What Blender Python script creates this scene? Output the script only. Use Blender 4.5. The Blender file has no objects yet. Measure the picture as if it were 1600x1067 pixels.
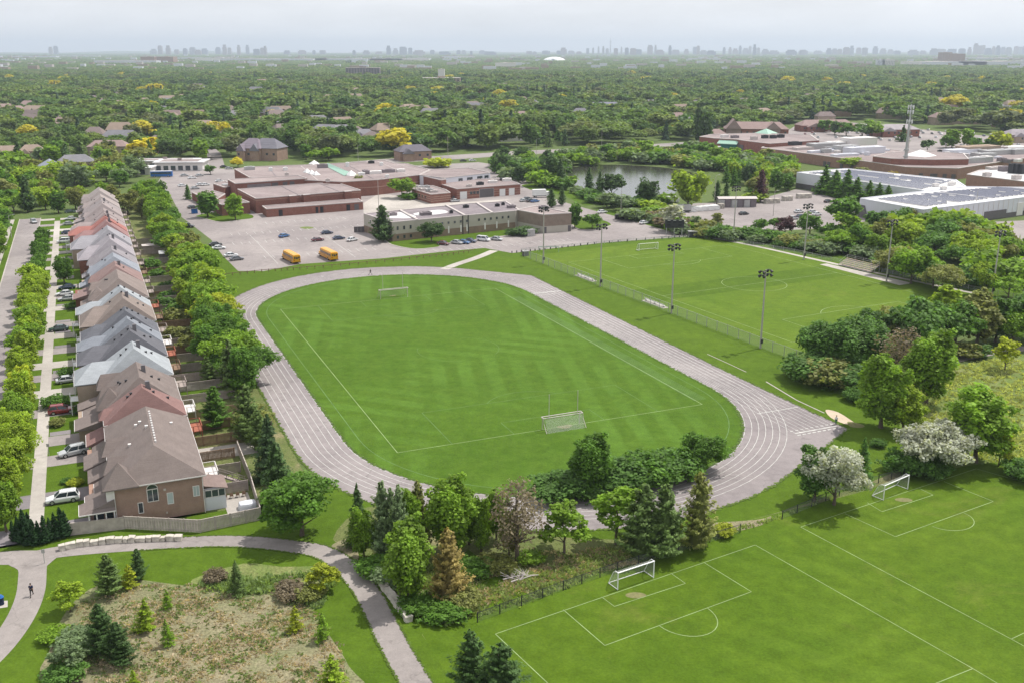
import bpy, bmesh, math, random
import numpy as np
from mathutils import Vector, Matrix

# ------------------------------------------------------------------ camera, sky, sun, exposure
SC = bpy.context.scene
COL = SC.collection
H = 64.2
FOC = 1550.0 / 1600.0
PITCH = math.atan2(453.5, 1550.0)
cam_data = bpy.data.cameras.new("camera")
cam_data.sensor_width = 36.0
cam_data.lens = 36.0 * FOC
cam_data.clip_start = 1.0
cam_data.clip_end = 80000.0
cam = bpy.data.objects.new("camera", cam_data)
cam.location = (0, 0, H)
cam.rotation_euler = (math.pi / 2 - PITCH, 0, 0)
COL.objects.link(cam)
SC.camera = cam

SUN_EL = math.radians(60.0)
SUN_DIR = Vector((0.82, 0.57, 0)).normalized() * math.cos(SUN_EL) + Vector((0, 0, math.sin(SUN_EL)))
world = bpy.data.worlds.new("World")
SC.world = world
world.use_nodes = True
wn, wl = world.node_tree.nodes, world.node_tree.links
wn.clear()
w_out = wn.new("ShaderNodeOutputWorld")
w_bg = wn.new("ShaderNodeBackground")
w_sky = wn.new("ShaderNodeTexSky")
w_sky.sky_type = 'NISHITA'
w_sky.sun_disc = False
w_sky.sun_elevation = SUN_EL
w_sky.sun_rotation = math.atan2(SUN_DIR.x, SUN_DIR.y)
w_sky.air_density = 1.0
w_sky.dust_density = 2.0
w_bg.inputs[1].default_value = 0.093
# thin high cloud: white veil over the whole sky, thicker and thinner by noise
w_tc = wn.new("ShaderNodeTexCoord")
w_map = wn.new("ShaderNodeMapping")
w_map.inputs['Scale'].default_value = (1.4, 1.4, 7.0)
w_noise = wn.new("ShaderNodeTexNoise")
w_noise.inputs['Scale'].default_value = 2.6
w_noise.inputs['Detail'].default_value = 7.0
w_noise.inputs['Roughness'].default_value = 0.55
w_ramp = wn.new("ShaderNodeMapRange")
w_ramp.inputs[1].default_value = 0.35
w_ramp.inputs[2].default_value = 0.68
w_ramp.inputs[3].default_value = 0.74
w_ramp.inputs[4].default_value = 0.97
w_ramp2 = wn.new("ShaderNodeMixRGB")
w_ramp2.inputs[1].default_value = (9.9, 10.1, 10.7, 1)
w_ramp2.inputs[2].default_value = (12.2, 12.2, 12.3, 1)
w_mix = wn.new("ShaderNodeMixRGB")
wl.new(w_tc.outputs['Generated'], w_map.inputs[0])
wl.new(w_map.outputs[0], w_noise.inputs['Vector'])
wl.new(w_noise.outputs[0], w_ramp.inputs[0])
wl.new(w_noise.outputs[0], w_ramp2.inputs[0])
wl.new(w_ramp.outputs[0], w_mix.inputs[0])
wl.new(w_sky.outputs[0], w_mix.inputs[1])
wl.new(w_ramp2.outputs[0], w_mix.inputs[2])
wl.new(w_mix.outputs[0], w_bg.inputs[0])
wl.new(w_bg.outputs[0], w_out.inputs[0])

sun_data = bpy.data.lights.new("sun", 'SUN')
sun_data.energy = 4.7
sun_data.angle = math.radians(0.8)
sun_data.color = (1.0, 0.955, 0.89)
sun = bpy.data.objects.new("sun", sun_data)
sun.rotation_euler = SUN_DIR.to_track_quat('Z', 'Y').to_euler()
sun.location = (0, 0, 300)
COL.objects.link(sun)
SC.view_settings.view_transform = 'Standard'
SC.view_settings.look = 'None'
SC.view_settings.exposure = 0.02
SC.view_settings.gamma = 1.0
SC.view_settings.use_curve_mapping = False
SC.cycles.max_bounces = 6
SC.cycles.diffuse_bounces = 2
SC.cycles.glossy_bounces = 2
SC.cycles.transmission_bounces = 2
SC.cycles.transparent_max_bounces = 6
SC.cycles.volume_bounces = 0

# ------------------------------------------------------------------ placing helpers
SP, CP = math.sin(PITCH), math.cos(PITCH)
def at(x, y, z=0.0):
    """ground point (height z) surveyed from the photograph"""
    u, v = x - 800.0, y - 533.5
    d = (u, 1550 * CP - v * SP, -1550 * SP - v * CP)
    t = (z - H) / d[2]
    return (d[0] * t, d[1] * t)
def pix(X, Y, Z=0.0):
    z = Z - H
    c = Y * CP - z * SP
    return 800 + 1550 * X / c, 533.5 + 1550 * (-(Y * SP + z * CP)) / c
# town grid: everything here stands on one rotated street grid. s = away along the street, t = across it
OX, OY = -12.06, 213.27
AX, AY = -0.3936, 0.9193
BX, BY = 0.9193, 0.3936
RZ = math.atan2(BY, BX)
def T(s, t): return (OX + AX * s + BX * t, OY + AY * s + BY * t)
def st(X, Y):
    x, y = X - OX, Y - OY
    return (x * AX + y * AY, x * BX + y * BY)

# ------------------------------------------------------------------ object helpers
def tag(o, label=None, cat=None, group=None, kind=None):
    if label: o['label'] = label
    if cat: o['category'] = cat
    if group: o['group'] = group
    if kind: o['kind'] = kind
    return o
def thing(name, label, cat, loc=(0, 0), rz=0.0, group=None, z=0.0, scale=None):
    o = bpy.data.objects.new(name, None)
    o.empty_display_size = 0.5
    COL.objects.link(o)
    o.location = (loc[0], loc[1], z)
    o.rotation_euler = (0, 0, rz)
    if scale: o.scale = scale
    return tag(o, label, cat, group)
class MB:
    def __init__(s): s.v, s.f, s.m = [], [], []
    def poly(s, pts, m=0):
        n = len(s.v); s.v += [tuple(p) for p in pts]; s.f.append(tuple(range(n, n + len(pts)))); s.m.append(m)
    def box(s, x0, x1, y0, y1, z0, z1, m=0):
        n = len(s.v)
        s.v += [(x0,y0,z0),(x1,y0,z0),(x1,y1,z0),(x0,y1,z0),(x0,y0,z1),(x1,y0,z1),(x1,y1,z1),(x0,y1,z1)]
        for q in ((0,3,2,1),(4,5,6,7),(0,1,5,4),(1,2,6,5),(2,3,7,6),(3,0,4,7)):
            s.f.append(tuple(n + i for i in q)); s.m.append(m)
    def prism(s, pl, z0, z1, m=0, mt=None, bottom=True):
        a = sum(pl[i][0]*pl[(i+1)%len(pl)][1]-pl[(i+1)%len(pl)][0]*pl[i][1] for i in range(len(pl)))
        if a < 0: pl = pl[::-1]
        n, k = len(s.v), len(pl)
        s.v += [(p[0], p[1], z0) for p in pl] + [(p[0], p[1], z1) for p in pl]
        for i in range(k):
            j = (i + 1) % k
            s.f.append((n+i, n+j, n+k+j, n+k+i)); s.m.append(m)
        s.f.append(tuple(n+k+i for i in range(k))); s.m.append(m if mt is None else mt)
        if bottom: s.f.append(tuple(n+k-1-i for i in range(k))); s.m.append(m)
    def tube(s, p0, p1, r0, r1=None, n=6, m=0):
        r1 = r0 if r1 is None else r1
        p0, p1 = Vector(p0), Vector(p1)
        d = (p1 - p0).normalized()
        a = d.orthogonal().normalized(); b = d.cross(a)
        k = len(s.v)
        for p, r in ((p0, r0), (p1, r1)):
            for i in range(n):
                t = 2 * math.pi * i / n
                s.v.append(tuple(p + a * (r * math.cos(t)) + b * (r * math.sin(t))))
        for i in range(n):
            j = (i + 1) % n
            s.f.append((k+i, k+j, k+n+j, k+n+i)); s.m.append(m)
        s.f.append(tuple(k+n+i for i in range(n))); s.m.append(m)
        s.f.append(tuple(k+n-1-i for i in range(n))); s.m.append(m)
    def bar(s, p0, p1, w, h, m=0):
        """box along p0->p1 (roughly horizontal), width w, height h, centred"""
        p0, p1 = Vector(p0), Vector(p1)
        d = (p1 - p0).normalized()
        a = d.cross(Vector((0, 0, 1)))
        a = a.normalized() if a.length > 1e-6 else Vector((1, 0, 0))
        b = a.cross(d)
        k = len(s.v)
        for p in (p0, p1):
            for i, j in ((-1,-1),(1,-1),(1,1),(-1,1)):
                s.v.append(tuple(p + a * (i * w / 2) + b * (j * h / 2)))
        for q in ((0,1,5,4),(1,2,6,5),(2,3,7,6),(3,0,4,7),(3,2,1,0),(4,5,6,7)):
            s.f.append(tuple(k + i for i in q)); s.m.append(m)
    def mesh(s, name, mats):
        me = bpy.data.meshes.new(name)
        me.from_pydata(s.v, [], s.f)
        for m in (mats if isinstance(mats, (list, tuple)) else [mats]): me.materials.append(m)
        if len(me.materials) > 1: me.polygons.foreach_set('material_index', s.m)
        me.update()
        return me
def link(name, me, parent=None, loc=None, rz=None):
    o = bpy.data.objects.new(name, me)
    COL.objects.link(o)
    if parent is not None: o.parent = parent
    if loc is not None: o.location = loc if len(loc) == 3 else (loc[0], loc[1], 0)
    if rz is not None: o.rotation_euler = (0, 0, rz)
    return o
def obj(name, mb, mats, parent=None, loc=None, rz=None):
    return link(name, mb.mesh(name, mats), parent, loc, rz)
def kids(o):
    return KIDS.get(o, [c for c in COL.objects if c.parent == o])
KIDS = {}
def copy_tree(root, loc, rz=0.0, label=None, group=None, color=None, scale=None, cat=None, tree=None):
    """copy of a thing, its parts and sub-parts; tree = [(part, [sub-parts])] kept by the builder"""
    r = root.copy(); COL.objects.link(r)
    r.location = (loc[0], loc[1], loc[2] if len(loc) > 2 else 0); r.rotation_euler = (0, 0, rz)
    if label: r['label'] = label
    if group: r['group'] = group
    if scale: r.scale = scale if hasattr(scale, '__len__') else (scale,) * 3
    for p, subs in tree:
        c = p.copy(); COL.objects.link(c); c.parent = r
        if color is not None: c.color = color
        for q in subs:
            d = q.copy(); COL.objects.link(d); d.parent = c
            if color is not None: d.color = color
    return r
def tree_of(root):
    ch = list(root.children_recursive)
    return [(c, [d for d in ch if d.parent == c]) for c in ch if c.parent == root]

# ------------------------------------------------------------------ materials
MATS = {}
def new_mat(name):
    m = bpy.data.materials.new(name); m.use_nodes = True
    MATS[name] = m
    return m, m.node_tree.nodes, m.node_tree.links, m.node_tree.nodes['Principled BSDF']
def mixc(n, l, fac, a, b, blend='MIX'):
    x = n.new("ShaderNodeMixRGB"); x.blend_type = blend
    for k, v in ((0, fac), (1, a), (2, b)):
        if isinstance(v, (int, float)): x.inputs[k].default_value = v
        elif isinstance(v, (tuple, list)): x.inputs[k].default_value = (*v[:3], 1)
        else: l.new(v, x.inputs[k])
    return x.outputs[0]
def noise(n, l, scale, detail=4, rough=0.55, vec=None, lo=0.3, hi=0.7, dist=0.0):
    t = n.new("ShaderNodeTexNoise")
    t.inputs['Scale'].default_value = scale; t.inputs['Detail'].default_value = detail
    t.inputs['Roughness'].default_value = rough; t.inputs['Distortion'].default_value = dist
    if vec is not None: l.new(vec, t.inputs['Vector'])
    r = n.new("ShaderNodeMapRange")
    r.inputs[1].default_value = lo; r.inputs[2].default_value = hi
    l.new(t.outputs[0], r.inputs[0])
    return r.outputs[0]
def coord(n, l, rot=None, scale=None, which='world'):
    if which == 'world':
        g = n.new("ShaderNodeNewGeometry"); o = g.outputs['Position']
    else:
        g = n.new("ShaderNodeTexCoord"); o = g.outputs['Object']
    if rot is None and scale is None: return o
    m = n.new("ShaderNodeMapping"); m.vector_type = 'TEXTURE' if False else 'POINT'
    if rot is not None: m.inputs['Rotation'].default_value = (0, 0, rot)
    if scale is not None: m.inputs['Scale'].default_value = scale
    l.new(o, m.inputs[0]); return m.outputs[0]
def bump(n, l, b, h, strength=0.3, dist=0.05):
    x = n.new("ShaderNodeBump"); x.inputs['Strength'].default_value = strength; x.inputs['Distance'].default_value = dist
    l.new(h, x.inputs['Height']); l.new(x.outputs[0], b.inputs['Normal'])
def plain(name, c, rough=0.7, metal=0.0, var=0.12, scale=1.5, coat=0.0, spec=0.3):
    m, n, l, b = new_mat(name)
    v = coord(n, l, which='object')
    f = noise(n, l, scale, 5, 0.6, v)
    c2 = tuple(max(0, x * (1 - var)) for x in c); c1 = tuple(min(1, x * (1 + var)) for x in c)
    l.new(mixc(n, l, f, c2, c1), b.inputs['Base Color'])
    b.inputs['Roughness'].default_value = rough; b.inputs['Metallic'].default_value = metal
    b.inputs['Specular IOR Level'].default_value = spec
    if coat: b.inputs['Coat Weight'].default_value = coat
    return m
def grass(name, a, b_, c_, stripe=None, stripe_w=4.0, stripe_amt=0.2, blotch=None, rough_amt=0.5, dry=None, dry_lo=.6):
    m, n, l, b = new_mat(name)
    w = coord(n, l)
    big = noise(n, l, 0.025, 4, 0.6, w, 0.3, 0.7)
    mid = noise(n, l, 0.22, 5, 0.65, w, 0.32, 0.68)
    fine = noise(n, l, 3.2, 4, 0.7, w, 0.25, 0.75)
    c = mixc(n, l, big, a, b_)
    k = n.new("ShaderNodeMath"); k.operation = 'MULTIPLY'; k.inputs[1].default_value = 0.55
    l.new(mid, k.inputs[0])
    c = mixc(n, l, k.outputs[0], c, c_)
    if dry:
        d = noise(n, l, 0.055, 6, 0.68, w, dry_lo, dry_lo + .16, 0.6)
        dd = n.new("ShaderNodeMath"); dd.operation = 'MULTIPLY'; dd.inputs[1].default_value = 0.7
        l.new(d, dd.inputs[0])
        c = mixc(n, l, dd.outputs[0], c, dry)
    if stripe is not None:
        sv = coord(n, l, rot=stripe)
        wv = n.new("ShaderNodeTexWave"); wv.wave_type = 'BANDS'; wv.bands_direction = 'X'; wv.wave_profile = 'SIN'
        wv.inputs['Scale'].default_value = 0.314 / stripe_w / 1.0
        wv.inputs['Distortion'].default_value = .7; wv.inputs['Detail'].default_value = 3; wv.inputs['Detail Scale'].default_value = 1.2
        l.new(sv, wv.inputs['Vector'])
        r = n.new("ShaderNodeMapRange"); r.inputs[1].default_value = .3; r.inputs[2].default_value = .7
        l.new(wv.outputs[1], r.inputs[0])
        sv2 = coord(n, l, rot=stripe - 1.1)
        wv2 = n.new("ShaderNodeTexWave"); wv2.wave_type = 'BANDS'; wv2.bands_direction = 'X'; wv2.inputs['Scale'].default_value = 0.314 / stripe_w
        wv2.inputs['Distortion'].default_value = .8; wv2.inputs['Detail'].default_value = 3; wv2.inputs['Detail Scale'].default_value = .3
        l.new(sv2, wv2.inputs['Vector'])
        r2 = n.new("ShaderNodeMapRange"); r2.inputs[1].default_value = .3; r2.inputs[2].default_value = .7; l.new(wv2.outputs[1], r2.inputs[0])
        pm_ = noise(n, l, 0.022, 3, .5, w, .45, .58)
        rr_ = n.new("ShaderNodeMix"); rr_.data_type = 'FLOAT'; l.new(pm_, rr_.inputs[0]); l.new(r.outputs[0], rr_.inputs[2]); l.new(r2.outputs[0], rr_.inputs[3])
        r = rr_
        patch = noise(n, l, 0.035, 4, 0.6, w, 0.40, 0.62, .5)
        q = n.new("ShaderNodeMath"); q.operation = 'MULTIPLY'; l.new(r.outputs[0], q.inputs[0]); l.new(patch, q.inputs[1])
        q2 = n.new("ShaderNodeMath"); q2.operation = 'MULTIPLY'; q2.inputs[1].default_value = stripe_amt; l.new(q.outputs[0], q2.inputs[0])
        c = mixc(n, l, q2.outputs[0], c, tuple(min(1, x * 1.75 + .012) for x in b_))
    blot = noise(n, l, 0.6, 4, .7, w, .3, .7)
    bq = n.new("ShaderNodeMapRange"); bq.inputs[3].default_value = .84; bq.inputs[4].default_value = 1.15; l.new(blot, bq.inputs[0])
    c = mixc(n, l, 1.0, c, bq.outputs[0], 'MULTIPLY')
    fm = n.new("ShaderNodeMapRange"); fm.inputs[3].default_value = 1 - 0.26 * rough_amt * 2; fm.inputs[4].default_value = 1 + .2 * rough_amt * 2
    l.new(fine, fm.inputs[0])
    c = mixc(n, l, 1.0, c, fm.outputs[0], 'MULTIPLY')
    l.new(c, b.inputs['Base Color'])
    b.inputs['Roughness'].default_value = 0.95; b.inputs['Specular IOR Level'].default_value = 0.1
    bump(n, l, b, fine, 0.6, 0.08)
    return m
def paving(name, a, b_, rough=0.9, crack=True, scale=1.0, patches=0.5):
    m, n, l, b = new_mat(name)
    w = coord(n, l)
    f1 = noise(n, l, 0.035 * scale, 6, 0.62, w, 0.38, 0.62, .6)
    f2 = noise(n, l, 0.7 * scale, 5, 0.7, w, 0.3, 0.7)
    f3 = noise(n, l, 7.0 * scale, 3, 0.75, w, 0.25, 0.75)
    c = mixc(n, l, f1, tuple(x*.93 for x in a), tuple(x*1.06 for x in b_))
    for f, lo, hi in ((f2, .88, 1.1), (f3, .84, 1.13)):
        q = n.new("ShaderNodeMapRange"); q.inputs[3].default_value = lo; q.inputs[4].default_value = hi; l.new(f, q.inputs[0])
        c = mixc(n, l, 1, c, q.outputs[0], 'MULTIPLY')
    st_ = noise(n, l, 0.28 * scale, 3, .5, w, .60, .70)
    q = n.new("ShaderNodeMapRange"); q.inputs[3].default_value = 1.0; q.inputs[4].default_value = .86; l.new(st_, q.inputs[0])
    c = mixc(n, l, 1, c, q.outputs[0], 'MULTIPLY')
    if crack:
        vo = n.new("ShaderNodeTexVoronoi"); vo.feature = 'DISTANCE_TO_EDGE'; vo.inputs['Scale'].default_value = 0.09
        dn = n.new("ShaderNodeTexNoise"); dn.inputs['Scale'].default_value = .3; dn.inputs['Detail'].default_value = 4
        l.new(w, dn.inputs['Vector'])
        ad = n.new("ShaderNodeVectorMath"); ad.operation = 'MULTIPLY_ADD'; ad.inputs[1].default_value = (7, 7, 0)
        l.new(dn.outputs[1], ad.inputs[0]); l.new(w, ad.inputs[2]); l.new(ad.outputs[0], vo.inputs['Vector'])
        cr = n.new("ShaderNodeMapRange"); cr.inputs[1].default_value = 0.003; cr.inputs[2].default_value = 0.012
        cr.inputs[3].default_value = 0.84; cr.inputs[4].default_value = 1.0
        l.new(vo.outputs[0], cr.inputs[0])
        c = mixc(n, l, 1, c, cr.outputs[0], 'MULTIPLY')
    l.new(c, b.inputs['Base Color']); b.inputs['Roughness'].default_value = rough
    b.inputs['Specular IOR Level'].default_value = 0.2
    return m
def brick_mat(name, c1, c2, mortar, sc=1.0, which='object'):
    """brick coursing in object space, works on walls of either direction"""
    m, n, l, b = new_mat(name)
    v = coord(n, l, which=which)
    sep = n.new("ShaderNodeSeparateXYZ"); l.new(v, sep.inputs[0])
    ad = n.new("ShaderNodeMath"); ad.operation = 'ADD'; l.new(sep.outputs[0], ad.inputs[0]); l.new(sep.outputs[1], ad.inputs[1])
    cb = n.new("ShaderNodeCombineXYZ"); l.new(ad.outputs[0], cb.inputs[0]); l.new(sep.outputs[2], cb.inputs[1])
    br = n.new("ShaderNodeTexBrick")
    br.inputs['Scale'].default_value = 4.0 / sc; br.inputs['Color1'].default_value = (*c1, 1); br.inputs['Color2'].default_value = (*c2, 1)
    br.inputs['Mortar'].default_value = (*mortar, 1); br.inputs['Mortar Size'].default_value = 0.03
    br.inputs['Bias'].default_value = -0.2
    l.new(cb.outputs[0], br.inputs['Vector'])
    f = noise(n, l, 0.6, 5, 0.6, v)
    q = n.new("ShaderNodeMapRange"); q.inputs[3].default_value = 0.86; q.inputs[4].default_value = 1.12; l.new(f, q.inputs[0])
    l.new(mixc(n, l, 1, br.outputs[0], q.outputs[0], 'MULTIPLY'), b.inputs['Base Color'])
    b.inputs['Roughness'].default_value = 0.9; b.inputs['Specular IOR Level'].default_value = .2
    bump(n, l, b, br.outputs[1], 0.25, 0.01)
    return m
def shingle_mat(name, c, var=0.16):
    m, n, l, b = new_mat(name)
    v = coord(n, l, which='object')
    f = noise(n, l, 0.35, 6, 0.65, v, .3, .7)
    q = n.new("ShaderNodeMapRange"); q.inputs[3].default_value = 0.88; q.inputs[4].default_value = 1.1; l.new(f, q.inputs[0])
    f2 = noise(n, l, 7, 3, 0.75, v, .25, .75)
    q2 = n.new("ShaderNodeMapRange"); q2.inputs[3].default_value = 0.84; q2.inputs[4].default_value = 1.16; l.new(f2, q2.inputs[0])
    sv = coord(n, l, scale=(.5, .5, 6), which='object')
    f3 = noise(n, l, 1.4, 2, 0.5, sv, .3, .7)
    q3 = n.new("ShaderNodeMapRange"); q3.inputs[3].default_value = 0.93; q3.inputs[4].default_value = 1.06; l.new(f3, q3.inputs[0])
    cc = mixc(n, l, 1, c, q.outputs[0], 'MULTIPLY')
    cc = mixc(n, l, 1, cc, q3.outputs[0], 'MULTIPLY')
    l.new(mixc(n, l, 1, cc, q2.outputs[0], 'MULTIPLY'), b.inputs['Base Color'])
    b.inputs['Roughness'].default_value = 0.92; b.inputs['Specular IOR Level'].default_value = .2
    bump(n, l, b, f2, 0.4, 0.03)
    return m

M = {}
M['base'] = grass('undergrowth', (.075,.125,.03), (.10,.15,.04), (.13,.14,.06), dry=(.20,.18,.11))
M['lawn'] = grass('lawn_grass', (0.069,0.125,0.009), (0.095,0.157,0.012), (0.051,0.095,0.007), dry=(0.114,0.147,0.028), dry_lo=.62)
M['infield'] = grass('infield_grass', (0.065,0.131,0.010), (0.051,0.106,0.008), (0.088,0.152,0.016), stripe=-.12, stripe_w=5.6, stripe_amt=.5, dry=(0.088,0.162,0.031), dry_lo=.66)
M['pitch'] = grass('pitch_grass', (0.088,0.150,0.012), (0.116,0.171,0.016), (0.069,0.128,0.011), stripe=RZ + .1, stripe_w=9.0, stripe_amt=.12, dry=(0.150,0.171,0.037), dry_lo=.62)
M['near_pitch'] = grass('near_pitch_grass', (0.069,0.128,0.007), (0.095,0.152,0.011), (0.049,0.097,0.007), stripe=RZ + math.pi / 2 + .2, stripe_w=5, stripe_amt=.16, dry=(0.141,0.162,0.031), dry_lo=.56)
M['meadow'] = grass('meadow_grass', (.135,.19,.045), (.10,.16,.035), (.20,.23,.08), dry=(.29,.26,.13), dry_lo=.5, rough_amt=1)
M['scrub'] = grass('scrub_ground', (.29,.245,.165), (.235,.205,.13), (.17,.185,.085), dry=(.12,.165,.055), dry_lo=.48, rough_amt=1.2)
M['rough'] = grass('rough_grass', (.12,.155,.045), (.095,.14,.035), (.20,.18,.09), dry=(.36,.28,.18), dry_lo=.55, rough_amt=1)
M['asphalt'] = paving('lot_asphalt', (0.258,0.228,0.224), (0.296,0.264,0.254))
M['track'] = paving('track_asphalt', (0.232,0.205,0.206), (0.268,0.239,0.235))
M['road'] = paving('street_asphalt', (0.250,0.222,0.219), (0.289,0.260,0.251))
M['dark_drive'] = paving('driveway_asphalt', (0.200,0.180,0.192), (0.240,0.220,0.224), crack=False)
M['path'] = paving('path_asphalt', (0.255,0.228,0.216), (0.293,0.264,0.248))
M['concrete'] = paving('concrete', (0.385,0.353,0.320), (0.443,0.410,0.373), crack=False)
M['sand'] = paving('sand', (.5,.40,.30), (.56,.46,.36), crack=False)
M['line'] = plain('line_paint', (.50,.50,.47), .9, var=.3, scale=.8)
M['line_fade'] = plain('field_line_paint', (.235,.315,.14), .95, var=.3, scale=.35)
M['line_faint'] = plain('faded_field_line', (.10,.18,.055), .95, var=.35, scale=.4)
M['dirt'] = plain('worn_dirt', (.17,.165,.07), .95, var=.25)
M['white'] = plain('white_paint', (.72,.72,.71), .5, var=.05)
M['white_metal'] = plain('white_metal', (.8,.8,.8), .35, metal=0.0, var=.03)
M['grey_metal'] = plain('galvanised_metal', (.42,.42,.42), .45, metal=.4, var=.1)
M['pole'] = plain('concrete_pole', (.38,.36,.33), .8, var=.1)
M['dark'] = plain('dark_metal', (.03,.03,.035), .5, var=.2)
M['black'] = plain('black_rubber', (.015,.015,.016), .7, var=.2)
M['wood_grey'] = plain('weathered_fence_wood', (.33,.28,.255), .9, var=.2, scale=1.2)
M['wood_brown'] = plain('brown_fence_wood', (.22,.145,.095), .9, var=.25, scale=1.2)
M['wood_red'] = plain('red_stained_deck', (.34,.12,.075), .8, var=.2)
M['stone'] = plain('armour_stone', (.50,.46,.40), .95, var=.3, scale=1.2)
M['trim'] = plain('trim_white', (.70,.67,.65), .6, var=.04)
M['garage'] = plain('garage_door', (.52,.47,.43), .6, var=.05)
M['brick_pink'] = brick_mat('pink_brick', (.34,.205,.15), (.275,.165,.12), (.33,.28,.25))
M['brick_tan'] = brick_mat('tan_brick', (.36,.27,.20), (.30,.22,.165), (.34,.30,.26))
M['brick_mall'] = brick_mat('mall_brick', (.32,.165,.125), (.27,.14,.105), (.3,.24,.2), 1.6)
M['brick_red'] = brick_mat('red_brick', (.255,.088,.062), (.20,.070,.052), (.24,.17,.145), 1.4)
M['brick_stripe'] = brick_mat('light_red_brick', (.36,.20,.15), (.32,.17,.13), (.36,.3,.26), 1.4)
M['stucco'] = plain('beige_stucco', (.42,.39,.335), .9, var=.06, scale=.4)
M['stucco_base'] = plain('brown_block_base', (.235,.17,.125), .9, var=.14, scale=.5)
M['gym'] = brick_mat('brown_block', (.26,.205,.165), (.23,.18,.145), (.25,.2,.17), 2.0)
M['roof_gravel'] = paving('gravel_roof', (0.249,0.202,0.198), (0.301,0.249,0.241), crack=False)
M['roof_dark'] = paving('dark_flat_roof', (0.194,0.167,0.180), (0.243,0.211,0.221), crack=False)
M['roof_white'] = paving('white_membrane_roof', (.58,.57,.57), (.66,.65,.65), crack=False)
M['parapet'] = plain('parapet_cap', (.50,.45,.43), .7, var=.05)
M['clad_white'] = plain('white_cladding', (.62,.63,.68), .45, var=.03, scale=.3)
M['clad_dark'] = plain('dark_cladding', (.12,.11,.115), .6, var=.1)
M['solar'] = plain('solar_glass', (.085,.09,.13), .18, metal=.0, var=.3, spec=.7)
M['green_roof'] = plain('green_metal_roof', (.30,.47,.38), .6, var=.06)
M['teal'] = plain('teal_awning', (.03,.20,.17), .6, var=.1)
m, n, l, b = new_mat('window_glass')
g_f = noise(n, l, .5, 2, .5, coord(n, l, which='object'))
l.new(mixc(n, l, g_f, (.02,.028,.035), (.06,.08,.095)), b.inputs['Base Color'])
b.inputs['Roughness'].default_value = 0.08; b.inputs['Specular IOR Level'].default_value = .8
M['glass'] = m
m, n, l, b = new_mat('pale_window_glass')
g_f = noise(n, l, .5, 2, .5, coord(n, l, which='object'))
l.new(mixc(n, l, g_f, (.35,.42,.42), (.5,.56,.56)), b.inputs['Base Color'])
b.inputs['Roughness'].default_value = 0.15
M['pale_glass'] = m
# car paint takes each car's own colour
m, n, l, b = new_mat('car_paint')
oi = n.new("ShaderNodeObjectInfo"); l.new(oi.outputs['Color'], b.inputs['Base Color'])
b.inputs['Roughness'].default_value = 0.3; b.inputs['Coat Weight'].default_value = 0.6; b.inputs['Coat Roughness'].default_value = .08
M['paint'] = m
M['bus_yellow'] = plain('bus_yellow', (.72,.33,.015), .4, var=.05, coat=.4)
M['lamp_red'] = plain('tail_lamp_red', (.35,.01,.01), .3, var=.1)
M['lamp_white'] = plain('head_lamp_glass', (.7,.7,.68), .15, var=.05)
M['skin'] = plain('skin', (.42,.26,.19), .6, var=.05)
M['cloth_navy'] = plain('navy_cloth', (.02,.03,.07), .9, var=.2)
M['cloth_black'] = plain('black_cloth', (.02,.02,.022), .9, var=.2)
M['cloth_white'] = plain('white_cloth', (.7,.7,.68), .9, var=.05)
M['cloth_green'] = plain('green_cloth', (.03,.13,.08), .9, var=.1)
M['cloth_grey'] = plain('grey_cloth', (.16,.15,.16), .9, var=.1)
M['hair'] = plain('dark_hair', (.02,.014,.01), .8, var=.1)
# chain link / net: real thin see-through weave by procedural alpha
def net_mat(name, col, cover, scale=14.0):
    m, n, l, b = new_mat(name)
    v = coord(n, l, which='object')
    f = noise(n, l, scale, 1, .5, v, .4, .6)
    q = n.new("ShaderNodeMapRange"); q.inputs[3].default_value = cover * .7; q.inputs[4].default_value = cover * 1.3
    l.new(f, q.inputs[0]); l.new(q.outputs[0], b.inputs['Alpha'])
    b.inputs['Base Color'].default_value = (*col, 1); b.inputs['Roughness'].default_value = .7
    return m
M['net'] = net_mat('goal_net', (.55,.56,.54), .24)
M['chain'] = net_mat('chain_link', (.22,.24,.22), .2)
M['chain_pale'] = net_mat('galvanised_chain_link', (.42,.46,.44), .22)
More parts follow.
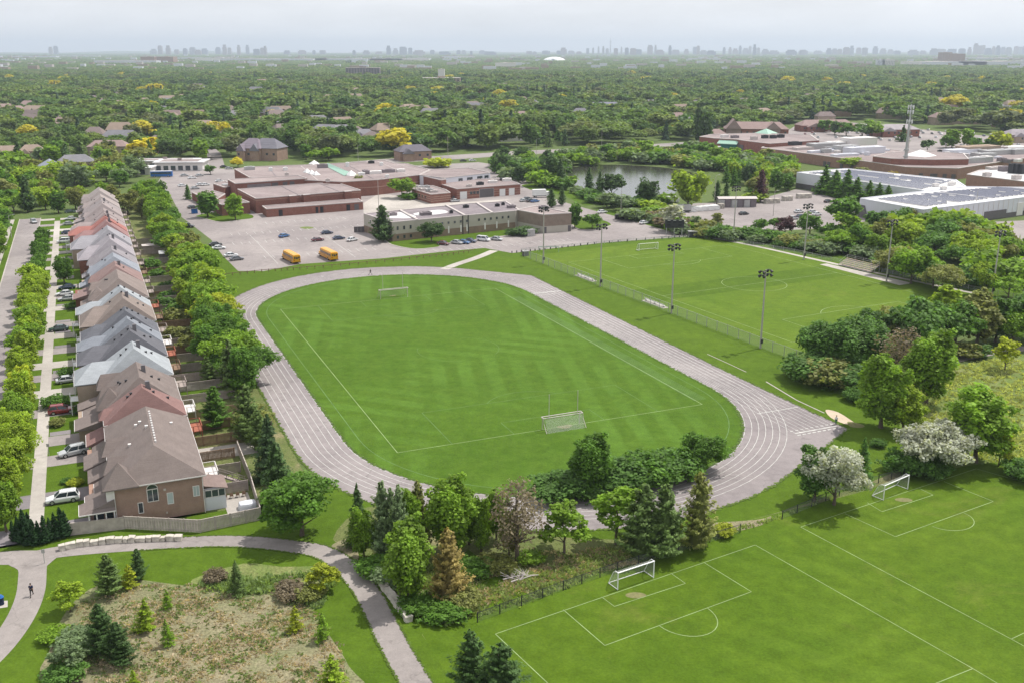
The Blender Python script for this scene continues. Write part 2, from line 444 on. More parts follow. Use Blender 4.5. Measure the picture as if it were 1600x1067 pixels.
# foliage: each tree's own colour times a tone stored on every leaf
def leaf_mat(name, mass=None, trans=0.36):
    m, n, l, b = new_mat(name)
    a = n.new("ShaderNodeAttribute"); a.attribute_name = 'tone'
    if mass is None:
        oi = n.new("ShaderNodeObjectInfo"); base = oi.outputs['Color']
    else:
        oi = n.new("ShaderNodeObjectInfo")
        r = n.new("ShaderNodeValToRGB"); cr = r.color_ramp; cr.interpolation = 'LINEAR'
        while len(cr.elements) < len(mass): cr.elements.new(0.5)
        for e, (p, c) in zip(cr.elements, mass): e.position = p; e.color = (*c, 1)
        nz = noise(n, l, 0.0045, 3, .6, oi.outputs['Location'], .3, .7)
        mm = n.new("ShaderNodeMath"); mm.operation = 'MULTIPLY_ADD'; mm.inputs[1].default_value = .5; l.new(nz, mm.inputs[0])
        m2 = n.new("ShaderNodeMath"); m2.operation = 'MULTIPLY'; m2.inputs[1].default_value = .5; l.new(oi.outputs['Random'], m2.inputs[0]); l.new(m2.outputs[0], mm.inputs[2])
        l.new(mm.outputs[0], r.inputs[0]); base = r.outputs[0]
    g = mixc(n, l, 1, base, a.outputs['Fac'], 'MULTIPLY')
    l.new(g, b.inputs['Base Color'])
    b.inputs['Roughness'].default_value = .65; b.inputs['Specular IOR Level'].default_value = .25
    tr = n.new("ShaderNodeBsdfTranslucent")
    l.new(mixc(n, l, 1, g, (1.5, 1.5, .7), 'MULTIPLY'), tr.inputs[0])
    mx = n.new("ShaderNodeMixShader"); mx.inputs[0].default_value = trans
    l.new(b.outputs[0], mx.inputs[1]); l.new(tr.outputs[0], mx.inputs[2])
    out = [x for x in n if x.type == 'OUTPUT_MATERIAL'][0]
    l.new(mx.outputs[0], out.inputs[0])
    return m
M['leaf'] = leaf_mat('leaves')
M['leaf_mass'] = leaf_mat('woodland_leaves', [(0,(.05,.10,.035)),(.22,(.08,.155,.038)),(.36,(.125,.215,.04)),(.46,(.17,.24,.06)),(.56,(.10,.175,.045)),(.66,(.19,.26,.05)),(.76,(.15,.17,.08)),(.88,(.12,.20,.04)),(1,(.09,.07,.05))])
M['needle_mass'] = leaf_mat('woodland_needles', [(0,(.04,.08,.04)),(.5,(.06,.115,.05)),(1,(.045,.09,.05))], trans=.15)
M['yellow_mass'] = leaf_mat('yellow_blossom', [(0,(.50,.42,.025)),(.5,(.56,.50,.04)),(1,(.40,.36,.05))])
M['wood_pale'] = plain('pale_fence_wood', (.42,.37,.33), .9, var=.2, scale=1.2)
M['bark'] = plain('bark', (.12,.095,.075), .95, var=.3, scale=4)
m, n, l, b = new_mat('pond_water')
wv = coord(n, l)
f = noise(n, l, 1.2, 4, .6, wv, .2, .8)
b.inputs['Base Color'].default_value = (.045,.045,.035,1); b.inputs['Roughness'].default_value = .12
b.inputs['Specular IOR Level'].default_value = .9
bump(n, l, b, f, .25, .06)
M['water'] = m

# ================================================================== SETTING: ground sheets
EXCL = []          # places where no woodland tree may stand
def inside(pl, x, y):
    c = False; j = len(pl) - 1
    for i in range(len(pl)):
        xi, yi = pl[i]; xj, yj = pl[j]
        if (yi > y) != (yj > y) and x < (xj - xi) * (y - yi) / (yj - yi) + xi: c = not c
        j = i
    return c
def sheet(name, pl, z, mat, excl=False, thick=0.0, parent=None):
    mb = MB()
    if thick: mb.prism(list(pl), z - thick, z)
    else:
        a = sum(pl[i][0]*pl[(i+1)%len(pl)][1]-pl[(i+1)%len(pl)][0]*pl[i][1] for i in range(len(pl)))
        if a < 0: pl = list(pl)[::-1]
        mb.poly([(x, y, z) for x, y in pl])
    o = obj(name, mb, mat, parent)
    if parent is None: tag(o, kind='structure')
    if excl: EXCL.append(list(pl))
    return o
def px_poly(*pts): return [at(*p) for p in pts]
def smooth(pts, n=6, closed=False):
    P = [np.array(p, float) for p in pts]; out = []
    N = len(P)
    for i in range(N if closed else N - 1):
        p0 = P[(i-1) % N] if closed or i > 0 else 2*P[0]-P[1]
        p1, p2 = P[i], P[(i+1) % N]
        p3 = P[(i+2) % N] if closed or i + 2 < N else 2*P[-1]-P[-2]
        for k in range(n):
            t = k / n
            out.append(tuple(.5*((2*p1)+(-p0+p2)*t+(2*p0-5*p1+4*p2-p3)*t*t+(-p0+3*p1-3*p2+p3)*t**3)))
    if not closed: out.append(tuple(P[-1]))
    return out
def ribbon(pts, w):
    """band polygon pair along pts"""
    L, R = [], []
    for i, p in enumerate(pts):
        a = pts[max(0, i-1)]; b = pts[min(len(pts)-1, i+1)]
        dx, dy = b[0]-a[0], b[1]-a[1]; d = math.hypot(dx, dy) or 1
        nx, ny = -dy/d*w/2, dx/d*w/2
        L.append((p[0]+nx, p[1]+ny)); R.append((p[0]-nx, p[1]-ny))
    return L, R
def strip(mb, pts, w, z, m=0, closed=False):
    if closed: pts = list(pts) + [pts[0]]
    L, R = ribbon(pts, w)
    if closed:
        a = pts[-2]; b = pts[1]; dx, dy = b[0]-a[0], b[1]-a[1]; d = math.hypot(dx, dy)
        L[0] = L[-1] = (pts[0][0]-dy/d*w/2, pts[0][1]+dx/d*w/2); R[0] = R[-1] = (pts[0][0]+dy/d*w/2, pts[0][1]-dx/d*w/2)
    n = len(mb.v)
    for a, b in zip(L, R): mb.v += [(a[0], a[1], z), (b[0], b[1], z)]
    for i in range(len(pts) - 1):
        k = n + 2*i; mb.f.append((k, k+1, k+3, k+2)); mb.m.append(m)
def kerb(mb, pts, w=0.2, h=0.12, z=0.0):
    L, R = ribbon(pts, w)
    n = len(mb.v)
    for a, b in zip(L, R): mb.v += [(a[0],a[1],z),(b[0],b[1],z),(a[0],a[1],z+h),(b[0],b[1],z+h)]
    for i in range(len(pts)-1):
        k = n+4*i
        for q in ((2,3,7,6),(0,2,6,4),(3,1,5,7)): mb.f.append(tuple(k+x for x in q)); mb.m.append(0)

R_G = 26000.0
mb = MB(); ring = [0, 200, 500, 1200, 3000, 8000, 16000, R_G]; NS = 48
mb.v.append((0, 0, 0))
for r in ring[1:]:
    for i in range(NS): mb.v.append((r*math.cos(2*math.pi*i/NS), r*math.sin(2*math.pi*i/NS), 0))
for i in range(NS): mb.f.append((0, 1+i, 1+(i+1) % NS)); mb.m.append(0)
for k in range(len(ring)-2):
    for i in range(NS):
        a = 1+k*NS; j = (i+1) % NS
        mb.f.append((a+i, a+NS+i, a+NS+j, a+j)); mb.m.append(0)
tag(obj('ground', mb, M['base']), kind='structure')
# low rise of land at the horizon
mb = MB(); rnd = random.Random(5)
for i in range(181):
    a = math.radians(-45 + i * .5) + math.pi/2
    h = 38 + 16*math.sin(i*.21) + 9*math.sin(i*.67+1) + rnd.random()*5
    for r, z in ((21000, 0), (22500, h), (25500, h*1.05)): mb.v.append((r*math.cos(a), r*math.sin(a), z))
for i in range(180):
    for k in range(2):
        q = 3*i+k; mb.f.append((q, q+1, q+4, q+3)); mb.m.append(0)
tag(obj('hills', mb, M['base']), kind='structure')

# lawns of the school grounds and the parks (T grid)
lawn = [T(-150,-44), T(-64,-50), T(-62,-43.5), T(60,-43.5), T(112,-41), T(150,-46), T(150,-30), T(135,20), T(170,118), T(150,150),T(115,150), T(108,133), T(101,133), T(70,150), T(30,153), T(-25,168), T(-32,110), T(-60,85), T(-92,64), T(-170,75)]
sheet('lawn', lawn, .010, M['lawn'], True)
sheet('park_lawn', [T(-64,-50), T(-150,-44), T(-150,-130), T(-60,-130), T(-60,-87)], .006, M['lawn'], True)
sheet('pitch_lawn', [T(-88,-31), T(-101,-43), T(-150,-43), T(-150,60), T(-94.5,60), T(-93.5,52), T(-96,6), T(-98.5,0), T(-100,-12), T(-103,-28)][::1], .016, M['near_pitch'])
# unmown strip between the running track and the near pitches
sheet('rough_grass', smooth(px_poly((520,842),(555,800),(600,790),(700,800),(790,822),(870,838),(960,842),(1050,838),(1130,822),(1215,800),(1280,780),(1350,757),(1405,735),(1420,742),(1340,770),(1270,798),(1205,815),(1120,838),(1040,862),(960,884),(880,920),(800,948),(745,966),(700,978),(655,975),(620,930),(590,890),(560,862)), 3, True), .013, M['rough'])
sheet('rough_grass', smooth(px_poly((660,985),(700,977),(760,968),(700,1000),(672,1004)), 3, True), .014, M['meadow'])
# fenced replanting plot at the bottom left
sheet('scrub_ground', smooth(px_poly((75,1075),(80,1010),(100,960),(140,920),(200,905),(270,912),(350,922),(430,925),(490,960),(520,1000),(545,1040),(560,1090),(300,1130)), 4, True), .013, M['scrub'])
sheet('meadow', smooth(px_poly((380,880),(440,885),(510,885),(520,905),(500,940),(480,955),(430,930),(380,925),(320,915),(300,905)), 3, True), .015, M['meadow'])
# meadow on the right, beyond the blossom trees
sheet('meadow', smooth([at(1300,590), at(1345,597), at(1395,640), at(1420,700), at(1480,735), at(1560,735), at(1640,760), at(1760,700), at(1720,560), at(1600,552), at(1500,570), at(1420,575)], 4, True), .014, M['meadow'], True)

sheet('bare_earth', smooth(px_poly((520,850),(545,842),(560,862),(556,880),(536,872),(518,862)), 3, True), .018, M['scrub'])
sheet('bare_earth', smooth(px_poly((1080,820),(1180,812),(1205,806),(1190,820),(1120,836),(1085,838)), 3, True), .018, M['scrub'])
# running track
R0, HL = 36.8, 43.75
def stad(r, n=40, s0=-HL, s1=HL):
    p = []
    for i in range(n + 1): a = math.pi*i/n; p.append(T(s1 + r*math.sin(a), r*math.cos(a)))
    for i in range(n + 1): a = math.pi*i/n; p.append(T(s0 - r*math.sin(a), -r*math.cos(a)))
    return p
outer_px = [(1325,670),(1300,690),(1255,723),(1200,768),(1120,800),(1020,823),(930,833),(830,832),(720,822),(620,800),(550,778),(500,745),(460,705),(430,655),(400,600),(380,560),(349,486),(356,470),(380,452),(420,440),(470,430),(540,422),(600,419),(700,420),(740,424),(832,431)]
op = []
for i in range(41):                       # left half follows the lanes
    pass
far_arc = [T(HL + (R0+11.0)*math.sin(math.pi*i/30)*1.03, (R0+8.9)*math.cos(math.pi*i/30)) for i in range(8, 31)]
near_arc = [T(-HL - (R0+11.2)*math.sin(math.pi*i/30), -(R0+8.9+1.8*math.sin(math.pi*i/30*.5))*math.cos(math.pi*i/30)) for i in range(0, 17)]
outer = [at(832,431)] + far_arc + near_arc + [T(-89.6,14), T(-87.2,20.5), T(-82.6,28.8), T(-77,39.6), T(-73.2,46.6), T(-61,46.4), T(-38,45.9), T(40,46.2)]
sheet('running_track', outer, .024, M['track'], True)
infield = stad(R0)
sheet('infield_lawn', infield, .030, M['infield'])
sheet('track_patch', px_poly((960,757),(1010,745),(1060,738),(1072,746),(1050,757),(990,768),(962,770)), .027, M['dark_drive'])
sheet('track_patch', px_poly((868,776),(930,770),(940,776),(880,784)), .027, M['dark_drive'])
mb = MB()
for k in range(8):
    r = R0 + .35 + k * 1.2
    if k == 7: continue
    strip(mb, stad(r), .085, .030, closed=True)
# chute lanes run straight past the bend to the start line
for k in range(9):
    t = R0 - .1 + k*1.1
    strip(mb, [T(HL+ (16 if k > 5 else 0), t), T(-71.0, t)], .07, .034)
for s, w in ((-71.2, .3), (-60.5, .16), (41.5, .45), (39.0, .16)):
    strip(mb, [T(s, R0-.3), T(s, R0+8.9)], w, .038)
for k in range(9):
    t = R0 - .1 + k*1.1
    strip(mb, [T(-72.1, t-.35), T(-72.1, t+.35)], .3, .038)
    strip(mb, [T(-70.1, t-.3), T(-70.1, t+.3)], .18, .042)
for k in range(7):                       # staggered starts on the far bend
    a = math.radians(150 - k*9); r = R0 + .35 + k*1.2
    c, d = math.cos(a), math.sin(a)
    strip(mb, [T(HL + r*d, r*c), T(HL + (r+1.2)*d, (r+1.2)*c)], .13, .036)
tag(obj('lane_markings', mb, M['line']), kind='structure')
# worn white edge line inside the infield
mb = MB()
strip(mb, stad(R0-2.4), .16, .036, closed=True)
tag(obj('infield_edge_marking', mb, M['line_faint']), kind='structure')

def rect_lines(mb, f, a, b, c, d, w, z):
    q = [f(a, b), f(c, b), f(c, d), f(a, d)]
    for i in range(4): strip(mb, [q[i], q[(i+1) % 4]], w, z)
def arc_pts(f, cx, cy, r, a0, a1, n=24): return [f(cx + r*math.cos(a0+(a1-a0)*i/n), cy + r*math.sin(a0+(a1-a0)*i/n)) for i in range(n+1)]
# infield pitch, seen faintly (s, t)
mb = MB(); w, z = .12, .038
rect_lines(mb, T, -52.2, -30, 51.6, 30, w, z)
tag(obj('infield_pitch_markings', mb, M['line_fade']), kind='structure')
mb = MB()
for sg, e in ((-1, -52.2), (1, 51.6)):
    q = [T(e, -20.3), T(e - sg*16.5, -20.3), T(e - sg*16.5, 20.3), T(e, 20.3)]
    for i in (0, 1, 2): strip(mb, [q[i], q[i+1]], .13, z)
    q = [T(e, -8.8), T(e - sg*6, -8.8), T(e - sg*6, 9), T(e, 9)]
    for i in (0, 1, 2): strip(mb, [q[i], q[i+1]], .13, z)
    strip(mb, arc_pts(T, e - sg*11, 0, 9.15, math.pi*(.5+.5*sg) - .93, math.pi*(.5+.5*sg) + .93), .14, z)
strip(mb, arc_pts(T, 0, 0, 9.15, .4, 2.4, 20), .10, z); strip(mb, arc_pts(T, 0, 0, 9.15, 3.4, 5.2, 20), .10, z)
for k in range(1, 8): strip(mb, [T(-50, 29.4+k*.42), T(40, 29.4+k*.42)], .13, z)
tag(obj('infield_pitch_markings', mb, M['line_faint']), kind='structure')
for (s, t, r, e) in ((-52.3, 1.0, 1.5, .6), (54.4, 1.0, 1.0, .6)):
    sheet('worn_patch', smooth([T(s + e*r*math.sin(a)*(.8+.3*math.sin(3*a)), t + r*math.cos(a)) for a in [i*math.pi/5 for i in range(10)]], 2, True), .034, M['dirt'] if r < 3 else M['meadow'])

# far soccer pitch on its own slightly turned axes
fa = math.atan2(-7.4, 101.0)
def FP(u, v):     # u along away from the near goal line (0..101), v across (0..64)
    s = -25.2 + u*math.cos(fa) - v*math.sin(fa); t = 72.4 + u*math.sin(fa) + v*math.cos(fa)
    return T(s, t)
sheet('soccer_field_grass', [FP(-8,-9), FP(-8,78), FP(40,76), FP(112,72), FP(118,60), FP(116,-8)], .018, M['pitch'])
sheet('soccer_field_grass', [FP(46,-4.5), FP(46,66), FP(60,66), FP(60,-4.5)], .021, M['lawn'])
sheet('soccer_field_grass', [FP(14,10), FP(14,50), FP(31,50), FP(31,10)], .021, M['pitch'])
mb = MB(); w, z = .15, .028
rect_lines(mb, FP, 0, 0, 101.3, 64, w, z)
strip(mb, [FP(50.6,0), FP(50.6,64)], w, z)
strip(mb, arc_pts(FP, 50.6, 32, 9.15, 0, 2*math.pi, 40), w, z)
for e, sg in ((0, 1), (101.3, -1)):
    for d, h in ((16.5, 20.15), (5.5, 9.15)):
        q = [FP(e, 32-h), FP(e+sg*d, 32-h), FP(e+sg*d, 32+h), FP(e, 32+h)]
        for i in (0, 1, 2): strip(mb, [q[i], q[i+1]], w, z)
    strip(mb, arc_pts(FP, e+sg*11, 32, 9.15, (0 if sg > 0 else math.pi)-.93, (0 if sg > 0 else math.pi)+.93), w, z)
tag(obj('soccer_field_markings', mb, M['line_fade']), kind='structure')
# two youth pitches in the foreground, taken from surveyed corners
mb = MB(); w, z = .13, .026
def poly_line(*p, w=.10, z=.026, mb=mb): strip(mb, [at(*q) for q in p], w, z)
A0, A1 = at(774,990), at(1180,851)
for seg in (((774,990),(1180,851)),((1180,851),(1520,1044),(1600,1092)),((774,990),(870,1080),(930,1145)),((880,952),(945,1008)),((945,1008),(1174,924)),((1174,924),(1101,879)),
            ((940,932),(960,947)),((960,947),(1071,911)),((1071,911),(1048,895)),((1520,1044),(1380,1100)),
            ((1251,823),(1525,732)),((1525,732),(1680,775)),((1251,823),(1580,998),(1700,1063)),((1320,802),(1399,838)),((1399,838),(1552,783)),((1552,783),(1475,752)),
            ((1355,785),(1378,799)),((1378,799),(1458,773)),((1458,773),(1437,763)),((1580,998),(1660,960))):
    for a, b in zip(seg[:-1], seg[1:]): poly_line(a, b)
for a, b, bulge in (((1030,977),(1106,950),4.2), ((1457,822),(1506,801),3.2)):
    p0, p1 = np.array(at(*a)), np.array(at(*b)); mid = (p0+p1)/2; d = p1-p0; nn = np.array([d[1], -d[0]])/np.linalg.norm(d); hw = np.linalg.norm(d)/2
    dd = d/np.linalg.norm(d)
    strip(mb, [tuple(mid - dd*hw*math.cos(math.pi*i/16) + nn*bulge*math.sin(math.pi*i/16)) for i in range(17)], .10, z)
tag(obj('youth_pitch_markings', mb, M['line_fade']), kind='structure')
for p, r in (((992,923),1.3), ((1408,776),1.3)):
    c = at(*p)
    sheet('worn_patch', smooth([(c[0]+r*math.cos(a), c[1]-1.0+.55*r*math.sin(a)) for a in [i*math.pi/4 for i in range(8)]], 3, True), .0245, M['dirt'])
# shallow drainage swale between the two pitches
mb = MB(); p0, p1 = at(1200,815), at(1660,1090)
L, R = ribbon([p0, ((p0[0]+p1[0])/2, (p0[1]+p1[1])/2), p1], 1.5)
tag(sheet('swale', L + R[::-1], .019, M['lawn']), kind='structure')
# long jump run-up edge and sand pit beside the straight
mb = MB()
strip(mb, [at(1197,596), at(1245,625)], .3, .03); strip(mb, [at(1245,625), at(1288,645)], .3, .03); strip(mb, [at(1105,553), at(1136,567), at(1166,581)], .22, .03)
tag(obj('runway_edging', mb, M['concrete']), kind='structure')
sheet('sand_pit', smooth(px_poly((1290,640),(1310,644),(1335,660),(1338,664),(1320,662),(1298,652)), 3, True), .022, M['sand'])
sheet('sand_pit', smooth(px_poly((1325,658),(1350,664),(1345,668),(1328,666)), 3, True), .0245, M['dirt'])

# footpaths
fp = [(0-60,870),(30,872),(90,862),(160,855),(250,849),(340,845),(400,847),(455,853),(500,861),(537,882),(567,915),(590,955),(612,1000),(640,1050),(670,1100)]
L, R = ribbon(smooth([at(*p) for p in fp], 5), 3.3)
sheet('footpath', L + R[::-1], .032, M['path'], True)
L, R = ribbon(smooth([at(*p) for p in ((60,862),(52,885),(48,925),(32,965),(0,1010),(-50,1060))], 5), 3.3)
sheet('footpath', L + R[::-1], .036, M['path'], True)
sheet('footpath', smooth([at(0,862), at(90,862), at(72,885), at(66,900), at(32,905), at(28,890), at(10,880)], 3, True), .040, M['path'])
sheet('concrete_pad', px_poly((-20,940),(12,938),(12,948),(-20,953)), .03, M['concrete'])
L, R = ribbon(smooth([at(772,392), at(745,403), at(712,414), at(694,421)], 4), 3.0)
sheet('footpath', L + R[::-1], .034, M['concrete'])
L, R = ribbon(smooth([at(1470,567), at(1520,556), at(1575,547), at(1660,540)], 4), 3.2)
sheet('footpath', L + R[::-1], .03, M['path'], True)
L, R = ribbon(smooth([FP(118,66), FP(96,70.5), FP(60,73), FP(30,76), FP(0,80)], 4), 1.8)
sheet('footpath', L + R[::-1], .034, M['concrete'])
# bleacher apron
sheet('concrete_pad', [FP(30,67.5), FP(30,73), FP(62,71), FP(62,68)], .038, M['concrete'])

# residential street, walks and drives on the left (s, t)
STREET_T = (-98.4, -90.8)
sheet('street', [T(-75,STREET_T[0]), T(236,STREET_T[0]), T(236,STREET_T[1]), T(-75,STREET_T[1])], .02, M['road'], True)
sheet('front_lawn', [T(-63,-90.8), T(236,-90.8), T(236,-62), T(-63,-62)], .006, M['lawn'], True)
sheet('front_lawn', [T(-70,-125), T(236,-125), T(236,-98.4), T(-70,-98.4)], .006, M['lawn'], True)
sheet('back_yard', [T(-63,-62), T(243,-62), T(243,-46), T(-63,-46)], .0065, M['rough'], True)
mb = MB()
for t in (STREET_T[0], STREET_T[1]): kerb(mb, [T(-75,t), T(80,t), T(236,t)], .3)
tag(obj('kerb', mb, M['concrete']), kind='structure')
sheet('sidewalk', [T(-61,-85.6), T(226,-85.6), T(226,-83.6), T(-60,-83.6)], .030, M['concrete'])
sheet('sidewalk', [T(-70,-101.6), T(236,-101.6), T(236,-100.2), T(-70,-100.2)], .030, M['concrete'])
# expansion joints as narrow recessed gaps are kept in the slab pieces near the camera
rnd = random.Random(3)

# school lots
lot = px_poly((412,424),(372,424),(348,400),(330,375),(300,352),(284,340),(266,305),(246,286),(256,270),(300,268),(345,264),(380,266),(600,262),(748,254),(800,262),(838,300),(880,316),(915,326),(990,346),(1046,362),(1100,368),(1045,372),(940,380),(860,389),(800,396),(757,388),(700,393),(600,404),(470,413))
sheet('parking_lot', lot, .016, M['asphalt'], True)
sheet('school_court', px_poly((568,318),(590,304),(612,305),(640,311),(690,318),(800,312),(745,320),(680,324),(620,329),(568,334)), .028, M['concrete'])
mb = MB()
sheet('lot_island', smooth(px_poly((604,378),(618,384),(650,389),(684,386),(700,380),(810,366),(862,363),(800,356),(700,352),(610,365)), 3, True), .024, M['lawn'])
sheet('lot_island', smooth(px_poly((306,338),(322,342),(345,347),(372,344),(395,341),(388,335),(340,332)), 3, True), .024, M['lawn'])
sheet('lot_island', smooth(px_poly((468,356),(480,354.6),(491,356),(480,358.5)), 3, True), .024, M['meadow'])
sheet('lot_island', smooth(px_poly((893,350),(905,358),(935,358),(955,352),(940,344),(905,340),(890,345)), 3, True), .024, M['lawn'])
sheet('lot_island', smooth(px_poly((815,291),(840,300),(880,306),(915,322),(935,312),(905,298),(860,290),(830,288)), 3, True), .024, M['lawn'], True)
mb = MB()
kerb(mb, smooth([at(590,362), at(604,378), at(618,384.6), at(650,389.8), at(684,387)], 5), .5)
kerb(mb, smooth([at(893,351), at(905,359), at(935,359), at(957,352)], 5), .5)
kerb(mb, smooth([at(306,339), at(322,343), at(345,348), at(372,345)], 5), .5)
tag(obj('kerb', mb, M['concrete']), kind='structure')
mb = MB()
for s0, t0, n, dt in ((166,-26,20,2.8), (186,-10,12,2.8), (119,-22,14,2.8), (147,-28,16,2.8), (108,24,22,2.8)):
    for i in range(n): strip(mb, [T(s0, t0+i*dt), T(s0+5, t0+i*dt)], .12, .03)
for t0 in (-20, 5): strip(mb, [T(110,t0), T(165,t0)], .12, .03)
tag(obj('parking_bay_markings', mb, M['line']), kind='structure')
# pond, trade yard, mall forecourts, roads beyond
pond = smooth(px_poly((878,266),(905,261),(960,258),(1020,261),(1055,265),(1085,271),(1098,278),(1085,288),(1062,296),(1050,305),(1015,315),(965,314),(930,304),(890,285)), 4, True)
sheet('pond_bank', [(x + (x - at(990,283)[0])*.05, y + (y - at(990,283)[1])*.05) for x, y in pond], .006, M['base'])
sheet('pond', pond, .02, M['water'], True)
sheet('trade_yard', px_poly((1030,325),(1090,318),(1170,316),(1245,296),(1262,298),(1345,322),(1360,345),(1290,357),(1200,362),(1080,345),(1030,335)), .016, M['asphalt'], True)
sheet('trade_yard', px_poly((1560,385),(1620,420),(1720,400),(1720,345),(1600,345),(1480,350),(1480,372)), .016, M['asphalt'], True)
sheet('footpath', px_poly((1095,362),(1200,371),(1300,384),(1300,380),(1200,366),(1110,357)), .02, M['concrete'], True)
sheet('mall_lot', px_poly((1060,246),(1095,232),(1200,240),(1190,262),(1130,254),(1070,252)), .016, M['asphalt'], True)
sheet('mall_lot', px_poly((1215,214),(1245,196),(1330,192),(1420,200),(1500,210),(1600,216),(1700,225),(1700,262),(1520,250),(1400,236),(1300,224)), .016, M['asphalt'], True)
road = px_poly((540,262),(600,256),(745,247.5),(800,243),(900,238),(1000,232),(1080,227),(1180,222),(1180,217),(1080,222),(1000,227),(900,232.5),(800,237),(745,240.5),(600,249),(540,254))
sheet('main_road', road, .02, M['road'], True)
sheet('side_street', px_poly((318,262),(352,262),(345,240),(330,228),(322,232),(320,245)), .02, M['road'], True)
sheet('plaza_lot', px_poly((240,272),(330,272),(345,262),(315,252),(250,252),(225,262)), .014, M['asphalt'], True)

# ================================================================== HOUSES
def hip(mb, x0, x1, y0, y1, z, zr, axis='y', inset=None, g0=False, g1=False, m=0, th=.16):
    """hip roof solid over the rectangle, ridge along axis; g0/g1 make that end a gable"""
    if axis == 'x':
        P = lambda u, v, w: (v, u, w); a0, a1, b0, b1 = y0, y1, x0, x1
    else:
        P = lambda u, v, w: (u, v, w); a0, a1, b0, b1 = x0, x1, y0, y1
    c = (a0 + a1) / 2
    ins = (a1 - a0) / 2 if inset is None else inset
    ins = min(ins, (b1 - b0) / 2 - .01)
    r0 = b0 if g0 else b0 + ins; r1 = b1 if g1 else b1 - ins
    lo = z - th
    A, B, C, D = P(a0,b0,z), P(a1,b0,z), P(a1,b1,z), P(a0,b1,z)
    a, b, c_, d = P(a0,b0,lo), P(a1,b0,lo), P(a1,b1,lo), P(a0,b1,lo)
    R0, R1 = P(c,r0,zr), P(c,r1,zr)
    for f in ((A,B,R0),(B,C,R1,R0),(C,D,R1),(D,A,R0,R1),(a,b,B,A),(b,c_,C,B),(c_,d,D,C),(d,a,A,D),(a,d,c_,b)): mb.poly(f, m)
def window(parent, wall, u, z0, w, h, frame='trim', pane='glass', bars=1, off=0.0, sill=False):
    """wall = ('x'|'y', position, sign): the face it sits in; u = centre along the wall"""
    ax, pos, sg = wall
    fr, pn = MB(), MB()
    def bx(mb, u0, u1, d0, d1, za, zb):
        d0, d1 = sorted((pos + sg*d0, pos + sg*d1))
        if ax == 'y': mb.box(u0, u1, d0, d1, za, zb)
        else: mb.box(d0, d1, u0, u1, za, zb)
    e = .09
    bx(fr, u-w/2-e, u-w/2, .0, .07, z0-e, z0+h+e); bx(fr, u+w/2, u+w/2+e, .0, .07, z0-e, z0+h+e)
    bx(fr, u-w/2, u+w/2, .0, .07, z0-e, z0); bx(fr, u-w/2, u+w/2, .0, .07, z0+h, z0+h+e)
    for i in range(1, bars+1):
        q = u - w/2 + w*i/(bars+1); bx(fr, q-.035, q+.035, .0, .06, z0, z0+h)
    f = obj('window', fr, M[frame], parent)
    bx(pn, u-w/2, u+w/2, .01, .03, z0, z0+h)
    obj('pane', pn, M[pane], f)
    return f
ROOFM = {}
def roofm(c):
    k = tuple(round(x, 3) for x in c)
    if k not in ROOFM: ROOFM[k] = shingle_mat('roof_shingles', k)
    return ROOFM[k]
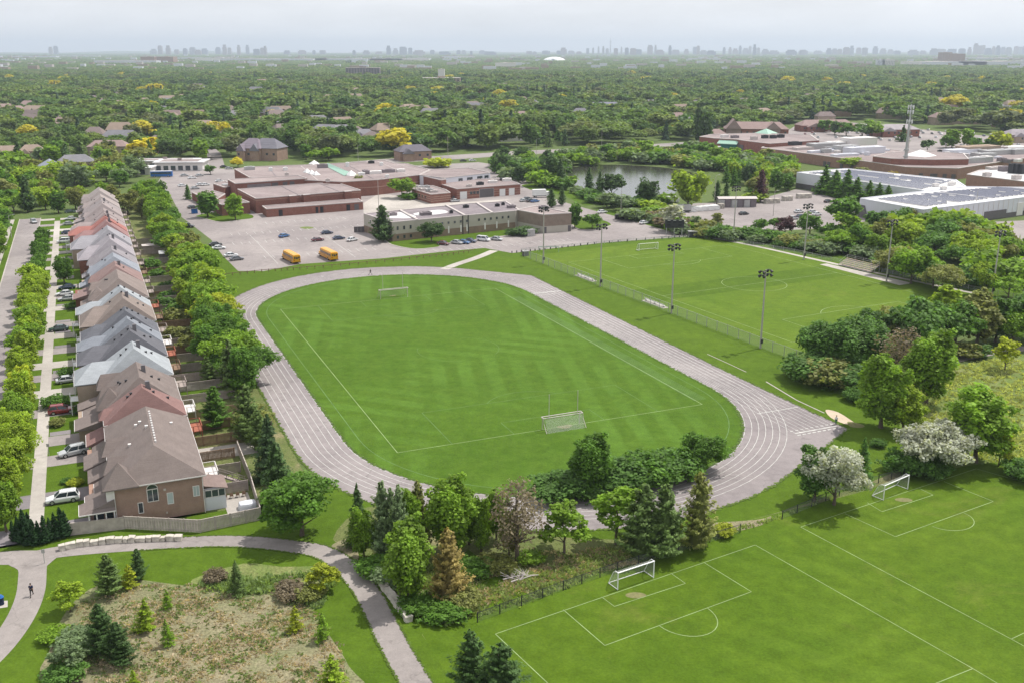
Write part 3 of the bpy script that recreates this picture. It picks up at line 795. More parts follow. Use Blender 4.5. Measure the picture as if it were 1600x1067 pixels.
def row_house(s0, s1, style, rc, label, brick='brick_pink', ez=5.9, rz=10.0, deck='grey', near=False, vents=3, front=None):
    if front is None: front = -10.4 if style == 'wide' else -9.9
    L = s1 - s0
    if not near:
        jr = random.Random(int(s0*13+7)); ez = 5.9 + jr.uniform(-.35, .35); rz = ez + (5.0 if style == 'wide' else 4.6) + jr.uniform(-.3, .3)
        front += jr.choice((-1.2, -.5, 0, .5, 1.3)); s1 -= .7; L = s1 - s0
    R = thing('brick_house', label, 'house', T(s0, -68), RZ, 'brick houses in the long row beside the track')
    EXCL.append([T(s0,-79), T(s1,-79), T(s1,-61), T(s0,-61)])
    rm = roofm(rc); w = MB()
    w.box(-6, 6, .35, L-.35, 0, ez-.1)
    if style == 'wide': w.box(front, -6.02, .5, L-.8, 0, ez-.5)
    else: w.box(front+.6, -6.02, 1.0 if near else .6, L-1.0, 0, 2.9)
    obj('wall', w, M[brick], R)
    r = MB()
    hip(r, -6.45, 6.45, -.12, L+.12, ez, rz, inset=min(4.0 if near else 2.7, L*.35))
    if style == 'wide':
        k = min(L, 12.5)
        hip(r, front-.4, 0, .5, k-.6, ez-.22, ez + k*.23, axis='x', g1=True, inset=3.4)
    else:
        # lower roofs over garage and porch, stepped along the front
        y = .0
        j = 0
        while y < L - 2.5:
            d = [6.2, 4.2, 5.4][j % 3]; d = min(d, L - y); xo = front + [0, 1.3, .5][j % 3]
            r.poly([(xo, y-.2, 3.0), (-6.0, y-.2, 4.35), (-6.0, y+d-.5, 4.35), (xo, y+d-.5, 3.0)])
            r.poly([(xo, y-.2, 2.88), (xo, y+d-.5, 2.88), (-6.0, y+d-.5, 2.88), (-6.0, y-.2, 2.88)])
            r.poly([(xo, y-.2, 2.88), (-6.0, y-.2, 2.88), (-6.0, y-.2, 4.35), (xo, y-.2, 3.0)])
            r.poly([(xo, y+d-.5, 2.88), (xo, y+d-.5, 3.0), (-6.0, y+d-.5, 4.35), (-6.0, y+d-.5, 2.88)])
            r.poly([(xo, y-.2, 2.88), (xo, y-.2, 3.0), (xo, y+d-.5, 3.0), (xo, y+d-.5, 2.88)])
            y += d; j += 1
        if L > 14: ys = [(5.2, 8.6, 7.9), (12.4, 16.4, 8.0)]
        else: ys = [(L*.35, L*.35+3.4, 7.6)]
        for ya, yb, zz in ys: hip(r, -7.15, -1.6, ya, yb, ez+.02, zz, axis='x', inset=1.0, g1=True)
        if near or L > 14: hip(r, -7.4, -2.6, -.5 if near else 1.0, 4.0 if near else 5.2, ez+.02, 9.0, inset=2.2)
    rf = obj('roof', r, rm, R)
    rnd = random.Random(int(s0*7))
    for i in range(vents):
        x = rnd.uniform(-3.5, 4.5); y = rnd.uniform(L*.4, L*.8); z = rz - abs(x)*(rz-ez)/6.45
        v = MB(); v.box(-.17, .17, -.17, .17, -.2, .24); v.box(-.22, .22, -.22, .22, .24, .3); obj('roof_vent', v, M['dark'] if not near else M['trim'], rf, (x, y, z))
    if near:
        for i in range(13): v = MB(); v.box(.25, .5, 0, .35, rz-.5, rz+.1); obj('roof_vent', v, M['trim'], rf, (0, 5.4+i*1.1, 0))
    if rnd.random() < .55 and not near:
        c = MB(); c.box(.6, 1.3, L*.5, L*.5+.7, rz-1.2, rz+.55, 0); obj('chimney', c, M['cloth_grey'], rf)
    f = MB(); e = .05; zl, zh = ez-.17, ez-.01
    f.box(6.45, 6.45+e, -.12, L+.12, zl, zh); f.box(-6.45-e, -6.45, -.12, L+.12, zl, zh); f.box(-6.45, 6.45, -.12-e, -.12, zl, zh)
    if style == 'wide': f.box(front-.4-e, front-.4, .15, min(L,12.5)-.3, ez-.4, ez-.23)
    else:
        for y0, y1, xo in ((-.2, 5.5, front), (5.9, 9.8, front+1.3)):
            if y1 < L: f.box(xo-.06, xo, y0, y1, 2.85, 3.02)
    for x, y in ((5.9, .06), (-5.95, .06)): f.box(x-.05, x+.05, y, y+.08, 0, ez-.2)
    obj('gutter', f, M['trim'], R)
    # openings of the street front
    fx = front if style == 'wide' else front + .6
    gw = min(5.0, L*.5)
    g = MB(); g.box(fx-.05, fx-.0, L*.45-gw/2+.6, L*.45+gw/2+.6, 0, 2.3); gd = obj('garage_door', g, M['garage'], R)
    if style == 'wide': window(R, ('x', fx, -1), L*.45, 3.3, 2.2, 1.3, bars=2)
    window(R, ('x', -6, -1), L*.82, 3.5, 1.2, 1.4); window(R, ('x', -6, -1), L*.18, 3.5, 1.2, 1.4)
    for k in range(1, max(2, int(L/4))): window(R, ('x', 6, 1), k*L/max(2, int(L/4)), 3.4, 1.3, 1.3)
    d = MB(); d.box(6.0, 6.06, L*.5-1, L*.5+1, 2.35, 4.4) ; obj('patio_door', d, M['glass'], R)
    # porch rail / balcony on the street side of the wide ones
    if style == 'wide' and L < 13:
        b = MB(); x0 = front - 1.4
        b.box(x0, front-.01, .9, 3.4, 2.6, 2.75)
        for y in np.arange(.95, 3.4, .28): b.box(x0, x0+.05, y, y+.05, 2.75, 3.6)
        b.box(x0, x0+.08, .9, 3.4, 3.6, 3.68); b.box(x0, front, .9, .96, 3.6, 3.68)
        for y in (1.0, 3.3): b.box(x0, x0+.16, y-.08, y+.08, 0, 2.6)
        obj('porch_balcony', b, M['white'], R)
    # rear deck with railing and stair
    dm = {'grey': M['wood_grey'], 'red': M['wood_red'], 'white': M['trim'], 'brown': M['wood_brown']}[deck]
    q = MB(); y0, y1 = L*.28, min(L*.28+4.2, L-.6)
    q.box(6.02, 8.9, y0, y1, 2.1, 2.25)
    for x, y in ((8.8, y0+.1), (8.8, y1-.1), (7.4, y0+.1)): q.box(x-.07, x+.07, y-.07, y+.07, 0, 3.15)
    for y in np.arange(y0, y1, .3): q.box(8.82, 8.86, y, y+.05, 2.3, 3.1)
    q.box(8.8, 8.9, y0, y1, 3.1, 3.18); q.box(6.1, 8.9, y0, y0+.08, 3.1, 3.18); q.box(6.1, 8.9, y1-.08, y1, 3.1, 3.18)
    obj('deck', q, dm, R)
    return R
HOUSES = [
 (-62.7,-37.2,'narrow',(.185,.152,.14),'long brown roofed brick house nearest the camera, arched window in its side wall','brick_pink','white'),
 (-36.9,-29.0,'narrow',(.225,.135,.125),'narrow brick house with a reddish brown roof, second from the near end of the row','brick_pink','red'),
 (-28.7,-13.2,'narrow',(.185,.152,.14),'brown roofed brick house just in front of the pale roofed one','brick_tan','white'),
 (-12.5,-1.2,'wide',(.32,.34,.36),'pale blue grey roofed house nearest the camera, behind the brown roofs','brick_tan','grey'),
 (-.6,9.8,'wide',(.125,.125,.14),'dark slate roofed house right behind the nearest pale roof','brick_pink','brown'),
 (10.4,18.6,'wide',(.215,.23,.26),'blue grey roofed house between two dark slate roofs','brick_tan','red'),
 (19.1,29.0,'wide',(.125,.128,.145),'dark slate roofed house behind the blue grey roof, tan roof beyond it','brick_pink','white'),
 (29.4,42.6,'wide',(.225,.185,.165),'tan brown roofed wide house in front of the second pale roof','brick_tan','grey'),
 (43.2,51.8,'wide',(.32,.34,.36),'second pale roofed house, with a white skylight, between two tan roofs','brick_tan','brown'),
 (52.3,70.2,'narrow',(.22,.18,.165),'long tan roofed house right behind the second pale roof','brick_pink','red'),
 (70.8,84.0,'narrow',(.24,.165,.155),'red brown roofed house in the middle of the row','brick_red','grey'),
 (84.6,96.4,'narrow',(.25,.265,.30),'light blue grey roofed house in the middle of the row','brick_tan','grey'),
 (97.0,109.4,'narrow',(.25,.23,.245),'mid grey roofed house behind the light blue grey roof','brick_pink','brown'),
 (110.0,125.2,'wide',(.30,.275,.295),'lavender grey roofed wide house with a lilac front wing','brick_red','grey'),
 (125.8,140.4,'wide',(.28,.27,.29),'pale lavender roofed house in front of the red brown and red roofs','brick_tan','grey'),
 (141.0,151.8,'wide',(.27,.16,.155),'dull red brown roofed house just in front of the bright red roof','brick_red','grey'),
 (152.3,161.8,'wide',(.33,.145,.125),'house with the bright red roof','brick_red','grey'),
 (162.4,172.0,'wide',(.29,.24,.235),'beige brown roofed house behind the bright red roof','brick_tan','grey'),
 (172.6,185.4,'narrow',(.27,.225,.22),'brown roofed house, fifth from the far end of the row','brick_tan','grey'),
 (186.0,198.2,'narrow',(.29,.245,.24),'brown roofed house, fourth from the far end of the row','brick_pink','grey'),
 (198.8,211.0,'narrow',(.27,.235,.235),'brown roofed house, third from the far end of the row','brick_tan','grey'),
 (211.6,225.0,'narrow',(.31,.265,.255),'brown roofed house, last but one at the far end of the row','brick_pink','grey'),
 (225.6,243.0,'narrow',(.30,.26,.25),'brown roofed house closing the far end of the row','brick_tan','grey')]
hroots = []
for i, (s0, s1, stl, rc, lab, bk, dk) in enumerate(HOUSES):
    hroots.append(row_house(s0, s1, stl, rc, lab, bk, deck=dk, near=(i == 0), vents=5 if i < 9 else 2))
# the near gable wall of the first house
R = hroots[0]
wl_ = ('y', .35, -1)
for u, z0, w_, h_, b_ in ((-2.7, 1.5, .55, 1.5, 0), (1.35, 2.2, .7, 1.6, 0), (4.95, 2.75, .75, 1.45, 1)): window(R, wl_, u, z0, w_, h_, bars=b_, pane='glass' if b_ == 0 and u < 0 else 'pale_glass')
window(R, wl_, -.95, 3.0, 1.35, 1.75, bars=1)
mb = MB(); pts = [(-.95+.72*math.cos(a), 4.9+.62*math.sin(a)) for a in [math.pi*i/10 for i in range(11)]]
mb.poly([(x, .30, z) for x, z in pts]); mb.poly([(x, .36, z) for x, z in pts][::-1])
for i in range(10): mb.poly([(pts[i][0], .36, pts[i][1]), (pts[i+1][0], .36, pts[i+1][1]), (pts[i+1][0], .30, pts[i+1][1]), (pts[i][0], .30, pts[i][1])])
obj('arched_window', mb, M['glass'], R)
mb = MB()
for i in range(10):
    mb.bar((pts[i][0], .29, pts[i][1]+.05), (pts[i+1][0], .29, pts[i+1][1]+.05), .1, .1)
obj('window_trim', mb, M['trim'], R)
mb = MB(); mb.box(-6.1, -5.9, .0, .14, 3.4, ez_ := 5.7); mb.box(-7.0, -6.02, .1, 2.6, 3.2, 5.7); obj('corner_bay', mb, M['trim'], R)
mb = MB(); mb.box(-4.3,-3.9,.25,.36,.5,1.3); mb.box(.55,.85,.22,.36,4.3,4.6); mb.box(.6,.8,.25,.36,.75,1.0); obj('vent_cover', mb, M['garage'], R)
# porch with white columns at the near front corner
mb = MB()
for x, y in ((-9.5,-.2),(-8.5,-.2),(-7.3,-.2),(-6.2,-.2),(-9.5,2.0)): mb.box(x-.08, x+.08, y-.08, y+.08, 0, 2.86)
obj('porch_column', mb, M['white'], R)
mb = MB()
mb.box(-9.9,-6.0,-.4,3.2,.0,.35); obj('porch_floor', mb, M['concrete'], R)
mb = MB(); mb.box(-7.3,-6.4,.9,1.0,.35,2.6); mb.box(-8.9,-7.6,.92,.98,.35,2.4); obj('front_door', mb, M['glass'], R)
mb = MB(); mb.poly([(-10.7,-.7,2.95),(-6.0,-.7,2.95),(-6.0,1.2,4.2)]); mb.poly([(-10.7,-.7,2.95),(-6.0,1.2,4.2),(-6.0,3,4.3),(-10.7,3,2.98)]); mb.poly([(-10.7,-.7,2.9),(-10.7,3,2.9),(-6,3,2.9),(-6,-.7,2.9)])
obj('porch_roof', mb, roofm((.185,.152,.14)), R)
mb = MB(); mb.box(-10.75,-6.0,-.76,-.70,2.82,2.97); mb.box(-10.76,-10.7,-.7,3,2.82,2.97); obj('gutter', mb, M['trim'], R)
# glazed sun room on the garden side
mb = MB(); mb.box(6.02, 9.0, .5, 4.6, 0, 1.7); mb.box(6.02,9.0,.5,.62,1.7,2.0); obj('sun_room', mb, M['clad_white'], R)
mb = MB()
for x in (6.1, 7.05, 8.0, 8.92): mb.box(x-.05, x+.05, .5, .6, 2.0, 3.15)
mb.box(6.05, 9.0, .5, .6, 3.1, 3.25); mb.box(6.05, 9.0, .5, .6, 1.95, 2.08)
for y in (1.6, 2.7, 3.6, 4.5): mb.box(8.9, 9.0, y-.05, y+.05, 1.7, 3.2)
fr_ = obj('window_frame', mb, M['trim'], R)
mb = MB(); mb.box(6.1, 8.9, .54, .58, 2.05, 3.12); mb.box(8.93, 8.96, .6, 4.5, 1.75, 3.15); obj('pane', mb, M['glass'], fr_)
mb = MB(); mb.poly([(6.02,.1,4.1),(9.35,.1,3.3),(9.35,4.9,3.3),(6.02,4.9,4.1)]); mb.poly([(6.02,.1,4.0),(6.02,4.9,4.0),(9.35,4.9,3.2),(9.35,.1,3.2)])
for a, b in (((6.02,.1),(9.35,.1)),((9.35,.1),(9.35,4.9))):
    za = 4.1 if a[0] < 7 else 3.3; mb.poly([(a[0],a[1],za-.1),(b[0],b[1],3.2),(b[0],b[1],3.3),(a[0],a[1],za)])
obj('sun_room_roof', mb, roofm((.22,.165,.15)), R)
# timber stair from the deck down to the yard
mb = MB()
for i in range(12): mb.box(9.0+i*.32, 9.35+i*.32, 7.3, 8.2, 2.1-i*.18, 2.16-i*.18)
for y in (7.25, 8.25):
    mb.bar((9.0, y, 2.15), (12.9, y, .1), .06, .24); mb.bar((9.0, y, 3.1), (12.9, y, 1.05), .06, .1)
    for i in range(5): mb.box(9.1+i*.9, 9.17+i*.9, y-.03, y+.03, 1.9-i*.47, 3.0-i*.47)
obj('deck_stair', mb, M['wood_grey'], R)
# second row across the street: only their front edges enter the frame
# ---------------------------------------------------------------- fences
def board_fence(label, pts, mat, h=1.8, panel=2.4, group=None, cap=True):
    """timber fence: every panel and post a part"""
    R = thing('privacy_fence', label, 'fence', pts[0], 0, group)
    ox, oy = pts[0]
    cache = {}
    for a, b in zip(pts[:-1], pts[1:]):
        d = math.hypot(b[0]-a[0], b[1]-a[1]); n = max(1, round(d / panel)); w = d / n; ang = math.atan2(b[1]-a[1], b[0]-a[0])
        k = round(w, 2)
        if k not in cache:
            mb = MB(); x = .08
            while x < w - .1: mb.box(x, min(x+.17, w-.02), -.012, .01 if round(x*5) % 2 else .05, .05, h-.06); x += .2
            mb.box(.05, w-.02, -.06, -.02, .35, .45); mb.box(.05, w-.02, -.06, -.02, h-.4, h-.3)
            if cap: mb.box(.0, w, -.06, .07, h-.06, h)
            pm = mb.mesh('panel', mat)
            mb = MB(); mb.box(-.06, .06, -.06, .06, 0, h+.08); cache[k] = (pm, mb.mesh('post', mat))
        pm, qm = cache[k]
        for i in range(n):
            x, y = a[0]+(b[0]-a[0])*i/n-ox, a[1]+(b[1]-a[1])*i/n-oy
            link('panel', pm, R, (x, y, 0), ang); link('post', qm, R, (x, y, 0), ang)
    link('post', qm, R, (pts[-1][0]-ox, pts[-1][1]-oy, 0))
    return R
board_fence('long weathered grey board fence wrapping the yard of the nearest house', [at(195,826), at(313,832), at(408,812), at(392,757), at(372,706)], M['wood_pale'], 2.0)
R = thing('privacy_fence', 'low solid beige fence wall between the cedars and the board fence', 'fence', at(110,836)); p0, p1 = at(110,836), at(195,826)
for i in range(5):
    mb = MB(); a = [(p0[k]+(p1[k]-p0[k])*i/5)-p0[k] for k in (0,1)]; b = [(p0[k]+(p1[k]-p0[k])*(i+1)/5)-p0[k] for k in (0,1)]
    mb.bar((a[0],a[1],.9), (b[0]*.995+a[0]*.005,b[1]*.995+a[1]*.005,.9), .12, 1.8); mb.bar((a[0],a[1],1.83), (b[0],b[1],1.83), .2, .06)
    obj('panel', mb, M['wood_pale'], R)
ys = [(-57.5,'grey'),(-50,'grey'),(-43.6,'brown'),(-36.5,'brown'),(-29,'brown'),(-22.5,'brown'),(-13.5,'grey'),(-6,'grey'),(0,'grey'),(7,'grey'),(14.5,'grey'),(21,'brown'),(27.5,'grey'),(36,'grey'),(44,'brown'),(52,'grey'),(61,'grey'),(70.5,'grey'),(77,'brown'),(84,'grey'),(97,'grey'),(110,'brown'),(125,'grey'),(141,'grey'),(152,'grey'),(162,'grey')]
wood_word = {'grey': 'weathered grey', 'brown': 'brown'}
near_words = ['beside the sun room yard','under the long deck stair','beside the paved yard with the stair','beside the red deck','in front of the bright pine','behind the reddish roofed house','behind the third brown roof','by the pale patio','behind the nearest pale roof']
for i, (s, c) in enumerate(ys):
    lab = ('%s board fence across the back yards, %s' % (wood_word[c], near_words[i])) if i < len(near_words) else 'board fence dividing two back yards further along the row'
    board_fence(lab, [T(s,-61.6), T(s,-55.2 if s < -40 else (-48 if s < -30 else -49.0))], M['wood_grey' if c == 'grey' else 'wood_brown'], 1.8, group='board fences dividing the back yards')
board_fence('long board fence along the tree line behind the back yards', [T(4,-47.5), T(30,-48.5), T(100,-48.5)], M['wood_brown'], 1.8, 2.6)
for s0, s1, a, b, nm in ((-66,-58,-59.2,-55.4,'patio'), (-43,-37.5,-61,-51,'patio'), (-5.5,-.8,-61,-50,'patio'), (30,35,-61,-56,'patio')):
    sheet(nm, [T(s0,a), T(s0,b), T(s1,b), T(s1,a)], .03, M['concrete'])
for i in range(1, 24):
    s = -36 + i*6.4
    if i % 3 == 1: sheet('back_yard', [T(s,-61), T(s,-49.5), T(s+5,-49.5), T(s+5,-61)], .012, M['lawn'])
# drives, front lawns
for i, (s0, s1, *_r) in enumerate(HOUSES):
    L = s1 - s0; n = 2 if L > 20 else 1
    for k in range(n):
        a = s0 + (L/n)*k + (L/n)*.15 ; b = a + 4.8
        if i == 0: a, b = ((-62.4,-57.6), (-51.2,-46.2))[k]
        m_ = M['dark_drive'] if i < 3 and not (i == 0 and k == 2) else (M['asphalt'] if i % 2 else M['concrete'])
        if i in (1, 2): m_ = M['asphalt']
        sheet('driveway', [T(a,-83.6), T(b,-83.6), T(b,-79.0 if _r[0] == 'wide' else -77.2), T(a,-79.0 if _r[0] == 'wide' else -77.2)], .024, m_)
        sheet('driveway', [T(a,-90.7), T(b,-90.7), T(b,-85.6), T(a,-85.6)], .024, m_)
        if i in (2,5,7,8,9,10,13): sheet('driveway', [T(b+.2,-83.4), T(b+2.2,-83.4), T(b+2.2,-80), T(b+.2,-80)], .026, M['dark_drive'])
# armour stone walls: every block a part
def stone_wall(label, pts, n, h=.75, d=.8, seed=1):
    R = thing('stone_wall', label, 'retaining wall', pts[0]); rnd = random.Random(seed)
    P = smooth([np.array(p) for p in pts], 8); cum = [0]
    for a, b in zip(P[:-1], P[1:]): cum.append(cum[-1] + math.dist(a, b))
    cuts = sorted([cum[-1]*(i + rnd.uniform(-.22,.22))/n for i in range(1, n)]); cuts = [0] + cuts + [cum[-1]]
    def pos(u):
        for i in range(len(cum)-1):
            if cum[i+1] >= u: f = (u-cum[i])/(cum[i+1]-cum[i]+1e-9); return (P[i][0]+(P[i+1][0]-P[i][0])*f, P[i][1]+(P[i+1][1]-P[i][1])*f)
        return P[-1]
    for a, b in zip(cuts[:-1], cuts[1:]):
        p, q = pos(a+.04), pos(b-.04); L = math.dist(p, q); hh = h*rnd.uniform(.8,1.15); dd = d*rnd.uniform(.85,1.15)
        bm = bmesh.new(); bmesh.ops.create_cube(bm, size=1); bmesh.ops.subdivide_edges(bm, edges=bm.edges[:], cuts=1, use_grid_fill=True)
        for v in bm.verts:
            v.co.x *= L; v.co.y *= dd; v.co.z = (v.co.z+.5)*hh
            v.co += Vector((rnd.uniform(-.06,.06), rnd.uniform(-.07,.07), rnd.uniform(-.05,.05)))
        me = bpy.data.meshes.new('block'); bm.to_mesh(me); bm.free(); me.materials.append(M['stone'])
        link('block', me, R, ((p[0]+q[0])/2-pts[0][0], (p[1]+q[1])/2-pts[0][1], 0), math.atan2(q[1]-p[1], q[0]-p[0]))
stone_wall('row of pale armour stone blocks on the grass above the footpath', [at(92,860), at(130,852), at(200,846), at(285,843)], 16)
stone_wall('line of armour stone blocks under the trees beside the bending footpath', [at(583,893), at(600,918), at(620,945), at(640,972)], 12, seed=4)

# ================================================================== LARGE BUILDINGS (corners surveyed at roof height)
def block(R, name, px_pts, z, wall, roof, z0=0.0, cap=.35, capm='parapet', excl=True, base=None):
    """flat-roofed block: walls, gravel roof set below a parapet"""
    ox, oy = R.location.x, R.location.y
    pl = [at(x, y, z) for x, y in px_pts]
    a = sum(pl[i][0]*pl[(i+1)%len(pl)][1]-pl[(i+1)%len(pl)][0]*pl[i][1] for i in range(len(pl)))
    if a < 0: pl = pl[::-1]
    if excl: EXCL.append(pl)
    lp = [(x-ox, y-oy) for x, y in pl]
    mb = MB(); n = len(lp)
    cz0 = z0
    if base: # lower band of another material stands 3 mm proud by being its own prism
        pass
    for i in range(n):
        j = (i+1) % n; p, q = lp[i], lp[j]
        mb.poly([(p[0],p[1],z0),(q[0],q[1],z0),(q[0],q[1],z-.3),(p[0],p[1],z-.3)])
    o = obj(name, mb, M[wall], R)
    rf = MB(); rf.poly([(x, y, z-.28) for x, y in lp]); ro = obj('roof', rf, M[roof], o)
    cp = MB()
    for i in range(n):
        p, q = Vector((*lp[i], 0)), Vector((*lp[(i+1) % n], 0)); d = (q-p).normalized(); nn = Vector((d.y, -d.x, 0))
        a_ = p + nn*.06; b_ = q + nn*.06; c_ = q - nn*cap; e_ = p - nn*cap
        cp.poly([(a_.x,a_.y,z-.34),(b_.x,b_.y,z-.34),(b_.x,b_.y,z),(a_.x,a_.y,z)])
        cp.poly([(a_.x,a_.y,z-.002*i),(b_.x,b_.y,z-.002*i),(c_.x,c_.y,z-.002*i),(e_.x,e_.y,z-.002*i)])
        cp.poly([(c_.x,c_.y,z-.28),(e_.x,e_.y,z-.28),(e_.x,e_.y,z-.002*i),(c_.x,c_.y,z-.002*i)])
    obj('parapet', cp, M[capm], o)
    return o
def wall_frame(R, a, b, z):
    A_, B_ = Vector(at(*a, z)), Vector(at(*b, z))
    d = (B_-A_); L = d.length; d.normalize(); nn = Vector((d.y, -d.x))
    if nn.dot(Vector((0, 0)) - A_) < 0: nn = -nn
    o = Vector((R.location.x, R.location.y))
    return A_-o, d, nn, L
def wall_item(R, name, a, b, z, f, w, z0, z1, mat, out=.06, frame=None, frac=True):
    p, d, nn, L = wall_frame(R, a, b, z)
    c = p + d*(f*L if frac else f)
    mb = MB()
    def slab(hw, o0, o1, za, zb, mb=mb):
        q = [c - d*hw + nn*o0, c + d*hw + nn*o0, c + d*hw + nn*o1, c - d*hw + nn*o1]
        mb.prism([(v.x, v.y) for v in q], za, zb)
    slab(w/2, -.05, out, z0, z1)
    o = obj(name, mb, M[mat], R)
    if frame:
        m2 = MB()
        for hw0, hw1 in ((-w/2-.12, -w/2), (w/2, w/2+.12)):
            q = [c + d*hw0 - nn*.02, c + d*hw1 - nn*.02, c + d*hw1 + nn*(out+.04), c + d*hw0 + nn*(out+.04)]
            m2.prism([(v.x, v.y) for v in q], z0-.1, z1+.1)
        q = [c - d*(w/2) - nn*.02, c + d*(w/2) - nn*.02, c + d*(w/2) + nn*(out+.04), c - d*(w/2) + nn*(out+.04)]
        m2.prism([(v.x, v.y) for v in q], z1, z1+.12); m2.prism([(v.x, v.y) for v in q], z0-.12, z0)
        obj('frame', m2, M[frame], o)
    return o
def band(R, name, pts, z, z0, z1, mat, out=.05):
    mb = MB(); o = Vector((R.location.x, R.location.y))
    P = [Vector(at(x, y, z)) - o for x, y in pts]
    for p, q in zip(P[:-1], P[1:]):
        d = (q-p).normalized(); nn = Vector((d.y, -d.x))
        if nn.dot(-o-p) < 0: nn = -nn
        mb.prism([(v.x, v.y) for v in (p - nn*.02, q - nn*.02, q + nn*out, p + nn*out)], z0, z1)
    return obj(name, mb, M[mat], R)
def roof_unit(R, name, px, z, w, d, h, mat, rz=RZ):
    c = at(px[0], px[1], z); mb = MB()
    mb.box(-w/2, w/2, -d/2, d/2, 0, h); mb.box(-w/2-.1, w/2+.1, -d/2-.1, d/2+.1, h, h+.12); mb.box(-w*.25, w*.25, -d*.25, d*.25, h+.12, h+.35)
    return obj(name, mb, M[mat], R, (c[0]-R.location.x, c[1]-R.location.y, z-.3), rz)

# --- the brick school
S = thing('school_building', 'large red brick school with many flat roofs at several heights behind the parking lot', 'school', at(500, 330))
gym = block(S, 'service_wing', [(416,326.5),(567,315),(560,310.5),(409.5,321.8)], 3.5, 'brick_red', 'roof_gravel')
hall = block(S, 'gymnasium', [(399.4,310.3),(563.8,297.2),(524,284.3),(371,295.6)], 6.3, 'brick_red', 'roof_gravel')
block(S, 'stage_block', [(367.5,287),(480,278.8),(466,274),(355.6,280.4)], 7.9, 'brick_red', 'roof_gravel')
block(S, 'corner_block', [(346,320),(390,316),(372,308.6),(332.5,313.8)], 4.7, 'brick_red', 'roof_gravel')
block(S, 'west_block', [(299.4,300.5),(331,316),(352,303),(331,297)], 3.6, 'brick_red', 'roof_gravel')
block(S, 'store_block', [(333,287),(350,293),(367,290),(352,283)], 5.2, 'brick_red', 'roof_gravel')
block(S, 'main_block', [(390,277.5),(535,284.2),(589,281),(655,273.4),(671,265.5),(657,261.5),(635,255.5),(615,255),(601,250.6),(576,251),(572,253),(480,257.5),(395,260.5),(366,264)], 7.2, 'brick_red', 'roof_gravel')
block(S, 'white_block', [(655.5,273.6),(694,278),(766,270),(733,262.4),(672,265.8)], 7.3, 'clad_white', 'roof_gravel')
block(S, 'link_wing', [(655,273.8),(689,281.5),(697,280.2),(664,272.5)], 7.0, 'brick_red', 'roof_dark')
block(S, 'east_wing', [(713.7,295.3),(813,287.6),(791,279.5),(740,280),(691,283.6),(690,288)], 5.0, 'brick_red', 'roof_gravel')
block(S, 'striped_wing', [(673.7,303.7),(704,301),(697,296.5),(676,290),(650,291.5),(643.5,294.8)], 4.3, 'brick_red', 'roof_gravel')
for z_ in (.9, 1.8, 2.7): band(S, 'brick_band', [(643.5,294.8),(673.7,303.7),(704,301)], 4.3, z_, z_+.42, 'brick_stripe')
for z_ in (1.0, 2.1, 3.2): band(S, 'brick_band', [(713.7,295.3),(813,287.6)], 5.0, z_, z_+.3, 'brick_stripe')
band(S, 'string_course', [(371,295.6),(399.4,310.3),(563.8,297.2)], 6.3, 5.2, 5.5, 'brick_stripe')
band(S, 'string_course', [(535,284.2),(589,281),(655,273.4)], 7.2, 3.6, 3.95, 'brick_stripe')
for f, w in ((.14,1.6),(.51,1.1),(.56,1.4),(.84,1.6),(.93,2.0)): wall_item(S, 'door', (416,326.5), (567,315), 3.5, f, w, .1, 2.6, 'dark' if w < 1.9 else 'clad_dark')
for f in (.33, .46, .86)[:2] + (.86,): 
    p, d, nn, L = wall_frame(S, (399.4,310.3), (563.8,297.2), 6.3); c = p + d*L*f
    mb = MB(); q = [c - d*1.5 - nn*.02, c + d*1.5 - nn*.02, c + d*1.5 + nn*1.5, c - d*1.5 + nn*1.5]; mb.prism([(v.x, v.y) for v in q], 0, 6.1)
    o = obj('buttress', mb, M['brick_red'], S); mb = MB(); mb.prism([(v.x, v.y) for v in [c - d*1.6, c + d*1.6, c + d*1.6 + nn*1.6, c - d*1.6 + nn*1.6]], 6.1, 6.4); obj('cap', mb, M['parapet'], o)
for f, w in ((.32,11),(.54,3),(.68,2.2),(.78,2.2)): wall_item(S, 'louvre', (367.5,287), (480,278.8), 7.9, f, w, 5.2, 6.9, 'clad_dark' if w < 10 else 'roof_dark')
wall_item(S, 'window', (535,284.2), (655,273.4), 7.2, .36, 4.6, 4.6, 6.4, 'pale_glass', frame='trim')
wall_item(S, 'window', (535,284.2), (655,273.4), 7.2, .63, 1.6, 4.6, 6.2, 'glass', frame='parapet')
wall_item(S, 'window', (535,284.2), (655,273.4), 7.2, .78, 5.4, 4.5, 6.6, 'glass', frame='parapet')
wall_item(S, 'entrance', (535,284.2), (655,273.4), 7.2, .40, 6.0, .0, 3.2, 'dark')
wall_item(S, 'window', (535,284.2), (655,273.4), 7.2, .62, 2.6, .8, 2.6, 'glass', frame='parapet')
wall_item(S, 'door', (535,284.2), (655,273.4), 7.2, .71, 1.2, .1, 2.4, 'white')
for f, w, z1, mm in ((.10,3.4,3.4,'white'),(.71,2.9,3.2,'white'),(.86,2.9,3.2,'white'),(.46,7.4,3.9,'clad_dark')): wall_item(S, 'loading_door', (713.7,295.3), (813,287.6), 5.0, f, w, .1, z1, mm, frame='parapet')
for f in (.21,.26,.31): wall_item(S, 'window', (713.7,295.3), (813,287.6), 5.0, f+.01, 1.3, 1.9, 3.2, 'glass')
for f in (.25,.4,.55,.7): wall_item(S, 'window', (643.5,294.8), (673.7,303.7), 4.3, f, .9, 1.6, 2.8, 'glass')
for g, n in ((.36,3),(.56,4),(.78,4),(.93,3)):
    for k in range(n): wall_item(S, 'window', (694,278), (766,270), 7.3, g-.03*n/2+.03*k, .8, 5.0 if k % 2 else 4.8, 6.1, 'glass')
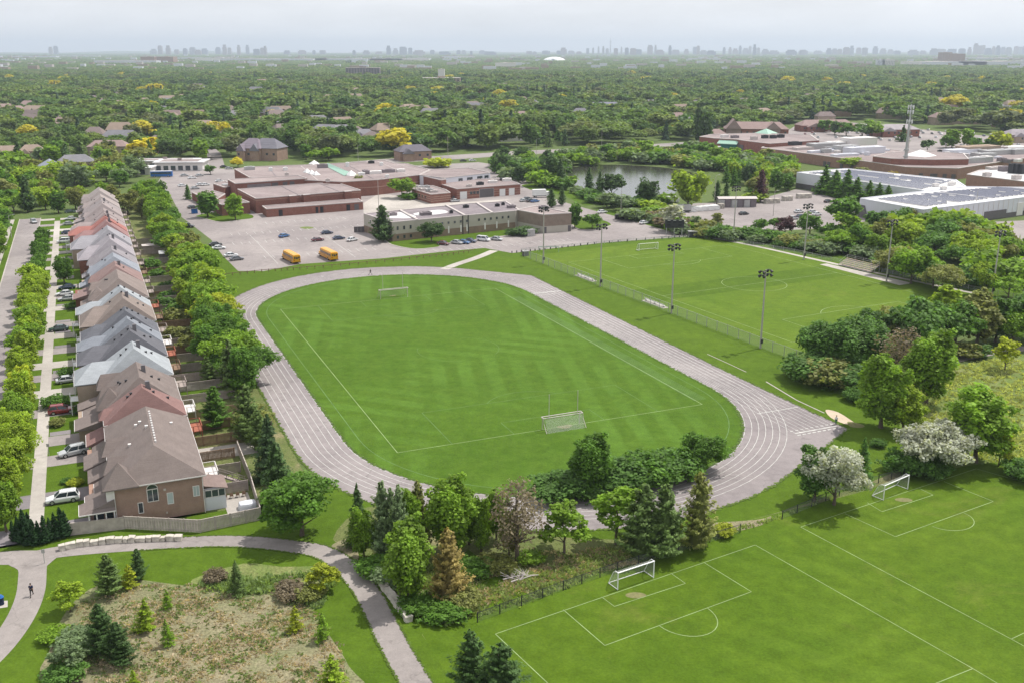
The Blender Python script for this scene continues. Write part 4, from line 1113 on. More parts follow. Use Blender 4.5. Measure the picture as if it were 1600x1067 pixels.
wall_item(S, 'door', (704,301), (713,299), 4.3, .5, 1.6, 0, 2.4, 'dark')
mb = MB(); c = at(354,306.5); mb.tube((0,0,0),(0,0,5.4),1.9,1.9,10); mb.tube((2.6,.6,0),(2.6,.6,4.8),1.5,1.5,10); obj('dust_collector', mb, M['grey_metal'], S, (c[0]-S.location.x, c[1]-S.location.y, 0))
for a, b in (((420,262),(432,276)),((470,259),(497,282)),((590,252),(640,274)),((612,254),(668,270)),((540,256),(583,279)),((440,291),(470,306)),((500,287),(533,300))):
    z_ = 7.2 if a[1] < 285 else 6.3; p, q = at(*a, z_), at(*b, z_); mb = MB(); mb.bar((p[0]-S.location.x,p[1]-S.location.y,z_-.24),(q[0]-S.location.x,q[1]-S.location.y,z_-.24),.35,.12); obj('roof_joint', mb, M['parapet' if a[0] % 20 else 'roof_dark'], S)
# green glazed spine with pyramid ends and skylights on the main roof
mb = MB(); o = (S.location.x, S.location.y)
q = [at(*p, 7.3) for p in ((508,259),(516,257.8),(553,271),(538,274.5))]; q = [(x-o[0], y-o[1], 7.1) for x, y in q]
mid = lambda a, b: ((a[0]+b[0])/2, (a[1]+b[1])/2, 8.4)
r0, r1 = mid(q[0], q[1]), mid(q[2], q[3])
mb.poly([q[0], q[3], r1, r0]); mb.poly([q[1], r0, r1, q[2]]); mb.poly([q[0], r0, q[1]]); mb.poly([q[3], q[2], r1]); obj('glazed_spine', mb, M['green_roof'], S)
def pyramid(R, name, px, z, w, h, mat):
    c = at(px[0], px[1], z); mb = MB(); k = w/2
    for a, b in (((-k,-k),(k,-k)),((k,-k),(k,k)),((k,k),(-k,k)),((-k,k),(-k,-k))): mb.poly([(a[0],a[1],0),(b[0],b[1],0),(0,0,h)])
    return obj(name, mb, M[mat], R, (c[0]-R.location.x, c[1]-R.location.y, z-.25), RZ+.3)
for p in ((480,269),(487,271),(494,273)): pyramid(S, 'skylight', p, 7.3, 3.2, 1.9, 'white')
pyramid(S, 'skylight', (549,273.5), 7.3, 4.6, 2.4, 'white'); pyramid(S, 'skylight', (491,256), 7.3, 4.5, 2.0, 'white')
for p, w, d, h, mt in (((423,267),1.6,1.6,1.6,'white'),((446,266),2,1.6,1.4,'white'),((390,265),5,3,1.5,'grey_metal'),((504,262),5,3,1.8,'roof_dark'),((586,271),6,3,1.2,'trim'),((607,269),6,3,1.4,'roof_dark'),((626,268),4,3,1.2,'trim'),((572,271),2.5,5,1.6,'roof_dark'),((543,260),1.5,1.5,2,'white'),((596,258.5),1.5,1.5,1.5,'white'),((580,255),3,2,1.2,'dark'),((605,277),1.5,1.2,1.2,'white'),((565,273),3,2,1.0,'white')): roof_unit(S, 'roof_unit', p, 7.2, w, d, h, mt)
for p in ((448,274.5),(512,284)): roof_unit(S, 'roof_unit', p, 7.4, 1.6, 1.6, 1.4, 'parapet')
for i, p in enumerate(((651,292.5),(658,295),(663,297),(671,299),(678,300),(666,294),(655,296.5))): roof_unit(S, 'roof_unit', p, 4.3, 3.2, 1.6, .8 + .4*(i % 2), 'grey_metal' if i % 2 else 'parapet')
for i, p in enumerate(((733,291),(750,288.5),(770,285),(776,282.5),(785,281.5),(792,282.5),(694,279.5),(706,283))): roof_unit(S, 'roof_unit', p, 5.0, 2.2+(i % 3), 1.8, .9 + .3*(i % 2), ('parapet','dark','trim')[i % 3])
# --- the long two-storey stucco annex and its windowless hall
A_ = thing('school_annex', 'long beige two storey annex with a flat dark roof and brown block base', 'building', at(700, 375))
block(A_, 'long_block', [(612.5,347.3),(805,329.3),(812,327.6),(791,314.5),(732,318),(568,333.7)], 6.9, 'stucco', 'roof_dark', cap=.5)
band(A_, 'base_course', [(568,333.7),(612.5,347.3),(805,329.3)], 6.9, 0, 2.5, 'stucco_base', .08)
for i in range(19):
    f = .04 + i*.05
    if i in (3, 4, 12): continue
    wall_item(A_, 'window', (612.5,347.3), (805,329.3), 6.9, f, .75, 3.9 + (.4 if i > 6 else 0), 5.2, 'glass', .10, 'stucco')
    if i in (0,1,2): wall_item(A_, 'window', (612.5,347.3), (805,329.3), 6.9, f, .8, .8, 1.9, 'glass', .14)
    if i in (8,10,11,14,16,18): wall_item(A_, 'downpipe', (612.5,347.3), (805,329.3), 6.9, f, .55, .9, 3.4, 'trim', .16)
for f in (.555, .60): wall_item(A_, 'drain_pipe', (612.5,347.3), (805,329.3), 6.9, f, .22, 0, 6.9, 'dark', .3)
for f in (.25,.6,): wall_item(A_, 'window', (568,333.7), (612.5,347.3), 6.9, f, 1.0, 3.8, 5.3, 'glass', .1, 'trim')
block(A_, 'windowless_hall', [(806.5,327.6),(848.5,335.3),(893,332.5),(838,321.3)], 7.0, 'gym', 'roof_gravel', cap=.5)
band(A_, 'base_course', [(806.5,327.6),(848.5,335.3),(893,332.5)], 7.0, 0, 2.5, 'stucco', .08)
for f in (.07, .93): wall_item(A_, 'door', (848.5,335.3), (893,332.5), 7.0, f, 1.2, .05, 2.3, 'clad_dark', .14)
o_ = (A_.location.x, A_.location.y)
for k, ((a, b)) in enumerate((((612.5+40,343.6),(625,328.5)),((612.5+114,336.8),(697,321)),((612.5+157,332.7),(745,317.3)))):
    p, q = at(*a, 6.95), at(*b, 6.95); mb = MB(); mb.bar((p[0]-o_[0],p[1]-o_[1],6.85),(q[0]-o_[0],q[1]-o_[1],6.85),.8,.5); obj('roof_divider', mb, M['parapet'], A_)
for pts in (((608,340),(618,333),(628,332),(650,338),(640,341),(620,341)), ((646,334),(668,330),(690,328),(700,332),(680,335.5),(655,337))):
    mb = MB(); mb.poly([(x-o_[0], y-o_[1], 6.64) for x, y in smooth([at(*p, 6.7) for p in pts], 3, True)]); obj('pale_roof_patch', mb, M['roof_white'], A_)
for p, w in (((615,336),2.4),((669,334.5),1.8),((705,332.6),1.2),((728,324),2),((777,322),1.6),((786,320),1.2),((799,324),3),((665,335),4),((849,325),3),((852,327.5),1.6)): roof_unit(A_, 'roof_unit', p, 6.9, w, w*.7, .9, 'dark' if w < 2.1 else 'roof_dark')
mb = MB(); c = at(828,369); mb.box(-1.5,1.5,-1.2,1.2,0,2.4); mb.box(-1.6,1.6,-1.3,1.3,2.4,2.5); mb.box(-.6,.6,-1.25,-1.2,.2,2.1)
tag(obj('storage_shed', mb, M['grey_metal'], None, c, RZ), 'small grey storage shed at the annex corner beside a dark shrub', 'shed')
mb = MB(); 
for k in range(5): mb.box(k*1.3-3, k*1.3-1.75, -.06, .06, 0, 2.1)
mb.box(-3,3.5,-.1,-.06,.3,.45); tag(obj('bin_enclosure', mb, M['clad_dark'], None, at(566,363), RZ-.1), 'dark bin enclosure screen at the left end of the beige annex', 'fence')

# --- grey-white warehouses with solar roofs
def solar(R, corners, z, rows, cols, gap=.42, seed=1, skip=.12):
    rnd = random.Random(seed); q = [np.array([*at(*p, z)]) - np.array([R.location.x, R.location.y]) for p in corners]
    f = lambda u, v: (q[0]*(1-u)+q[1]*u)*(1-v) + (q[3]*(1-u)+q[2]*u)*v
    for r in range(rows):
        mb = MB(); c = 0
        while c < cols:
            if rnd.random() < skip: c += rnd.choice((1,2,3)); continue
            n = min(rnd.choice((2,3,4,6)), cols-c); u0, u1 = (r+gap/2)/rows, (r+1-gap)/rows
            v0, v1 = (c+.03)/cols, (c+n-.03)/cols
            a, b, d, e = f(v0,u0), f(v1,u0), f(v1,u1), f(v0,u1)
            mb.poly([(*a,z-.12),(*b,z-.12),(*d,z+.12),(*e,z+.12)]); mb.poly([(*e,z+.12),(*d,z+.12),(*d,z-.26),(*e,z-.26)])
            c += n
        obj('solar_panel_row', mb, M['solar'], R)
W1 = thing('warehouse', 'farther white clad warehouse with a solar panel roof behind a row of conifers', 'warehouse', at(1300, 300))
w1 = [(1245,269.5),(1448,298.5),(1510,291.5),(1494,281),(1323,263.4)]
block(W1, 'hall', w1, 7.6, 'clad_white', 'roof_white', cap=.6, capm='clad_white')
band(W1, 'dark_base', [(1245,269.5),(1448,298.5)], 7.6, 0, 2.4, 'clad_dark', .1)
solar(W1, [(1262,270.3),(1440,295.5),(1488,282.5),(1328,265.5)], 7.7, 12, 30, seed=2)
W2 = thing('warehouse', 'nearer white clad warehouse with a solar panel roof beyond the big trees', 'warehouse', at(1450, 345))
w2 = [(1344,310),(1442.5,327.7),(1660,301),(1630,293),(1510,291.6),(1440,299)]
block(W2, 'hall', w2, 7.6, 'clad_white', 'roof_white', cap=.6, capm='clad_white')
band(W2, 'dark_base', [(1344,310),(1442.5,327.7),(1660,301)], 7.6, 0, 2.0, 'clad_dark', .1)
for a, b in (((1344,310),(1442.5,327.7)),):
    p, d, nn, L = wall_frame(W2, a, b, 7.6); o = p + nn*.14
    for s0, s1, s2 in ((0, 5.5, 3.2), (L, L-8, L-4.5)):
        mb = MB(); a0 = o + d*s0; b0 = o + d*s1; b1 = o + d*s2
        mb.poly([(a0.x,a0.y,0),(b0.x,b0.y,0),(b1.x,b1.y,5.0),(a0.x,a0.y,5.0)]); obj('corner_panel', mb, M['clad_dark'], W2)
    mb = MB()
    for i in range(int(L/1.2)): c = o + d*(i*1.2) - nn*.1; mb.box(c.x-.03, c.x+.03, c.y-.03, c.y+.03, 2.0, 7.3)
    obj('cladding_rib', mb, M['clad_white'], W2)
p, d, nn, L = wall_frame(W2, (1442.5,327.7), (1660,301), 7.6)
for i in range(int(L/3.2)):
    c = p + d*(i*3.2+1.6) + nn*.1; mb = MB(); mb.bar((c.x-d.x*.09, c.y-d.y*.09, 4.7), (c.x+d.x*.09, c.y+d.y*.09, 4.7), .12, 5.2); obj('cladding_rib', mb, M['trim'], W2)
for f, w, m_ in ((.30,9,'clad_dark'),(.50,14,'clad_dark'),(.68,4,'trim'),(.76,8,'clad_dark')): wall_item(W2, 'loading_dock', (1442.5,327.7), (1660,301), 7.6, f, w, .4, 3.6 if w > 5 else 5.5, m_, .3)
wall_item(W2, 'loading_door', (1344,310), (1442.5,327.7), 7.6, .34, 8, .1, 2.2, 'trim', .3)
solar(W2, [(1370,310.5),(1446,322),(1546,310),(1462,300.5)], 7.7, 14, 22, seed=3)
solar(W2, [(1466,300.2),(1550,309.6),(1648,298.5),(1560,292.4)], 7.7, 14, 22, seed=5)
for p in ((1462,291),(1474,295.5),(1486,289),(1488,288)): roof_unit(W1, 'roof_unit', p, 7.7, 2.6, 1.6, 1.2, 'trim')
# --- shopping mall
ML = thing('shopping_mall', 'sprawling red brick shopping mall with cluttered flat roofs beyond the warehouses', 'mall', at(1300, 262))
block(ML, 'department_store', [(1093,213.7),(1116,216.2),(1151,218),(1167.5,220.6),(1202.5,224.6),(1280,219.4),(1267,211),(1182,208),(1112,210)], 8.2, 'brick_red', 'roof_gravel', cap=.8)
block(ML, 'arcade', [(1189,230.8),(1260,240),(1366,254),(1416,261),(1497,263.2),(1600,247.5),(1700,236),(1690,228),(1600,229),(1500,233),(1420,237),(1366,231),(1340,227),(1280,221),(1203,225.5)], 6.0, 'brick_mall', 'roof_gravel', cap=.8)
block(ML, 'clerestory_block', [(1364,244.4),(1392.5,247.8),(1460,249.5),(1514,248.5),(1506,240),(1440,236),(1385,239)], 9.0, 'brick_red', 'roof_gravel', cap=.6)
block(ML, 'corner_store', [(1510.6,272.6),(1599,283.6),(1700,294),(1700,272),(1600,261),(1530,266)], 7.6, 'brick_mall', 'roof_white', cap=.8)
for k, f in enumerate((.12,.17,.30,.34,.44,.48,.58,.62,.66,.76,.80,.90,.94)): wall_item(ML, 'window', (1392.5,247.8), (1514,248.5), 9.0, f, 1.8, 6.9, 7.9, 'trim', .3)
for f in (.52,.58,.76,.93,.30): wall_item(ML, 'door', (1416,261), (1497,263.2), 6.0, f, 2.0, .1, 2.8, 'clad_dark', .3)
for f in (.3,.36,.55,.7): wall_item(ML, 'door', (1260,240), (1366,254), 6.0, f, 2.2, .1, 2.8, 'clad_dark', .3)
wall_item(ML, 'entrance', (1116,216.2), (1151,218), 8.2, .68, 12, .1, 5.0, 'teal', .4)
p, d, nn, L = wall_frame(ML, (1116,216.2), (1151,218), 8.2); c = p + d*L*.68; mb = MB()
a0, a1 = c - d*7, c + d*7; b0, b1 = a0 + nn*4, a1 + nn*4
mb.poly([(a0.x,a0.y,7.2),(a1.x,a1.y,7.2),(b1.x,b1.y,5.2),(b0.x,b0.y,5.2)]); mb.poly([(b0.x,b0.y,5.2),(b1.x,b1.y,5.2),(b1.x,b1.y,4.9),(b0.x,b0.y,4.9)]); obj('awning', mb, M['green_roof'], ML)
wall_item(ML, 'entrance', (1151,218), (1167.5,220.6), 8.2, .4, 8, .1, 5.0, 'clad_dark', .4)
for px, z, w, d_, h, mt in (((1290,231.5),6,24,8,3.2,'grey_metal'),((1321,236.5),6,14,8,3.6,'grey_metal'),((1350,239.5),6,26,7,3.8,'clad_white'),((1341,226),6,22,10,4.6,'trim'),((1275,229),6,8,6,2.2,'dark'),((1308,227),6,16,6,2.4,'trim'),((1256,233.5),6,14,5,1.4,'parapet'),((1285,238),6,20,4,1.2,'clad_white'),((1320,243.5),6,18,4,1.2,'clad_white'),((1527,239),6,26,10,4.2,'brick_tan'),((1502,241),6,22,8,3.0,'clad_white'),((1555,241),6,20,8,2.6,'grey_metal'),((1575,236),6,26,8,2.6,'trim'),((1540,246),6,12,5,2.4,'grey_metal'),((1590,240),6,14,8,2.8,'grey_metal'),((1523,253.5),6,20,6,2.6,'grey_metal'),((1541,252.5),6,5,5,3,'trim'),((1562,238),6,8,4,3.4,'parapet'),((1242,226.5),8.2,7,5,2.0,'dark'),((1195,216),8.2,4,3,2,'dark'),((1208,216),8.2,4,3,2,'dark'),((1220,215),8.2,4,3,2,'dark'),((1178,218),8.2,4,3,2,'parapet'),((1148,215.5),8.2,5,3,1.6,'roof_dark'),((1132,214.5),8.2,5,3,1.6,'trim'),((1583,270),7.6,4,3,4.4,'dark'),((1589,270.5),7.6,4,3,4.4,'dark'),((1597,271),7.6,4,3,4.4,'dark'),((1571,267),7.6,6,4,2.2,'roof_dark'),((1542,275),7.6,3.5,2.5,1.6,'parapet'),((1588,280),7.6,4,2.5,1.8,'parapet'),((1558,264),7.6,12,4,1.2,'parapet')): roof_unit(ML, 'roof_unit', px, z, w, d_, h, mt)
rnd = random.Random(11)
for i in range(46):
    x = rnd.uniform(1290, 1595); y0 = 228 + (x-1290)*.05; roof_unit(ML, 'roof_unit', (x, rnd.uniform(y0+2, y0+12)), 6, rnd.uniform(2,6), rnd.uniform(2,4), rnd.uniform(.8,2.2), rnd.choice(('grey_metal','trim','parapet','clad_white','roof_dark','dark')))
pyramid(ML, 'skylight', (1437,243), 9, 13, 3.2, 'white'); pyramid(ML, 'pavilion_roof', (1197,208), 8.2, 12, 3.2, 'green_roof')

# --- houses and blocks scattered among the trees further off
def far_house(px, w, d, ez, rzh, rc, wc, rz, label=None, group=None, cat='house', wings=1, name='suburban_house', z_px=0, windows=True):
    c = at(px[0], px[1])
    R = thing(name, label, cat, c, rz, group)
    co, si = math.cos(rz), math.sin(rz)
    EXCL.append([(c[0]+co*u-si*v, c[1]+si*u+co*v) for u, v in ((-w/2-4,-d/2-17),(w/2+4,-d/2-17),(w/2+3,d/2+2),(-w/2-3,d/2+2))])
    mb = MB(); mb.box(-w/2, w/2, -d/2, d/2, 0, ez)
    if wings: mb.box(-w*.42, -w*.1, -d/2-3, -d/2, 0, ez*.8)
    obj('wall', mb, M[wc], R)
    mb = MB(); axis = 'x' if w > d else 'y'
    hip(mb, -w/2-.5, w/2+.5, -d/2-.5, d/2+.5, ez, rzh, axis=axis, inset=min(w, d)*.36)
    if wings: hip(mb, -w*.42-.4, -w*.1+.4, -d/2-3.4, d*.1, ez*.8+.1, (ez+rzh)/2, axis='y', inset=.8, g1=True)
    obj('roof', mb, roofm(rc), R)
    if windows:
        n = max(2, int(w/4.5))
        for k in range(n):
            x = -w/2 + w*(k+.5)/n; mb = MB(); y = -d/2 - (3.06 if wings and -w*.42 < x < -w*.1 else .06)
            if wings and abs(x + w*.42) < 1 or wings and abs(x + w*.1) < 1: continue
            mb.box(x-.7, x+.7, y, y+.05, ez*.45, ez*.45+1.4); obj('window', mb, M['glass'], R)
    return R
BRN, GRY, TAN_, PNK = (.20,.16,.15), (.20,.195,.21), (.27,.21,.17), (.28,.205,.19)
FH = [ # px, w, d, roof colour, wall, label
 ((12,252),18,12,TAN_,'brick_tan','tan roofed house at the far left edge behind the first trees'),
 ((52,250),14,11,TAN_,'brick_tan','tan roofed house next left of the blue grey house'),
 ((80,277),16,11,(.26,.28,.33),'trim','blue grey house with a white gable in the trees beyond the row of houses'),
 ((120,268),18,12,GRY,'brick_tan','grey brown roofed house right of the blue grey one'),
 ((172,242),24,12,PNK,'brick_tan','wide pinkish roofed house left of the bright yellow tree'),
 ((252,230),20,12,BRN,'brick_pink','brown roofed house just behind the bright yellow tree'),
 ((268,238),18,12,BRN,'brick_pink','brown roofed house right of the bright yellow tree'),
 ((318,206),20,12,TAN_,'brick_pink','tan roofed house above the side street'),
 ((344,213),20,12,PNK,'brick_pink','pinkish roofed house behind the side street trees'),
 ((362,221),16,11,BRN,'brick_pink','brown roofed house behind the side street, farther right'),
 ((398,250),15,14,(.21,.18,.21),'brick_pink','tall grey gabled town house beside the school, left one'),
 ((421,250),18,14,(.18,.175,.20),'brick_pink','tall grey gabled town house beside the school, right one'),
 ((408,199),22,12,PNK,'brick_tan','pinkish roofed house below the yellow trees in the middle distance'),
 ((430,194),20,12,TAN_,'brick_tan','tan roofed house below the yellow trees in the middle distance'),
 ((466,196),20,12,BRN,'brick_tan','brown roofed house right of the yellow blossom trees'),
 ((496,197),20,12,GRY,'brick_tan','grey roofed house among the trees left of the terraces'),
 ((535,214),16,12,GRY,'brick_pink','first of the stepped grey roofs behind the school'),
 ((552,217),16,12,BRN,'brick_pink','second of the stepped roofs behind the school'),
 ((568,222),16,12,GRY,'brick_pink','third of the stepped grey roofs behind the school'),
 ((583,226),16,12,BRN,'brick_pink','last of the stepped roofs behind the school'),
 ((605,228),20,12,TAN_,'brick_tan','tan roofed house behind the green hedge left of the big yellow tree'),
 ((645,250),20,13,(.14,.13,.15),'brick_pink','dark house with bay windows on the main road'),
 ((622,192),24,12,BRN,'brick_pink','brown roofed house above the smaller yellow tree'),
 ((652,194),24,12,PNK,'brick_pink','pinkish roofed house between the two yellow trees'),
 ((685,199),24,12,PNK,'brick_tan','pinkish roofed house right of the big yellow tree'),
 ((735,178),30,12,(.16,.15,.17),'trim','dark roofed house with pale walls behind the purple tree'),
 ((778,218),26,13,PNK,'brick_tan','pinkish brown roofed house behind the main road hedge'),
 ((803,220),26,13,(.30,.30,.31),'trim','pale grey roofed house behind the main road hedge'),
 ((916,174),30,12,(.20,.20,.24),'trim','left of the two grey townhouse blocks with many gables'),
 ((944,173),34,12,(.20,.20,.24),'trim','right of the two grey townhouse blocks with many gables'),
 ((1045,158),30,12,TAN_,'trim','tan roofed house on the slope above the pond'),
 ((1130,199),26,13,BRN,'brick_pink','brown roofed house behind the mall, left of the pink church hall'),
 ((1112,222),18,10,PNK,'trim','small pale kiosk like house at the mall corner'),
 ((1288,205),46,16,PNK,'brick_red','long low retail building with a pink roof beyond the car park'),
 ((1318,170),40,14,(.22,.22,.27),'trim','long grey roofed block behind the mall car park'),
 ((1296,172),20,12,GRY,'brick_tan','grey roofed house left of the long grey block'),
 ((1365,172),26,12,BRN,'brick_tan','brown roofed house behind the parkland trees'),
 ((1395,213),34,18,(.33,.30,.31),'brick_red','pale roofed house with brick chimneys left of the radio tower'),
 ((1545,178),40,14,(.33,.33,.36),'trim','long grey roofed hall at the top right, behind the conifers'),
 ((1592,222),24,16,(.29,.26,.28),'brick_tan','large grey roofed house at the right edge'),
 ((1570,196),26,12,TAN_,'trim','flat tan roofed pavilion between conifers near the right edge')]
rnd = random.Random(21)
for i, (px, w, d, rc, wc, lab) in enumerate(FH):
    rz = RZ + rnd.choice((0, 0, math.pi/2)) if w < 22 else RZ*.3
    if i in (10, 11): rz = -.25
    far_house(px, w, d, 5.6 if i not in (10,11,33) else (7.5 if i < 12 else 5), 9.2 if i not in (10,11) else 13, rc, wc, rz, lab, 'houses among the trees')
C_ = far_house((1180,213), 48, 18, 6, 11, PNK, 'brick_red', -.12, 'pink roofed church hall with a tall gable behind the mall', None, 'hall', wings=0, name='church_hall')
mb = MB(); hip(mb, -24,-12,-13,2,6.2,13.5,axis='y',inset=.5,g0=True,g1=True); hip(mb, 6,18,-12,2,6.2,11.5,axis='y',inset=.5,g0=True,g1=True); mb.box(-23.5,-12.5,-12,-9,0,6); mb.box(6.5,17.5,-11,-9,0,6); obj('gable', mb, roofm(PNK), C_)
rc_ = (PNK, BRN, GRY, TAN_)
for k in range(165):
    for _t in range(20):
        x = rnd.uniform(5, 1595) if k < 120 else rnd.uniform(5, 640); y = rnd.uniform(120, 200) if k % 3 else rnd.uniform(150, 215) if k < 120 else rnd.uniform(175, 232)
        c = at(x, y)
        if not any(inside(e, *c) for e in EXCL): break
    far_house((x, y), rnd.uniform(14, 26), rnd.uniform(10, 13), rnd.uniform(5.5, 7), rnd.uniform(10, 12), rc_[k % 4], ('brick_tan','brick_pink','trim')[k % 3], rnd.uniform(-.4,.8), 'roof half hidden in the distant woods', 'far roofs in the woods', wings=0, windows=False)
# plaza buildings left of the school
for px, w, d, h, m_, lab in (((262,262),34,12,4.0,'garage','curved white fronted shop building beyond the blue bus'),((285,265),26,16,4.4,'trim','small white plaza building with a brown roof beside the side street'),((218,272),14,10,3.4,'trim','white roofed shop unit left of the plaza')):
    R = thing('shop_building', lab, 'shop', at(*px), RZ*.2); mb = MB(); mb.box(-w/2,w/2,-d/2,d/2,0,h); obj('wall', mb, M[m_], R)
    mb = MB(); mb.box(-w/2-1,w/2+1,-d/2-1,d/2+1,h,h+.5); ro = obj('roof', mb, M['roof_white'], R); mb = MB(); mb.box(-w/2+2,w/2-3,-d/2+2,d/2-2,h+.5,h+.62); mb.box(-2,0,-1,1,h+.62,h+1.8); obj('roof_deck', mb, M['roof_gravel'], R)
    for k in range(int(w/4)): mb = MB(); x = -w/2+2+k*4; mb.box(x-1.3,x+1.3,-d/2-.05,-d/2+.02,.3,2.8); obj('shop_window', mb, M['glass'], R)
    EXCL.append([(R.location.x+u, R.location.y+v) for u, v in ((-w/2,-d/2-6),(w/2,-d/2-6),(w/2,d/2),(-w/2,d/2))])
# apartments and big boxes far away
def slab_block(px, w, d, h, mat, label, cat='building', cols=0, floors=0, name='apartment_block', rz=0, group=None):
    c = at(*px); R = thing(name, label, cat, c, rz, group); mb = MB(); mb.box(-w/2,w/2,-d/2,d/2,0,h); mb.box(-w*.1,w*.1,-d*.2,d*.2,h,h+3 if floors else h+1.5); obj('wall', mb, M[mat], R)
    mb = MB(); mb.box(-w/2-.3,w/2+.3,-d/2-.3,d/2+.3,h-.2,h+.4); obj('parapet', mb, M['parapet'], R)
    for fl in range(floors):
        mb = MB(); z = 1.2 + fl*3.0
        for k in range(cols): x = -w/2 + w*(k+.5)/cols; mb.box(x-w/cols*.3, x+w/cols*.3, -d/2-.08, -d/2+.02, z, z+1.5)
        obj('window_row', mb, M['glass'], R)
    EXCL.append([(c[0]-w/2,c[1]-d/2-15),(c[0]+w/2,c[1]-d/2-15),(c[0]+w/2,c[1]+d/2),(c[0]-w/2,c[1]+d/2)])
slab_block((568,124),80,20,26,'roof_dark','grey brown apartment block above the woods, left of centre',cols=12,floors=8)
slab_block((690,136),70,24,16,'brick_tan','pale tan apartment block with a white tower in the woods',cols=10,floors=5)
slab_block((690,128),14,14,26,'trim','thin white stair tower beside the tan apartment block')
slab_block((670,124),150,30,7,'trim','long low white building behind the tan apartment block',name='warehouse')
slab_block((1374,109),26,20,34,'clad_white','first pale apartment tower of the group near the right horizon',cols=5,floors=10)
slab_block((1386,109),44,20,34,'trim','second pale apartment block of the group near the right horizon',cols=8,floors=10)
slab_block((868,125),130,30,6,'trim','long white roofed building in the woods below the white dome',name='warehouse')
slab_block((926,123),120,30,6,'clad_white','long pale roofed building in the woods right of centre',name='warehouse')
for i, (x, y, w, h) in enumerate(((200,104,600,14),(235,103,420,26),(262,103,500,26),(300,96.5,900,16),(350,98,700,14),(405,99,900,14),(445,99.5,700,14),(480,99,500,12),(545,99,900,14),(590,99.5,600,14),(625,99.5,700,12),(655,98,300,12),(714,93.5,500,16),(728,94,300,16),(120,92,900,16),(60,93,700,16),(1455,106.5,500,14),(1490,107,500,14),(1530,107,420,14),(1560,105.5,600,16),(1590,106,400,14),(1475,101,300,38),(1490,102,500,34),(1520,97,900,16),(1570,98,700,16),(790,110,160,8),(1100,98,400,12))):
    slab_block((x, y), w*(.45 if h < 25 else .15), 60, max(24, h*1.5), ('clad_white','trim','clad_white','brick_pink')[i % 3 if h < 25 else 3], 'pale industrial block on the far plain', name='warehouse', group='industrial sheds on the far plain')
c = at(866,98.5); R = thing('sports_dome', 'bright white air dome on the plain near the horizon', 'dome', c); mb = MB()
W_, D_, H_ = 70, 45, 16; N = 20
for j in range(8):
    for i in range(N):
        P = lambda i, j: (W_*math.cos(2*math.pi*i/N)*math.cos(math.pi/2*j/8), D_*math.sin(2*math.pi*i/N)*math.cos(math.pi/2*j/8), H_*2.0*math.sin(math.pi/2*j/8))
        mb.poly([P(i,j),P(i+1,j),P(i+1,j+1),P(i,j+1)])
obj('membrane', mb, M['white_metal'], R)
# --- skyline on the horizon
ZR1=[(715,228,30),(745,212,20),(782,212,22),(820,230,20),(860,225,20),(895,220,30),(920,232,30),(950,226,30),(1012,220,25),(1043,208,20),(1065,222,15),(1108,210,14),(1148,210,16),(1190,228,30),(1215,222,15),(1230,214,14),(1330,235,30),(1400,234,40),(1455,234,15),(1495,234,30),(238,218,16),(262,214,18)]
ZR2=[(70,234,15),(127,235,35),(185,240,30),(230,213,22),(262,225,25),(298,218,35),(330,222,20),(370,234,60),(432,233,22),(490,240,60),(553,234,20),(577,234,22),(612,238,12),(662,235,32),(700,240,60),(880,238,30),(905,240,20),(957,236,35),(1015,236,20),(1038,222,30),(1075,236,30),(1110,240,25),(1150,225,14),(1175,222,8),(1200,216,8),(1222,215,10),(1240,225,14),(1280,225,20),(1306,218,8),(1330,222,18),(1360,225,30),(1385,230,30),(1438,210,26),(1463,210,10),(1485,232,40),(1530,212,14),(1555,232,40)]
ZR3=[(36,228,22),(75,218,20),(90,213,14),(115,234,30),(150,235,40),(210,220,12),(238,220,14),(262,226,25),(284,213,12),(310,224,30),(330,214,12),(350,207,14),(368,222,14),(400,228,30),(440,235,50),(520,232,50),(575,232,40),(645,236,40),(695,225,25),(720,226,25),(745,228,20),(775,220,30),(800,213,18),(832,222,22),(860,222,26),(909,216,24),(945,226,30),(980,230,25),(1010,236,30),(1085,232,50),(1130,236,30),(1180,226,35),(1215,228,40),(1260,228,40),(1310,226,30),(1345,220,14),(1372,202,18),(1390,212,20),(1407,210,14),(1430,224,30),(1455,216,12),(1475,212,16),(1500,218,22),(1525,220,25),(1560,215,18),(1580,218,18),(1597,215,18)]
rnd = random.Random(9)
mbs = [MB(), MB(), MB()]
for k in range(420):
    D = 3000*math.exp(rnd.uniform(0, 1.25)); x = rnd.uniform(-.56, .56)*D
    w = rnd.uniform(14, 42); q = mbs[k % 3]; q.box(x-w/2, x+w/2, D-8, D+8, 0, rnd.uniform(13, 19)*(1+D/16000))
mb = MB()
for i, q in enumerate(mbs):
    n0 = len(mb.v); mb.v += q.v; mb.f += [tuple(a+n0 for a in f) for f in q.f]; mb.m += [i]*len(q.f)
tag(obj('distant_roofs', mb, [M['clad_white'], M['brick_tan'], M['parapet']]), 'pale roofs breaking the tree cover across the far plain', kind='stuff')
TM = [plain('tower_concrete', (.30,.31,.34), .7, var=.08, scale=.01), plain('tower_glass', (.13,.16,.22), .3, var=.1, scale=.01), plain('tower_brick', (.26,.22,.21), .8, var=.1, scale=.01)]
